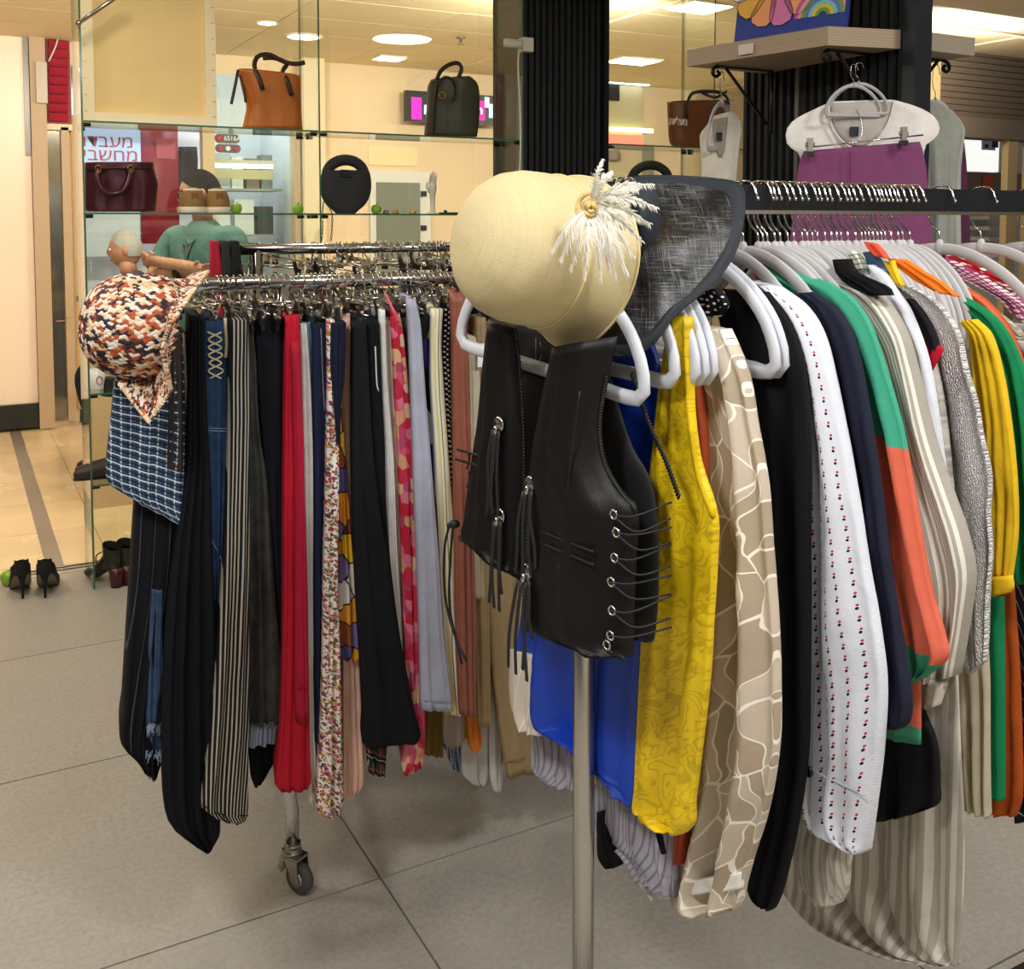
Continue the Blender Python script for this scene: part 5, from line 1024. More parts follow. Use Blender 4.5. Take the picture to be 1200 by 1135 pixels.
# black straw hat
bh = thing('straw_hat', 'wide-brimmed black straw hat with dark fabric edging on the rail', 'hat', at_d(800, 290, 1.45))
t = NT('black_sinamay'); u, v, uvv = t.uv()
w1, w2 = [t.n('ShaderNodeTexNoise', {'Scale': 1.0, 'Detail': 3.0, 'Roughness': .6, 'Vector': t.n('ShaderNodeMapping', {'Rotation': (0, 0, r), 'Scale': q, 'Vector': uvv}).outputs[0]}) for r, q in ((.12, (22, 560, 1)), (.12, (560, 22, 1)))]
n1 = t.noise(9, 4, dist=.6); m_ = t.math('MULTIPLY', t.math('MAXIMUM', t.ramp(w1.outputs[0], [(.52, (0, 0, 0, 1)), (.68, (1, 1, 1, 1))]), t.ramp(w2.outputs[0], [(.52, (0, 0, 0, 1)), (.68, (1, 1, 1, 1))])), t.ramp(n1.outputs[0], [(.4, (0, 0, 0, 1)), (.68, (1, 1, 1, 1))]))
col = t.mix(m_, lin('0e1013'), lin('a3a5a6')); t.bump(w1.outputs[0], .5, .002); t.set(t.b.inputs['Alpha'], t.math('SUBTRACT', .97, t.math('MULTIPLY', m_, .45))); SIN = t.fin(col, .35, 0, .6)  # pale grey streaks put the fibres' glints into the colour
rim = [(762, 207, 1.56), (800, 208, 1.58), (840, 211, 1.57), (866, 217, 1.54), (871, 238, 1.50), (868, 266, 1.46), (860, 295, 1.43), (843, 322, 1.40), (815, 348, 1.35), (790, 368, 1.325), (768, 398, 1.31), (742, 416, 1.33), (716, 412, 1.38), (700, 380, 1.42), (690, 320, 1.48), (700, 250, 1.55), (728, 214, 1.56)]
RIM = crv([at_d(*q) for q in rim]+[at_d(*rim[0])], 73)[:-1]; IN = at_d(738, 300, 1.385)
INR = [IN+(p-IN)*.12 for p in RIM]
def brim(u, v):
    k = int(round(u*72)) % 72; p = INR[k].lerp(RIM[k], v); return p+(CAM-p).normalized()*(.016*math.sin(PI*v)-.01*(1-v)+.004*math.sin(5*2*PI*u)*v)
MB().grid(brim, 72, 10, wu=True, uvfn=lambda p: ((p-IN).dot(RGT), (p-IN).dot(UPV))).build('brim', SIN, bh)
m = bpy.data.meshes
EDG = plain('dark_navy_binding', '1d232c', .75, bump=.2)
mb = MB()
def edge(u, v):
    k = int(round(u*72)) % 72; f = .86+.14*v; p = INR[k].lerp(RIM[k], f)+(CAM-RIM[k]).normalized()*(.0035+.0045*math.sin(PI*v)); return p
mb.grid(edge, 72, 4, wu=True); mb.build('brim_binding', EDG, bh)
MB().tube(RIM, .0032, 6, closed=True).build('rim_cord', EDG, bh)
cz = (IN-CAM).normalized(); 
def crown(u, v):
    q = 2*PI*u; k = int(round(u*72)) % 72; e = INR[k]-IN; r = 1.0 if v < .5 else math.cos((v-.5)*PI); h = .03+.10*min(1, v*1.25)
    return IN-cz*(-.0)+e*(1.0-.1*v)*max(r, .001)+cz*h*.9
MB().grid(crown, 72, 12, wu=True).build('crown', SIN, bh)
bw = [(742, 214), (760, 212), (772, 232), (773, 262), (765, 290), (748, 305), (738, 280), (738, 240)]
C0 = at_d(752, 258, 1.40); BWP = [at_d(a, b, 1.415) for a, b in bw]; BW = crv(BWP+[BWP[0]], 41)[:-1]
def bow(u, v):
    k = int(round(u*40)) % 40; p = C0.lerp(BW[k], v); return p+(CAM-p).normalized()*.016*math.cos(PI/2*v)
MB().grid(bow, 40, 6, wu=True).build('fabric_bow', EDG, bh)
# woven multicolour hat
wh = thing('woven_hat', 'woven brown, orange, white and navy straw hat on the left rack end', 'hat', at_d(170, 390, 2.05))
WC = at_d(184, 384, 1.96); WA = (RGT*-.80+UPV*.10-FWD*.58).normalized(); WD = (-UPV-WA*(-UPV).dot(WA)).normalized(); WS = WA.cross(WD)
if WS.dot(FWD) < 0: WS = -WS
wr = .097
bk_ = [(0, at_d(174, 494, 1.86)), (.12, at_d(200, 458, 1.84)), (.22, at_d(190, 410, 1.82)), (.32, at_d(200, 380, 1.83)), (.42, at_d(228, 338, 1.92)), (.5, at_d(244, 318, 2.06)), (.62, at_d(226, 322, 2.18)), (.75, at_d(175, 380, 2.12)), (.88, at_d(140, 450, 1.9)), (1, at_d(174, 494, 1.86))]
def brimpt(u):
    u %= 1
    for (a, p), (b, q) in zip(bk_, bk_[1:]):
        if u <= b: f = (u-a)/(b-a); f = f*f*(3-2*f)*.5+f*.5; return p.lerp(q, f)
def woven(u, v):
    """v 0 brim edge, .42 crown base, 1 tip; u 0 down, .25 towards the camera, .5 up"""
    q = 2*PI*u; dirn = WD*math.cos(q)-WS*math.sin(q)
    base = WC+dirn*wr
    if v < .42:
        f = v/.42; e = brimpt(u); p = e.lerp(base, f); return p+(base-WC).normalized()*(-.012*math.sin(PI*f))
    f = (v-.42)/.58; a = f*PI/2
    return WC+WA*(.135*math.sin(a)**.9)+dirn*wr*(max(math.cos(a), 0)**.72*(1+.06*math.sin(PI*f)))
MB().grid(woven, 48, 30, wu=True).build('hat_body', plain('hat_rust_base', '6b3a26', .8), wh)
cols = [plain('straw_white', 'e8dccb', .7), plain('straw_cream', 'dcbd94', .7), plain('straw_orange', 'b2532c', .7), plain('straw_brown', '5b2c22', .7), plain('straw_navy', '1d1f33', .7)]
mb = MB(); rq = random.Random(21)
for j in range(40):
    v = (j+.5)/40; c0 = woven(0, v); n = max(6, int(2*PI*((woven(0, v)-woven(.5, v)).length/2)/.0088))
    for i in range(n):
        u = (i+.5*(j % 2))/n+rq.uniform(-.1, .1)/n; p = woven(u, v); a = woven(u, max(0, v-.02)); b = woven(u, min(1, v+.02)); t = (b-a).normalized(); e = (woven(u+.01, v)-woven(u-.01, v))
        if e.length < 1e-6: continue
        e.normalize(); nn = t.cross(e).normalized()
        if nn.dot(p-(WC if v > .42 else WC-WA*.02)) < 0: nn = -nn
        dd = (t+e*(.55 if j % 2 else -.55)).normalized(); ss = nn.cross(dd)
        g = (i//2*3+j//2*5+(i*j) % 3) % 10; mb.mi = [0, 2, 0, 4, 1, 3, 0, 2, 4, 1][g] if rq.random() < .8 else rq.randrange(5)
        L = .0105*rq.uniform(.85, 1.2); w = .0037; h = .0042
        vs = [p-dd*L, p-dd*L*.5+ss*w+nn*.001, p+dd*L*.5+ss*w+nn*.001, p+dd*L, p+dd*L*.5-ss*w+nn*.001, p-dd*L*.5-ss*w+nn*.001, p-dd*L*.4+nn*h, p+dd*L*.4+nn*h]
        mb.add(vs, [(0, 1, 6), (1, 2, 7, 6), (2, 3, 7), (3, 4, 7), (4, 5, 6, 7), (5, 0, 6)])
        if v < .42: mb.add([x_-nn*(2*(x_-p).dot(nn)+.001) for x_ in vs], [(6, 1, 0), (6, 7, 2, 1), (7, 3, 2), (7, 4, 3), (7, 6, 5, 4), (6, 0, 5)])
tag(mb.build('straw_loops', cols, wh), kind='stuff')
MB().tube([woven(k/60, 0) for k in range(60)], .004, 6, closed=True).build('brim_edge', cols[1], wh)
# ================================================================== WOODEN SHELF, PAINTING, HANGING CLOTHES
ZB = at_d(970, 52, 2.86).z; SL = on_z(805, 78, ZB); SC_ = on_z(970, 53, ZB); SR = on_z(1047, 56, ZB)
t = NT('ash_wood'); w = t.n('ShaderNodeTexWave', {'Scale': 9.0, 'Distortion': 6.0, 'Detail': 3.0}, bands_direction='Z'); mp = t.n('ShaderNodeMapping', {'Scale': (.6, .6, 5)}); t.set(mp.inputs[0], t.n('ShaderNodeTexCoord').outputs['Object']); t.set(w.inputs[0], mp)
WOOD = t.fin(t.ramp(w.outputs[0], [(.1, lin('a38e77')), (.8, lin('b29c83'))]), .6)
sh = thing('wall_shelf', 'thick pale wooden shelf with the blue painting on it', 'shelf', SC_)
wallx = XP-.02; cb = Vector((wallx, SL.y, ZB)); SRw = Vector((wallx, SR.y, ZB))
MB().prism([SL, SC_, SRw, cb], (0, 0, .052)).build('board', WOOD, sh, smooth=False)
IRON = plain('black_iron', '121212', .45, .5)
def bracket(parent, p, dirv):
    d = Vector(dirv); z = Vector((0, 0, 1)); mb = MB()
    mb.tube([p, p-d*.22], .006, 6, flat=(.5, 1.4), ref=z); mb.tube([p-d*.22, p-d*.22-z*.2], .006, 6, flat=(.5, 1.4), ref=d)
    mb.tube([p-d*.03-z*.004, p-d*.2-z*.17], .006, 6, flat=(.6, 1.2))
    mb.tube(crv([p-d*.0, p+d*.018-z*.006, p+d*.024-z*.022, p+d*.01-z*.032, p-d*.004-z*.022, p+d*.006-z*.014], 16), .0055, 6)
    return mb.build('bracket', IRON, parent)
HK1 = on_z(843, 76, ZB); HK2 = on_z(1000, 56, ZB)
bracket(sh, Vector((on_z(838, 75, ZB).x+.02, HK1.y, ZB-.005)), (-1, 0, 0)); bracket(sh, Vector((HK2.x-.05, HK2.y+.04, ZB-.005)), (-1, 0, 0))
_f = .66; _q = SL.lerp(SC_, .46)+Vector((-.006, 0, .024))
tg = MB().box(_q, (.004, .052, .03), math.atan2(-(SC_.x-SL.x), (SC_.y-SL.y)) if False else math.atan2(SC_.y-SL.y, SC_.x-SL.x)-PI/2).build('price_label', plain('label_white', 'd9d2c6', .6), sh, smooth=False)
tg.location = (tg.location[0], tg.location[1], tg.location[2])
s2 = thing('wall_shelf', 'second grey wooden shelf on the far side of the black partition', 'shelf', (2.6, 2.2, ZB))
MB().bbox((XP+.03, 2.03, ZB), (2.66, 2.55, ZB+.052)).build('board', plain('grey_ash', 'a39786', .6), s2, smooth=False); bracket(s2, Vector((2.64, 2.12, ZB-.004)), (1, 0, 0))
# painting: blue ground, petals, rainbow bands
pz = ZB+.052; pa = on_z(860, 50, pz); pb = on_z(990, 32, pz); pd = (pb-pa); pd.z = 0; pl = pd.length; pd.normalize(); pn = Vector((pd.y, -pd.x, 0)); pn = pn if pn.dot(CAM-pa) > 0 else -pn
PO = pa+pn*.0+Vector((0, 0, 0)); up_ = (Vector((0, 0, 1))-pn*.18).normalized()
pt_ = thing('painting', 'blue canvas painted with a bright flower and rainbow bands', 'painting', PO)
def P2(x, y, o=0.0): return PO+pd*x+up_*y+pn*o
HP = .36
MB().prism([P2(0, 0), P2(pl, 0), P2(pl, HP), P2(0, HP)], -pn*.018).build('canvas', plain('ultramarine', '243a8e', .6), pt_, smooth=False)
k_ = pl/130.0
def U2(px, py): return (px-860)*k_, .0+(50-(px-860)*.13-py)*k_*1.0
fc = (pl*.36, .185)
pcol = ['7ac070', '5aa0d8', '7a5ac0', 'c45aa8', 'e05a50', 'f0d060', 'f2d9e8', 'e8b04a', 'eda06a', 'd87ab0', 'f0a86a', 'e88a3a']
for k in range(12):
    q = 2*PI*k/12+.2; d = Vector((math.cos(q), math.sin(q))); s = Vector((-d.y, d.x)); out = []
    for f, w in ((.25, .025), (.55, .05), (.8, .062), (.95, .045), (1.0, 0), (.95, -.045), (.8, -.062), (.55, -.05), (.25, -.025)):
        r = .155*f; out.append((fc[0]+d.x*r+s.x*w*.62, max(.006, fc[1]+d.y*r+s.y*w*.62)))
    MB().prism([P2(x, y, .0012) for x, y in out], pn*.0006).build('petal', plain('paint_%d' % k, pcol[k], .6), pt_, smooth=False)
    MB().tube([P2(x, y, .002) for x, y in out], .0011, 4, closed=True).build('outline', BLACKP, pt_)
for k, hh in enumerate(['6a9a3a', 'd8c040', '7ac0c8', '5a7ac0', '7a9a3a', 'e09aa8', 'c4509a']):
    r = .012+.011*k; cx, cy = pl*.80, .045
    MB().prism([P2(min(pl-.004, max(.004, cx+(r+.011)*math.cos(PI*j/12))), cy+(r+.011)*math.sin(PI*j/12), .0012) for j in range(13)]+[P2(min(pl-.004, cx+r*math.cos(PI*j/12)), cy+r*math.sin(PI*j/12), .0012) for j in range(12, -1, -1)], pn*(.0006+.0001*k)).build('rainbow_band', plain('band_%d' % k, hh, .6), pt_, smooth=False)
# clothes hanging under the shelf
NF = Vector((-math.sin(YAW), -math.cos(YAW), 0))
TP = ('p', at_d(1000, 150, 2.86), NF); TP2 = ('p', at_d(1000, 150, 2.83), NF); TP3 = ('p', at_d(1110, 150, 3.15), NF); TP4 = ('p', at_d(845, 150, 3.28), NF)
TEE = cloth('white_jersey', 'efece8', wr=.4); 
te = garment('tee_shirt', 'white scoop-neck tee hanging under the wooden shelf', 'top', TEE, [(974, 119, 1048, 117), (950, 130, 1072, 124), (930, 141, 1092, 134), (921, 154, 1101, 147), (923, 170, 1098, 160), (936, 180, 1084, 172), (938, 200, 1084, 200), (936, 300, 1088, 300)], TP, front=.008, back=.02, fold=.005, k=2.5, nf=24, nv=26, seed=2)
part('neck_back', cloth('shaded_white_jersey', 'bdb8b0'), [(972, 121, 1046, 119), (975, 140, 1042, 138), (983, 158, 1030, 158), (996, 171, 1014, 171)], ('p', at_d(1000, 150, 2.845), NF), te, front=.012, back=.002, nf=12, nv=12, fold=.001)  # inner back of the white tee, its shade put into the colour
MB().tube(crv([at_d(a, b, 2.838) for a, b in ((970, 120), (973, 142), (982, 160), (998, 173), (1014, 173), (1032, 160), (1042, 141), (1048, 118))], 30), .003, 6).build('neckline', TEE, te)
MB().box(at_d(1001, 154, 2.826), (.024, .002, .026), -YAW).build('label_patch', plain('dark_label', '1d2a35', .7), te, smooth=False)
PUR = cloth('plum_linen', '81476f', wr=.4)
ps = garment('skirt', 'plum purple skirt clipped below the white tee', 'skirt', PUR, [(942, 177, 1078, 166), (938, 186, 1082, 178), (934, 205, 1086, 200), (928, 260, 1091, 260), (924, 300, 1094, 300), (915, 420, 1104, 420)], TP2, front=.022, back=.02, fold=.006, k=3, nf=26, seed=6)
MB().tube([at_d(996, 177, 2.79), at_d(996, 250, 2.79)], .0012, 5).build('front_seam', cloth('plum_dark', '5a2f4e'), ps)
tb = thing('clip_hanger', 'steel clip hanger gripping the plum purple skirt', 'hanger', at_d(1004, 160, 2.80))
MB().tube([at_d(944, 173, 2.80), at_d(1082, 158, 2.80)], .0022, 6).build('bar', WIRE, tb)
MB().tube(crv([at_d(1004, 166, 2.80), at_d(1010, 155, 2.81), at_d(1008, 138, 2.82), at_d(1003, 128, 2.82)], 12), .0018, 6).build('hook', WIRE, tb)
for a, b in ((949, 171), (1059, 158)):
    c = at_d(a, b, 2.79); q = MB().box(c, (.014, .016, .042), -YAW).tube([c+Vector((0, 0, .004))-RGT*.012, c+Vector((0, 0, .004))+RGT*.012], .006, 8).build('clip', STEEL, tb, smooth=False); MB().box(c-Vector((0, 0, .022)), (.02, .018, .014), -YAW).build('clip_pad', BLACKP, q, smooth=False)
z = at_d(1000, 69, 2.86).z
q = dup(gh2, at_d(1001, 77, 2.822), PI/2-YAW+.12, 'grey hanger holding the white tee under the shelf'); q.scale = (1, .38, .5); q = dup(gh2, at_d(1007, 75, 2.835), PI/2-YAW-.1, 'grey hanger behind the one holding the white tee'); q.scale = (1, .38, .5)
for o in bpy.data.objects:
    if o.name.startswith('coat_hanger') and o.parent is None and o.get('label') != GH and 'group' in o: del o['group']
GGR = cloth('sage_jersey', 'a3a79f', wr=.4)
garment('blouse', 'sage grey blouse hanging right of the black partition edge', 'top', GGR, [(1080, 118, 1098, 120), (1078, 130, 1118, 134), (1078, 150, 1128, 152), (1080, 170, 1126, 168), (1084, 200, 1122, 200), (1086, 300, 1118, 300)], TP3, front=.02, back=.02, fold=.007, k=2, nf=16, seed=9)
garment('blouse', 'pale grey blouse just behind the sage one', 'top', cloth('pale_sage', 'b9bbb2'), [(1100, 126, 1116, 130), (1104, 140, 1130, 148), (1108, 160, 1130, 162), (1110, 200, 1126, 200), (1112, 300, 1126, 300)], ('p', at_d(1110, 150, 3.18), NF), front=.015, back=.015, fold=.004, nf=12, seed=3)
q = dup(gh2, at_d(1097, 78, 3.15), PI/2-YAW+.1, 'grey hanger of the sage blouse under the second shelf'); q.scale = (1, .4, 1)
garment('skirt', 'dark plum skirt hanging behind the sage blouse', 'skirt', cloth('dark_plum', '5c3150'), [(1116, 168, 1130, 168), (1114, 200, 1133, 200), (1112, 300, 1138, 300)], ('p', at_d(1120, 200, 3.3), NF), front=.015, back=.015, fold=.004, nf=12, seed=4)
tk = garment('tank_top', 'white tank top hanging at the left end of the shelf', 'top', cloth('ivory_jersey', 'ddd6c8'), [(836, 136, 858, 130), (829, 146, 868, 140), (821, 156, 870, 152), (820, 164, 868, 162), (822, 190, 865, 188), (822, 214, 863, 214), (822, 300, 864, 300)], TP4, front=.014, back=.014, fold=.004, nf=16, seed=5)
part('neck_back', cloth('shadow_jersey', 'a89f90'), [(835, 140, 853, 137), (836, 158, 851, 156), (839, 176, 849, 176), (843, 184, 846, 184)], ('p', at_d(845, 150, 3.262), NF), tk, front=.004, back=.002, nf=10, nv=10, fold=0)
MB().box(at_d(843, 160, 3.25), (.02, .002, .026), -YAW+.3).build('label_patch', bpy.data.materials['dark_label'], tk, smooth=False)
q = dup(gh2, at_d(846, 86, 3.30), PI/2-YAW+.95, 'grey hanger holding the white tank top'); q.scale = (1, .5, .9)
for o in bpy.data.objects:
    if o.name.startswith('coat_hanger') and o.parent is None and o.get('label') != GH and 'group' in o: del o['group']
# ================================================================== THINGS IN THE GLASS CABINETS
BY = 4.79
def bagmesh(name, mat, rows, parent, y=BY, **kw):
    k = dict(front=.07, back=.06, nf=20, nv=18, fold=.003, k=1.5, power=2.6, seed=3); k.update(kw); return loft(MB(), rows, ('y', y), **k).build(name, mat, parent)
def strap(parent, pts, y, r, mat, name='handle', flat=(.45, 1), n=18): return MB().tube(crv([on_y(a, b, y+(c if len(q) > 2 else 0)) for q in pts for a, b, c in [tuple(q)+(0,)*(3-len(q))]], n), r, 8, flat=flat, ref=(0, -1, 0)).build(name, mat, parent)
def leather(name, h, rough=.4): return plain(name, h, rough, 0, .4, var=.12, vs=9, bump=.25, bs=40)
ot = thing('tote_bag', 'orange leather tote bag with dark handles on the top glass shelf', 'bag', on_y(318, 150, BY))
bagmesh('body', leather('orange_leather', 'b0621f'), [(279, 81, 352, 90), (284, 105, 352, 105), (289, 123, 352, 120), (287, 138, 353, 140), (284, 150.5, 354, 152.5)], ot)
DKB = leather('dark_brown_leather', '33241d')
strap(ot, [(308, 105, -.075), (303, 90, -.075), (298, 78, -.05), (302, 66, -.03), (316, 64, -.02), (332, 72, -.02), (348, 75, -.03), (357, 73, -.03)], BY, .011, DKB); strap(ot, [(342, 112, -.075), (336, 92, -.075), (331, 84, -.03), (336, 74, .02), (322, 68, .04), (308, 68, .05)], BY, .011, DKB)
strap(ot, [(279, 82, -.06), (276, 98, -.08), (271, 122, -.085)], BY, .007, DKB, 'tassel'); strap(ot, [(281, 88, -.07), (286, 106, -.085), (288, 120, -.085)], BY, .006, DKB, 'tassel')
ol = thing('backpack', 'dark olive backpack with brown handle on the top glass shelf', 'bag', on_y(530, 160, BY))
bagmesh('body', leather('olive_leather', '3d3f2c'), [(506, 93, 550, 90), (502, 102, 559, 100), (501, 125, 561, 125), (499, 145, 560, 145), (498, 159.5, 558, 160.5)], ol, front=.06)
bagmesh('side_trim', leather('umber_leather', '3b2d1d'), [(504, 96, 514, 95), (501, 125, 510, 125), (499, 159, 508, 159)], ol, y=BY-.045, front=.02, back=.01, nf=8)
strap(ol, [(512, 93, -.04), (516, 84, -.03), (526, 76, -.02), (537, 74, -.01), (541, 80, -.01), (537, 92, -.01)], BY, .011, leather('umber_strap', '30241a')); strap(ol, [(512, 97, -.06), (522, 90, -.06), (533, 95, -.07), (536, 106, -.075), (533, 118, -.075)], BY, .006, bpy.data.materials['umber_strap'], 'strap')
MB().tube([on_y(518, 112, BY-.075)+Vector((math.cos(q)*.017, 0, math.sin(q)*.017)) for q in [2*PI*k/16 for k in range(16)]], .004, 6, closed=True).build('grommet', plain('brass', 'a88a4a', .3, 1.0), ol)
def oval_bag(cx, cy, rx, ry, y, label, mat):
    t = thing('oval_handbag', label, 'bag', on_y(cx, cy+ry, y)); rows = []
    for k in range(13):
        f = -.5+1.5*k/12; w = math.sqrt(max(0, 1-min(1, abs(f))**2.3))*rx; w = max(w, rx*.35); rows.append((cx-w, cy+f*ry, cx+w, cy+f*ry))
    bagmesh('body', mat, rows, t, y, front=.045, back=.045, fold=.0)
    ang = [PI*(-.13+1.26*k/20) for k in range(21)]
    MB().tube([on_y(cx-math.cos(q)*(rx*.74), cy-.34*ry-math.sin(q)*(ry*.53), y) for q in ang], .027, 10, flat=(1, .85)).build('handle_frame', mat, t)
    MB().box(on_y(cx, cy-.40*ry, y-.047), (.05, .01, .035)).build('clasp', BLACKP, t, smooth=False); return t
t = NT('black_raffia'); w = t.n('ShaderNodeTexWave', {'Scale': 60.0, 'Distortion': 1.5}); t.set(w.inputs[0], t.uv()[2]); w2 = t.n('ShaderNodeTexWave', {'Scale': 50.0, 'Distortion': 1.5}, bands_direction='Y'); t.set(w2.inputs[0], t.uv()[2]); mm = t.math('MULTIPLY', w.outputs[0], w2.outputs[0]); t.bump(mm, .6, .003)
RAF = t.fin(t.ramp(mm, [(.1, lin('1b1c1e')), (.8, lin('4a4c4e'))]), .7)
ob = oval_bag(405, 216.5, 29.5, 33.5, BY, 'round charcoal woven handbag with cut-out handle on middle shelf', RAF)
CHN = plain('dark_chain', '3a3328', .4, .8)
for dx in (0, 11):
    mb = MB(); L = crv([on_y(379+dx*.2, 236, BY-.05), on_y(378+dx, 250, GY0-.02), on_y(378+dx, 268, GY0-.025), on_y(377+dx, 282, GY0-.025)], 16)
    for k in range(15):
        d = (L[k+1]-L[k])*.6; s = Vector((.004, 0, 0)) if k % 2 else Vector((0, .004, 0)); m_c = (L[k]+L[k+1])/2
        mb.tube([m_c+d*math.cos(q)*1.1+s*math.sin(q) for q in [2*PI*j/8 for j in range(8)]], .0015, 4, closed=True)
    mb.build('chain', CHN, ob)
oval_bag(762, 222, 29, 33, BY, 'round dark handbag behind the black straw hat', RAF)
bb = thing('handbag', 'burgundy leather handbag with drooping handle on the middle glass shelf', 'bag', on_y(140, 247, BY))
BUR = leather('burgundy_leather', '43161f', .28)
bagmesh('body', BUR, [(100, 191, 180, 191), (99, 205, 182, 203), (99, 220, 185, 215), (99, 235, 184, 228), (99, 244, 183, 240), (101, 248, 182, 248)], bb, front=.08, fold=.006, nf=26, k=2.4)
bagmesh('top_flap', BUR, [(99, 190.5, 180, 190.5), (99, 199, 180, 199)], bb, y=BY-.02, front=.07, back=.05, nv=6, fold=.001)
strap(bb, [(116, 194, -.075), (114, 206, -.095), (118, 220, -.1), (128, 227, -.1), (142, 225, -.1), (150, 214, -.1), (153, 200, -.09), (152, 194, -.075)], BY, .011, BUR, flat=(.9, 1))
strap(bb, [(118, 192, .05), (122, 182, .05), (135, 178, .05), (148, 184, .05), (150, 193, .05)], BY, .009, BUR, flat=(.9, 1)) if False else None
for a in (115, 153): MB().tube([on_y(a, 198, BY-.1)+Vector((.011*math.cos(q), 0, .017*math.sin(q))) for q in [2*PI*k/12 for k in range(12)]], .0035, 6, closed=True).build('buckle', plain('old_brass_%d' % a, '8a6a3a', .3, 1.0), bb)
SUE = plain('tan_suede', '8a6a3c', .9, var=.15, vs=30); SOLE = plain('cream_sole', 'd9cdb8', .6)
def sneaker(cx, label):
    t = thing('sneaker', label, 'shoe', on_y(cx, 248, BY)); b = on_y(cx, 248, BY); z0 = 1.62
    MB().lathe([(0, 0), (.056, 0), (.060, .006), (.060, .024), (.056, .028), (0, .028)], (b.x, BY, z0), seg=22).bbox((b.x-.05, BY, z0), (b.x+.05, BY+.10, z0+.027)).build('sole', SOLE, t)
    def up(u, v):
        q = 2*PI*u; r = .056*(1-.3*v**2.4); return Vector((b.x+r*math.cos(q), BY+(r if math.sin(q) < 0 else .09+.0*v)*math.sin(q)*(1-.35*v if math.sin(q) > 0 else 1), z0+.026+.078*v*(1-.18*max(0, math.sin(q)))))
    MB().grid(up, 28, 8, wu=True).ball((b.x, BY+.005, z0+.098), (.039, .042, .02), 14, 6).build('upper', SUE, t)
    MB().tube([Vector((b.x+.038*math.cos(q), BY+.038*math.sin(q), z0+.103)) for q in [PI+PI*k/12 for k in range(13)]], .006, 6).build('collar', SOLE, t); MB().box((b.x, BY-.049, z0+.062), (.03, .006, .055)).build('heel_tab', plain('brown_tab', '74562f', .9) if 'brown_tab' not in bpy.data.materials else bpy.data.materials['brown_tab'], t, smooth=False)
sneaker(226, 'left tan suede sneaker, heel to the camera, in front of the standing man'); sneaker(255, 'right tan suede sneaker beside the green apple')
APP = plain('green_apple', '7fae2c', .3, var=.12, vs=20)
def apple(px, y, zb, r, label):
    p = on_y(px, 245, y); c = Vector((p.x, y, zb)); t = thing('apple', label, 'fruit', c)
    prof = [(0, .22*r), (.3*r, .1*r), (.62*r, .12*r), (.93*r, .55*r), (1.0*r, 1.0*r), (.9*r, 1.45*r), (.6*r, 1.75*r), (.3*r, 1.78*r), (.06*r, 1.55*r), (0, 1.5*r)]
    MB().lathe([tuple(q) for q in crv([Vector((a, b)).to_3d() for a, b in prof], 24) for q in [(q[0], q[1])]], c-Vector((0, 0, .09*r)), seg=20).build('flesh', APP, t); MB().tube([c+Vector((0, 0, 1.4*r)), c+Vector((.12*r, 0, 2.05*r))], .0025, 5).build('stem', DKB, t)
apple(277, BY, 1.62, .0265, 'green apple right beside the tan sneakers'); apple(349, BY, 1.62, .0265, 'green apple left of the centre glass upright'); apple(441, BY, 1.62, .0265, 'green apple right of the round woven handbag')
# white display hand
hd = thing('display_hand', 'white mannequin hand standing on the middle glass shelf', 'mannequin hand', on_y(507, 250, BY)); HW = plain('white_plaster', 'dbd6c8', .5)
mb = MB(); b = on_y(507, 250, BY); b.z = 1.62
mb.lathe([(0, 0), (.03, 0), (.028, .006), (.014, .012), (.0125, .06), (.016, .1), (.021, .125), (.02, .15), (.012, .165), (0, .168)], b, seg=14)
for k, (dx, ln) in enumerate(((-.018, .052), (-.006, .064), (.006, .06), (.016, .046))):
    a = b+Vector((dx*.8, 0, .15)); mb.tube(crv([a, a+Vector((dx*.15, -.008, ln*.55)), a+Vector((dx*.2, -.02, ln))], 8), lambda f: .0058*(1-.35*f), 7)
mb.tube(crv([b+Vector((-.016, 0, .11)), b+Vector((-.034, -.006, .135)), b+Vector((-.034, -.014, .162))], 8), lambda f: .0065*(1-.35*f), 7); mb.build('hand', HW, hd)
tag(MB().box((on_y(530, 251, BY).x, BY, 1.6245), (.13, .05, .009)).lathe([(0, 0), (.01, 0), (.008, .012), (0, .014)], (on_y(522, 250, BY).x, BY, 1.628), seg=10).build('black_tray', BLACKP), 'flat black tray beside the white mannequin hand', 'tray')
for px, hh, lb in ((452, '8a8478', 'silver trinket right of the third green apple'), (464, 'b0883e', 'gold trinket between apple and mannequin hand'), (484, 'c9a860', 'pale gold brooch left of the mannequin hand')):
    p = on_y(px, 249, BY); tag(MB().lathe([(0, 0), (.012, 0), (.016, .006), (.009, .014), (.004, .02), (0, .021)], (p.x, BY, 1.62), seg=12).tube([Vector((p.x+.016*math.cos(q), BY, 1.629+.008*math.sin(q))) for q in [2*PI*k/10 for k in range(10)]], .002, 4, closed=True).build('trinket', plain('trinket_'+hh, hh, .3, .9)), lb, 'jewellery')
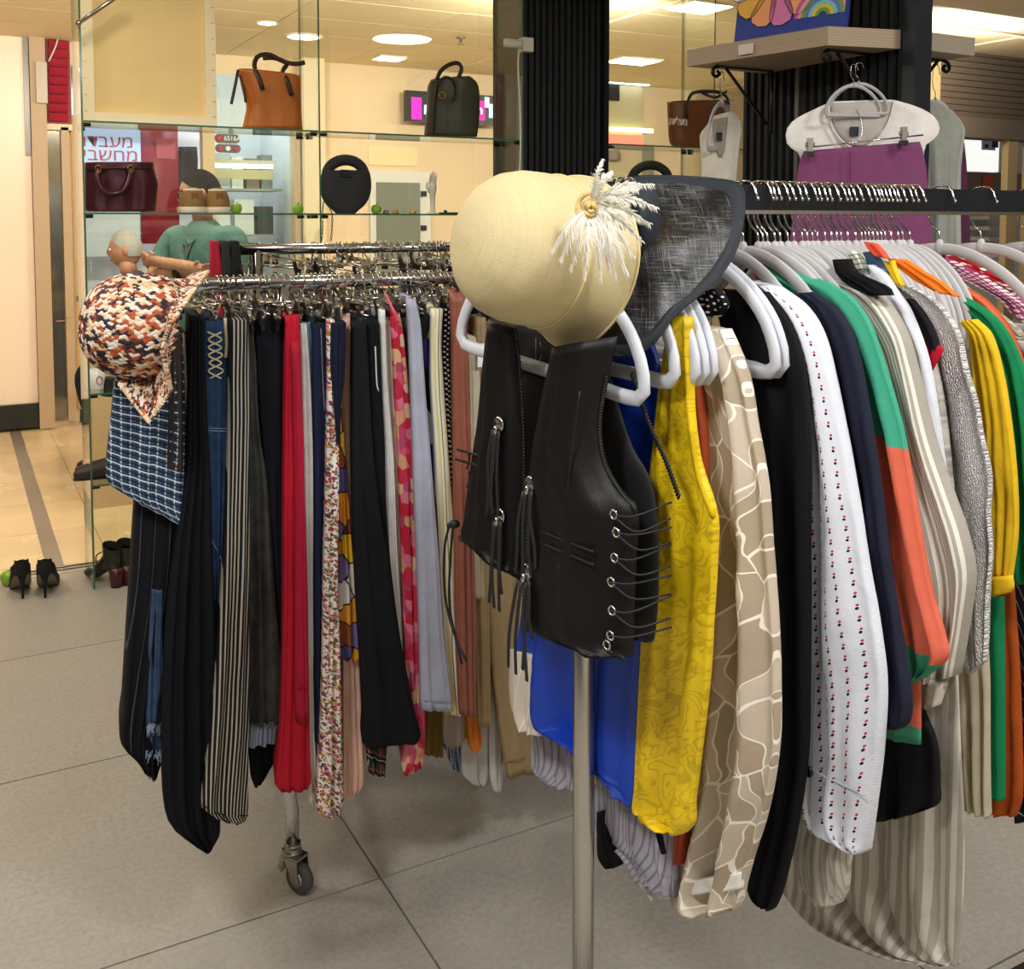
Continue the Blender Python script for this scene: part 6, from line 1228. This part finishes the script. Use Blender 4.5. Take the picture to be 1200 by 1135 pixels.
# canvas seen from the back
cv = thing('canvas', 'large blank canvas back in its wooden stretcher on the top shelf', 'canvas', on_y(175, 143, BY)); ca = on_y(97, 143, BY); cb2 = on_y(253, 143, BY); zc = 2.006
STW2 = plain('stretcher_pine', 'f2e2b8', .7, var=.05); CNV = plain('raw_canvas', 'e6cb8d', .9, var=.03, bump=.2, bs=300)
MB().bbox((ca.x+.01, BY+.012, zc+.01), (cb2.x-.01, BY+.016, zc+.9)).build('cloth', CNV, cv, smooth=False)
for (x0, z0, x1, z1) in ((ca.x, zc, ca.x+.047, zc+.92), (cb2.x-.047, zc, cb2.x, zc+.92), (ca.x+.047, zc, cb2.x-.047, zc+.047), (ca.x+.047, zc+.873, cb2.x-.047, zc+.92)):
    MB().bbox((x0, BY-.022, z0), (x1, BY+.012, z1)).build('stretcher_bar', STW2, cv, smooth=False)
for k in range(12):
    for x in (ca.x+.012, cb2.x-.012): MB().box((x, BY-.0235, zc+.05+k*.07), (.01, .002, .003)).build('staple', STEEL, cv, smooth=False)
tag(MB().tube([on_y(92, 27, GY0-.03), on_y(150, -13, GY0-.03)], .009, 10).ball(on_y(92, 27, GY0-.03), .013, 10, 6).build('support_rod', STEEL), 'slanting steel rod across the corner of the canvas', 'rod')
# right cabinet: brown tote, reflection of an elevator sign put on it as lettering
bt = thing('tote_bag', 'brown tote bag lettered with the reflection of a Hebrew sign behind the tank top', 'bag', on_y(818, 172, BY))
bagmesh('body', leather('brown_leather_2', '74431d'), [(783, 119, 856, 118), (784, 140, 856, 140), (785, 160, 855, 160), (788, 170, 852, 172), (796, 173, 846, 173)], bt)
strap(bt, [(805, 138, -.075), (806, 120, -.075), (812, 109, -.05), (826, 107, -.03), (842, 108, -.03), (852, 114, -.05), (854, 122, -.07)], BY, .011, leather('black_strap', '221d1a')); strap(bt, [(823, 109, .03), (838, 114, .03), (852, 107, .03)], BY, .009, bpy.data.materials['black_strap'])
ptext('תוילעמ', 794, 143, 9, BY-.085, plain('reflected_word', 'd5cdd0', .6), 'lettering', parent=bt, hx=.75)
# charger and cable on the black column
ch = thing('phone_charger', 'white plug-in charger with hanging cable on the black column', 'charger', on_y(616, 53, 4.66)); WP = plain('white_plug', 'd9d2c4', .4)
p = on_y(616, 53, 4.66); sharp(MB().bbox((p.x-.03, 4.63, p.z-.035), (p.x+.03, 4.685, p.z+.035)).build('plug', WP, ch, smooth=False)); MB().bbox((p.x-.13, 4.63, p.z-.02), (p.x-.03, 4.66, p.z+.02)).lathe([(0, 0), (.016, 0), (.016, .02), (0, .02)], (p.x-.04, 4.64, p.z), (-1, 0, 0), 10).build('adapter', WP, ch)
MB().tube(crv([on_y(608, 58, 4.63), on_y(607, 75, 4.64), on_y(609, 120, 4.65), on_y(610, 170, 4.65), on_y(608, 230, 4.66), on_y(609, 420, 4.66)], 24), .005, 6).build('cable', WP, ch)
# shoes on the floor and lower shelves
def pump(cx, cy, rz, label, mat, heel=.10, L=.235):
    O = on_z(cx, cy, 0); t = thing('high_heel', label, 'shoe', O); R = Matrix.Rotation(rz, 3, 'Z')
    def Q(x, y, z): return O+R@Vector((x, y, z))
    def wid(s): return .030+.012*math.sin(PI*min(1, s*1.02))**.8*(1 if s < .72 else 1) if s < .72 else .043*max(.02, 1-((s-.72)/.28)**2)**.5
    def zs(s): return heel*(1-min(1, s/.62))**1.0*(.9+.1*math.cos(PI*min(1, s/.62)))+.004 if s < .62 else .004+.008*((s-.62)/.38)**2
    def up(u, v):
        s = v; w = wid(s)*(.35+.65*min(1, v*9)) ; top = zs(s)+(.062-.03*min(1, s/.4) if s < .45 else .032+.018*math.sin(PI*(s-.45)/.55)); q = PI*u
        op = s < .55
        x = w*math.cos(q); f = math.sin(q) if not op else math.sin(q)*.0
        h = abs(math.cos(q)) if op else 1
        z = zs(s)+(top-zs(s))*(math.sin(q)**.6 if not op else (1-abs(2*u-1))*0+ (1 if .0 <= u <= 1 else 0)*min(1, (1-abs(2*u-1))*6))
        if op: x = w*(1 if u < .5 else -1)*(1 if min(u, 1-u) < .18 else .93)
        return Q(x, s*L-.02, z)
    n = 24
    mb = MB(); mb.grid(lambda u, v: up(u, v), 14, n)
    # heel counter closing the back
    mb.grid(lambda u, v: Q(wid(0)*.95*math.cos(PI*u)*(1 if v < .9 else .92), -.02-.026*math.sin(PI*u)*(1-.25*v), zs(0)+.064*v), 12, 6); mb.build('upper', mat, t)
    MB().grid(lambda u, v: Q(wid(v)*(2*u-1)*.96, v*L-.02, zs(v)-.001), 6, n).grid(lambda u, v: Q(wid(v)*(1-2*u)*.96, v*L-.02, max(.001, zs(v)-.004)), 6, n).build('sole', plain('shoe_sole_tan', '8d7a63', .6) if 'shoe_sole_tan' not in bpy.data.materials else bpy.data.materials['shoe_sole_tan'], t)
    MB().tube([Q(0, -.022, heel+.012), Q(0, -.03, heel*.7), Q(0, -.034, .004)], lambda f: .016*(1-f)**1.6+.0045, 10).build('heel', mat, t)
BSU = plain('black_suede', '0d0d0f', .85)
pump(26, 699, YAW*-1+.52, 'left black stiletto shoe beside the green apple on the floor', BSU); pump(54, 698, -YAW+.34, 'right black stiletto shoe of the pair on the floor', BSU)
c = on_z(12, 685, 0); t = thing('apple', 'green apple on the floor beside the black stilettos', 'fruit', c); r = .038
MB().lathe([(q[0], q[1]) for q in crv([Vector((a*r, b*r, 0)) for a, b in ((0, .22), (.3, .1), (.62, .12), (.93, .55), (1.0, 1.0), (.9, 1.45), (.6, 1.75), (.3, 1.78), (.06, 1.55), (0, 1.5))], 24)], c-Vector((0, 0, .09*r)), seg=20).build('flesh', APP, t); MB().tube([c+Vector((0, 0, 1.4*r)), c+Vector((.005, 0, 2.1*r))], .0025, 5).build('stem', DKB, t)
# ankle boots by the cabinet
def boot(cx, cy, rz, label, heelmat, lean=0.0):
    O = on_z(cx, cy, 0); t = thing('ankle_boot', label, 'shoe', O); R = Matrix.Rotation(rz, 3, 'Z'); M_ = leather('olive_boot', '2b2a1c', .4) if 'olive_boot' not in bpy.data.materials else bpy.data.materials['olive_boot']
    def Q(x, y, z): return O+R@Vector((x, y, z))
    secs = [(.215, .022, .012, .026), (.19, .034, .006, .05), (.14, .038, .012, .062), (.09, .035, .04, .075), (.05, .033, .07, .095)]
    prof = [(q[0], q[1], q[2], q[3]) for q in secs]
    def foot(u, v):
        i = v*(len(prof)-1); k = min(int(i), len(prof)-2); f = i-k; y, w, zc_, h = [prof[k][m]*(1-f)+prof[k+1][m]*f for m in range(4)]; q = 2*PI*u
        return Q(w*math.cos(q), y, zc_+h*.5+h*.5*math.sin(q))
    mb = MB(); mb.grid(foot, 18, 16, wu=True); mb.ball(Q(0, .212, .025), (.022, .02, .013), 10, 6)
    mb.grid(lambda u, v: Q((.033+.004*v)*math.cos(2*PI*u), .03+(.045+.0*v)*math.sin(2*PI*u), .075+.10*v+.012*math.sin(2*PI*u)*v), 18, 8, wu=True); mb.ball(Q(0, .02, .085), (.033, .037, .03), 12, 8); mb.build('upper', M_, t)
    MB().lathe([(0, 0), (.026, 0), (.03, .05), (.032, .085), (0, .086)], Q(0, .0, 0), seg=14).build('heel', heelmat, t)
    for k in range(4): MB().tube([Q(-.028, .072-.008*k, .09+.02*k), Q(0, .082-.008*k, .098+.02*k), Q(.028, .072-.008*k, .09+.02*k)], .003, 5).build('lace', BLACKP, t)
    MB().tube(crv([Q(-.03, .06, .15), Q(-.045, .08, .13), Q(-.05, .06, .10), Q(-.036, .05, .12)], 12), .003, 5).build('lace_loop', BLACKP, t)
boot(137, 687, YAW*-1+.95, 'olive ankle boot with burgundy heel by the glass cabinet', plain('burgundy_heel', '4a141c', .3)); boot(150, 684, -YAW+.6, 'second olive ankle boot, half hidden by the black trousers', bpy.data.materials['burgundy_heel'])
sb = on_y(112, 560, BY); t = thing('loafer', 'brown loafer on the lowest glass shelf behind the checked skirt', 'shoe', (sb.x+.03, BY, .455)); o_ = Vector((sb.x+.04, BY, .455)); LB = leather('loafer_brown', '33221a')
def lf(u, v):
    q = PI*u; w = .045*(.55+.45*math.sin(PI*min(1, .12+.8*v))); return o_+Vector((.12-.24*v, w*math.cos(q), .014+(.075-.035*v+.012*math.sin(PI*v))*math.sin(q)**.7))
MB().grid(lf, 14, 18).ball(o_+Vector((.11, 0, .045)), (.02, .028, .034), 10, 8).ball(o_+Vector((-.115, 0, .025)), (.016, .028, .018), 10, 6).build('upper', LB, t); MB().grid(lambda u, v: o_+Vector((.13-.26*v, .048*(.6+.4*math.sin(PI*min(1, .12+.8*v)))*(2*u-1), .014)), 6, 16).grid(lambda u, v: o_+Vector((.13-.26*v, .048*(.6+.4*math.sin(PI*min(1, .12+.8*v)))*(1-2*u), .001)), 6, 16).build('sole', plain('shoe_sole_dark', '2b2420', .6), t)
m_ = on_y(113, 462, BY); mu = thing('mug', 'white mug with a printed ring on the glass shelf', 'mug', (m_.x, BY, .85))
MB().lathe([(0, 0), (.036, 0), (.038, .004), (.038, .085), (.034, .085), (.034, .008), (0, .008)], (m_.x, BY, .85), seg=20).build('cup', plain('mug_white', 'e3dfda', .3), mu)
MB().tube([Vector((m_.x+.01+.012*math.cos(q), BY-.0375, .89+.018*math.sin(q))) for q in [2*PI*k/14 for k in range(14)]], .003, 4, closed=True).build('printed_ring', plain('mug_print', 'b98a8a', .5), mu); MB().tube(crv([Vector((m_.x+.036, BY+.01, .92)), Vector((m_.x+.062, BY+.02, .91)), Vector((m_.x+.06, BY+.02, .875)), Vector((m_.x+.036, BY+.01, .865))], 10), .005, 6).build('handle', bpy.data.materials['mug_white'], mu)
pb_ = on_y(138, 455, BY); bagt = thing('pouch', 'black pouch beside the white mug on the glass shelf', 'bag', (pb_.x, BY, .85)); bagmesh('body', leather('pouch_black', '1f1d1c'), [(122, 442, 152, 440), (118, 452, 156, 452), (118, 463.5, 158, 463.5)], bagt, front=.04, back=.05)
# ================================================================== PEOPLE BEHIND THE GLASS
def skin_mesh(name, verts, edges, mat, parent=None, sub=2):
    """joints (x, y, z, radius[, radius2]) grown into one skin"""
    off = OFF.get(parent.name, Vector((0, 0, 0))) if parent else Vector((0, 0, 0))
    me = bpy.data.meshes.new(name); me.from_pydata([tuple(Vector(v[:3])-off) for v in verts], edges, [])
    o = bpy.data.objects.new(name, me); COL.objects.link(o)
    m = o.modifiers.new('skin', 'SKIN'); m.use_smooth_shade = True
    me.skin_vertices.new() if not me.skin_vertices else None
    for k, v in enumerate(verts): me.skin_vertices[0].data[k].radius = (v[3], v[4] if len(v) > 4 else v[3])
    me.skin_vertices[0].data[0].use_root = True
    s = o.modifiers.new('sub', 'SUBSURF'); s.levels = sub; s.render_levels = sub
    me.materials.append(mat)
    if parent: o.parent = parent
    OFF[o.name] = off; return o
def bake(o):
    dg = bpy.context.evaluated_depsgraph_get(); dg.update(); me = bpy.data.meshes.new_from_object(o.evaluated_get(dg))
    vs = [v.co.copy() for v in me.vertices]; fs = [list(p.vertices) for p in me.polygons]; off = OFF[o.name]; bpy.data.objects.remove(o)
    return [v+off for v in vs], fs
def head_fn(c, R, sc=1.0):
    """face towards local -y; returns displaced ellipsoid"""
    def g(d, x, z, s): return math.exp(-((d.x-x)**2+(d.z-z)**2)/(2*s*s)) if d.y < 0 else 0
    def disp(d):
        o = Vector((0, 0, 0))
        o.y -= .020*g(d, 0, -.18, .11)+.009*g(d, 0, .02, .09)          # nose and bridge
        o.y += .010*(g(d, .33, .03, .13)+g(d, -.33, .03, .13))         # eye sockets
        o.y -= .006*g(d, 0, -.52, .17)+.010*g(d, 0, -.85, .18)+.006*g(d, 0, .28, .35)
        if d.z < -.3: o.x -= d.x*.026*(-d.z-.3)
        return R@(o*sc)
    return disp
def person(name, label, loc, parts): pass
SKIN = plain('skin', 'b57f63', .55, var=.06, vs=10); HAIRD = plain('dark_hair', '120d0b', .95, 0, .05, bump=.4, bs=80); HAIRG = plain('grey_hair', '9a9792', .7, bump=.4, bs=80)
def make_person(label, P, yaw, seated, hairmat, shirtmat, trousermat, pose, headsc=1.0, headtilt=0.0, glasses=False):
    R = Matrix.Rotation(yaw, 3, 'Z'); O = Vector((P[0], P[1], 0)); hz = P[2]
    t = thing('person', label, 'person', O)
    def W_(x, y, z): return O+R@Vector((x, y, z))
    # joints in local coordinates (facing -y, +x is the figure's left)
    J = pose['joints']; names = list(J.keys()); idx = {n: i for i, n in enumerate(names)}
    def sk(sel, edges, mat, nm, grow=0.0):
        ns = [n for n in names if n in sel]; ii = {n: i for i, n in enumerate(ns)}
        vs = [tuple(W_(*J[n][:3]))+(J[n][3]+grow,)+((J[n][4]+grow,) if len(J[n]) > 4 else ()) for n in ns]
        return skin_mesh(nm, vs, [(ii[a], ii[b]) for a, b in edges if a in ii and b in ii], mat, None)
    body = sk(set(names), pose['edges'], SKIN, 'body_tmp'); vs, fs = bake(body); BV, BF = vs, fs
    mb = MB(); mb.add(vs, fs)
    hc = W_(*pose['head']); HR = R@Matrix.Rotation(pose.get('headyaw', 0), 3, 'Z')@Matrix.Rotation(headtilt, 3, 'X')
    rx, ry, rz = .076*headsc, .098*headsc, .118*headsc
    mb.ball(hc, (rx, ry, rz), 32, 24, HR, None) if False else mb.ball(hc, (rx, ry, rz), 32, 24, HR, lambda d: HR.inverted()@head_fn(hc, HR, headsc)(d))
    for s in (-1, 1): mb.ball(hc+HR@Vector((s*rx*1.0, .012, -.005)), (.010, .020, .032), 8, 6, HR)
    mb.tube([W_(*J['neck'][:3])-Vector((0, 0, .03)), hc-Vector((0, 0, rz*.5))], .052, 14)
    b = mb.build('body', SKIN, t)
    # hair shell, eyes, brows, mouth
    def hair(u, v):
        th = 2*PI*u; ph = -PI*.12+(PI*.62)*v
        d = Vector((math.cos(ph)*math.cos(th), math.cos(ph)*math.sin(th), math.sin(ph)))
        front = max(0, -math.sin(th)+.25)/1.25; lo = -PI*.12+front**.7*PI*.33
        ph = lo+(PI/2-lo)*v; d = Vector((math.cos(ph)*math.cos(th), math.cos(ph)*math.sin(th), math.sin(ph)))
        k = 1.04+.02*math.sin(9*th)*math.cos(ph)+pose.get('hairvol', .03)
        return hc+HR@Vector((d.x*rx*k, d.y*ry*k, d.z*rz*(k+.01)))
    MB().grid(hair, 36, 12, wu=True).build('hair', hairmat, t)
    for s in (-1, 1):
        MB().ball(hc+HR@Vector((s*.030, -ry*.90, .004)), .0105, 10, 8).build('eye', plain('eye_white', 'd8d4cf', .3) if 'eye_white' not in bpy.data.materials else bpy.data.materials['eye_white'], t)
        MB().tube([hc+HR@Vector((s*.014, -ry*1.0, .024)), hc+HR@Vector((s*.044, -ry*.9, .024))], .003, 5).build('eyebrow', hairmat, t)
    MB().tube([hc+HR@Vector((-.022, -ry*.93, -.066)), hc+HR@Vector((0, -ry*1.0, -.067)), hc+HR@Vector((.022, -ry*.93, -.066))], .004, 6).build('mouth', plain('lips', '8d4f48', .5) if 'lips' not in bpy.data.materials else bpy.data.materials['lips'], t)
    if glasses:
        g = MB()
        for s in (-1, 1):
            g.tube([hc+HR@Vector((s*.031+.024*math.cos(q), -ry*1.12, .003+.017*math.sin(q))) for q in [2*PI*k/16 for k in range(16)]], .0028, 5, closed=True)
            g.tube([hc+HR@Vector((s*.055, -ry*1.12, .008)), hc+HR@Vector((s*rx*1.08, .01, .008))], .0026, 5)
        g.tube([hc+HR@Vector((-.008, -ry*1.14, .006)), hc+HR@Vector((.008, -ry*1.14, .006))], .0026, 5); g.build('eyeglasses', BLACKP, t)
    # clothes: slightly wider skins over the same joints
    for nm, sel, grow, mt in (('polo_shirt' if not seated else 'shirt', pose['shirt'], .014, shirtmat), ('trousers', pose['legs'], .010, trousermat)):
        nv_ = [Vector((0, 0, 0)) for _ in BV]
        for f in BF:
            fn_ = (BV[f[1]]-BV[f[0]]).cross(BV[f[2]]-BV[f[0]])
            for i in f: nv_[i] += fn_
        near = [min(names, key=lambda n: (Vector(W_(*J[n][:3]))-v).length-J[n][3]) for v in BV]
        keep = [f for f in BF if sum(near[i] in sel for i in f) >= 2]
        hem = pose.get('hem')
        if hem: keep = [f for f in keep if (max(BV[i].z for i in f) > hem if nm == 'polo_shirt' else BV[f[0]].z < hem+.06)]
        used = sorted({i for f in keep for i in f}); mp_ = {i: k for k, i in enumerate(used)}
        PV = [BV[i]+nv_[i].normalized()*grow for i in used]
        if hem and nm == 'polo_shirt': PV = [Vector((p.x, p.y, max(p.z, hem))) for p in PV]
        MB().add(PV, [[mp_[i] for i in f] for f in keep]).build(nm, mt, t)
    for k, n in enumerate(('footL', 'footR')):
        a = W_(*J[n][:3]); MB().ball(a+R@Vector((0, .02, -.0)), (.047, .125, .052), 14, 8, R).build('shoe', plain('brown_shoe', '2d2119', .5) if 'brown_shoe' not in bpy.data.materials else bpy.data.materials['brown_shoe'], t)
    return t, W_
def hand(J, E, base, wrist, fwd, side, up):
    """palm and five fingers appended to the joint tables"""
    w = Vector(wrist); f = Vector(fwd).normalized(); s = Vector(side).normalized(); u = Vector(up).normalized()
    p = w+f*.05; J[base+'_palm'] = tuple(p)+(.03, .017); E.append((base+'_wrist', base+'_palm'))
    for k in range(4):
        a = p+f*.035+s*(.028-.019*k); b2 = a+f*(.032-.004*abs(k-1.3))-u*.006; c = b2+f*.022-u*.02
        for n, q, r in (('a', a, .0095), ('b', b2, .0085), ('c', c, .0072)): J['%s_f%d%s' % (base, k, n)] = tuple(q)+(r,)
        E += [(base+'_palm', '%s_f%da' % (base, k)), ('%s_f%da' % (base, k), '%s_f%db' % (base, k)), ('%s_f%db' % (base, k), '%s_f%dc' % (base, k))]
    a = w+f*.03+s*.036; b2 = a+f*.028+s*.012; J[base+'_ta'] = tuple(a)+(.0105,); J[base+'_tb'] = tuple(b2)+(.0085,); E += [(base+'_palm', base+'_ta'), (base+'_ta', base+'_tb')]
# standing man, arms crossed, polo shirt
pz = at_d(238, 226, 5.30); k = (pz.z)/1.72
J = dict(pelvis=(0, 0, .98, .15, .115), waist=(0, 0, 1.12, .145, .105), chest=(0, -.01, 1.38, .17, .125), collar=(0, .01, 1.52, .10, .09), neck=(0, 0, 1.585, .058),
         shL=(.18, .01, 1.505, .07), shR=(-.18, .01, 1.505, .07), slL=(.22, -.03, 1.40, .06), slR=(-.22, -.03, 1.40, .06), elL=(.235, -.11, 1.29, .044), elR=(-.235, -.11, 1.29, .044),
         L_fore=(.08, -.24, 1.345, .042), R_fore=(-.08, -.22, 1.32, .042), L_wrist=(-.08, -.255, 1.375, .029), R_wrist=(.09, -.235, 1.33, .029),
         hipL=(.095, 0, .92, .095), hipR=(-.095, 0, .92, .095), knL=(.11, -.01, .50, .062), knR=(-.11, -.01, .50, .062), ankL=(.11, .02, .09, .042), ankR=(-.11, .02, .09, .042), footL=(.12, -.10, .045, .036), footR=(-.12, -.10, .045, .036))
E = [('pelvis', 'waist'), ('waist', 'chest'), ('chest', 'collar'), ('collar', 'neck'), ('chest', 'shL'), ('chest', 'shR'), ('shL', 'slL'), ('shR', 'slR'), ('slL', 'elL'), ('slR', 'elR'), ('elL', 'L_fore'), ('elR', 'R_fore'), ('L_fore', 'L_wrist'), ('R_fore', 'R_wrist'),
     ('pelvis', 'hipL'), ('pelvis', 'hipR'), ('hipL', 'knL'), ('hipR', 'knR'), ('knL', 'ankL'), ('knR', 'ankR'), ('ankL', 'footL'), ('ankR', 'footR')]
hand(J, E, 'L', J['L_wrist'][:3], (-1, .12, .1), (0, -.2, 1), (0, -1, -.2)); hand(J, E, 'R', J['R_wrist'][:3], (1, .1, .05), (0, -.2, 1), (0, -1, -.2))
J = {n: (v[0], v[1], v[2]*k)+tuple(v[3:]) for n, v in J.items()}
POLO = cloth('teal_polo', '587d78', wr=.3)
pt1, Wf = make_person('person in a teal polo shirt standing with arms crossed behind the glass', (pz.x, pz.y, 0), -YAW-.35, False, HAIRD, POLO, cloth('dark_trousers', '2b2d35'),
    dict(joints=J, edges=E, head=(0, -.02, 1.715*k), headyaw=-.95, shirt=('pelvis', 'waist', 'chest', 'collar', 'shL', 'shR', 'slL', 'slR', 'hipL', 'hipR'), legs=('pelvis', 'waist', 'hipL', 'hipR', 'knL', 'knR', 'ankL', 'ankR'), hem=.95*k, hairvol=.03), 1.0, .12, True)
a = [Wf(-.025, -.135, 1.46*k), Wf(0, -.15, 1.36*k), Wf(.025, -.135, 1.46*k)]
MB().tube(a, .006, 6).build('hanging_eyeglasses', BLACKP, pt1)
wv = (Vector(J['R_fore'][:3])*.35+Vector(J['R_wrist'][:3])*.65); q0 = Wf(*wv); dx = (Wf(*J['R_wrist'][:3])-q0).normalized()
MB().tube([q0-dx*.016, q0+dx*.016], .046, 14).build('watch_strap', BLACKP, pt1)
MB().tube(crv([Wf(-.055, -.03, 1.525*k), Wf(-.03, -.095, 1.49*k), Wf(0, -.118, 1.46*k), Wf(.03, -.095, 1.49*k), Wf(.055, -.03, 1.525*k)], 16), .010, 8).build('polo_collar', POLO, pt1)
# seated man at the desk, seen from the side
ps_ = at_d(156, 292, 6.55); dz = ps_.z-1.235
J = dict(pelvis=(0, .05, .56, .15, .12), waist=(0, .05, .70, .145, .11), chest=(0, .02, .90, .165, .12), collar=(0, .0, 1.03, .09, .085), neck=(0, -.02, 1.09, .054),
         shL=(.18, .01, 1.00, .068), shR=(-.18, .01, 1.00, .068), slL=(.21, -.06, .88, .058), slR=(-.21, -.06, .88, .058), elL=(.22, -.14, .76, .042), elR=(-.22, -.14, .76, .042),
         L_fore=(.17, -.27, .77, .04), R_fore=(-.17, -.27, .77, .04), L_wrist=(.12, -.38, .79, .028), R_wrist=(-.12, -.38, .79, .028),
         hipL=(.09, .0, .53, .10), hipR=(-.09, .0, .53, .10), knL=(.14, -.30, .47, .062), knR=(-.14, -.30, .47, .062), ankL=(.14, -.16, .10, .042), ankR=(-.14, -.16, .10, .042), footL=(.14, -.24, .05, .036), footR=(-.14, -.24, .05, .036))
hand(J, E2 := [e for e in E if '_f' not in e[1] and 'palm' not in e[1] and '_t' not in e[1]], 'L', J['L_wrist'][:3], (-.2, -1, 0), (-1, .1, .2), (0, 0, 1)); hand(J, E2, 'R', J['R_wrist'][:3], (.2, -1, 0), (1, .1, .2), (0, 0, 1))
J = {n: ((v[0], v[1], v[2]+(dz if v[2] > .2 else 0))+tuple(v[3:])) for n, v in J.items()}
SY = -YAW-PI/2+.15
pt2, Ws = make_person('person with short grey hair in a dark shirt seated in a black office chair', (ps_.x, ps_.y, 0), SY, True, HAIRG, cloth('slate_shirt', '3f4956'), cloth('dark_trousers_2', '22242a'),
    dict(joints=J, edges=E2, head=(0, -.045, 1.235+dz), shirt=('pelvis', 'waist', 'chest', 'collar', 'shL', 'shR', 'slL', 'slR', 'elL', 'elR'), legs=('pelvis', 'hipL', 'hipR', 'knL', 'knR', 'ankL', 'ankR'), hairvol=.02), 1.0, .05)
oc = thing('office_chair', 'black high-backed office chair under the grey-haired person', 'chair', Ws(0, .1, 0)); CHB = plain('chair_black', '191b20', .6); RS = Matrix.Rotation(SY, 3, 'Z'); sz = .44+dz
def bx_(mb, c, d): return mb.box(Ws(*c), d, SY)
loft_back = MB().grid(lambda u, v: Ws((.24-.05*v**2)*math.cos(2*PI*u), .235+.05*math.sin(2*PI*u)+.06*v*v, sz+.08+.74*v), 24, 12, wu=True).ball(Ws(0, .295, sz+.82), (.19, .05, .06), 16, 8, RS); loft_back.build('backrest', CHB, oc)
MB().ball(Ws(0, -.02, sz-.02), (.25, .27, .055), 20, 8, RS).build('seat', CHB, oc)
MB().tube([Ws(0, .05, sz-.05), Ws(0, .05, .1)], .03, 10).build('column', STEEL, oc)
for q in range(5): a = 2*PI*q/5; MB().tube([Ws(0, .05, .13), Ws(.3*math.cos(a), .05+.3*math.sin(a), .05)], .02, 8).ball(Ws(.3*math.cos(a), .05+.3*math.sin(a), .03), .03, 8, 6).build('leg', CHB, oc)
for s in (-1, 1): MB().tube([Ws(s*.25, .12, sz-.02), Ws(s*.28, .1, sz+.2), Ws(s*.28, -.15, sz+.21)], .018, 8).build('armrest', CHB, oc)
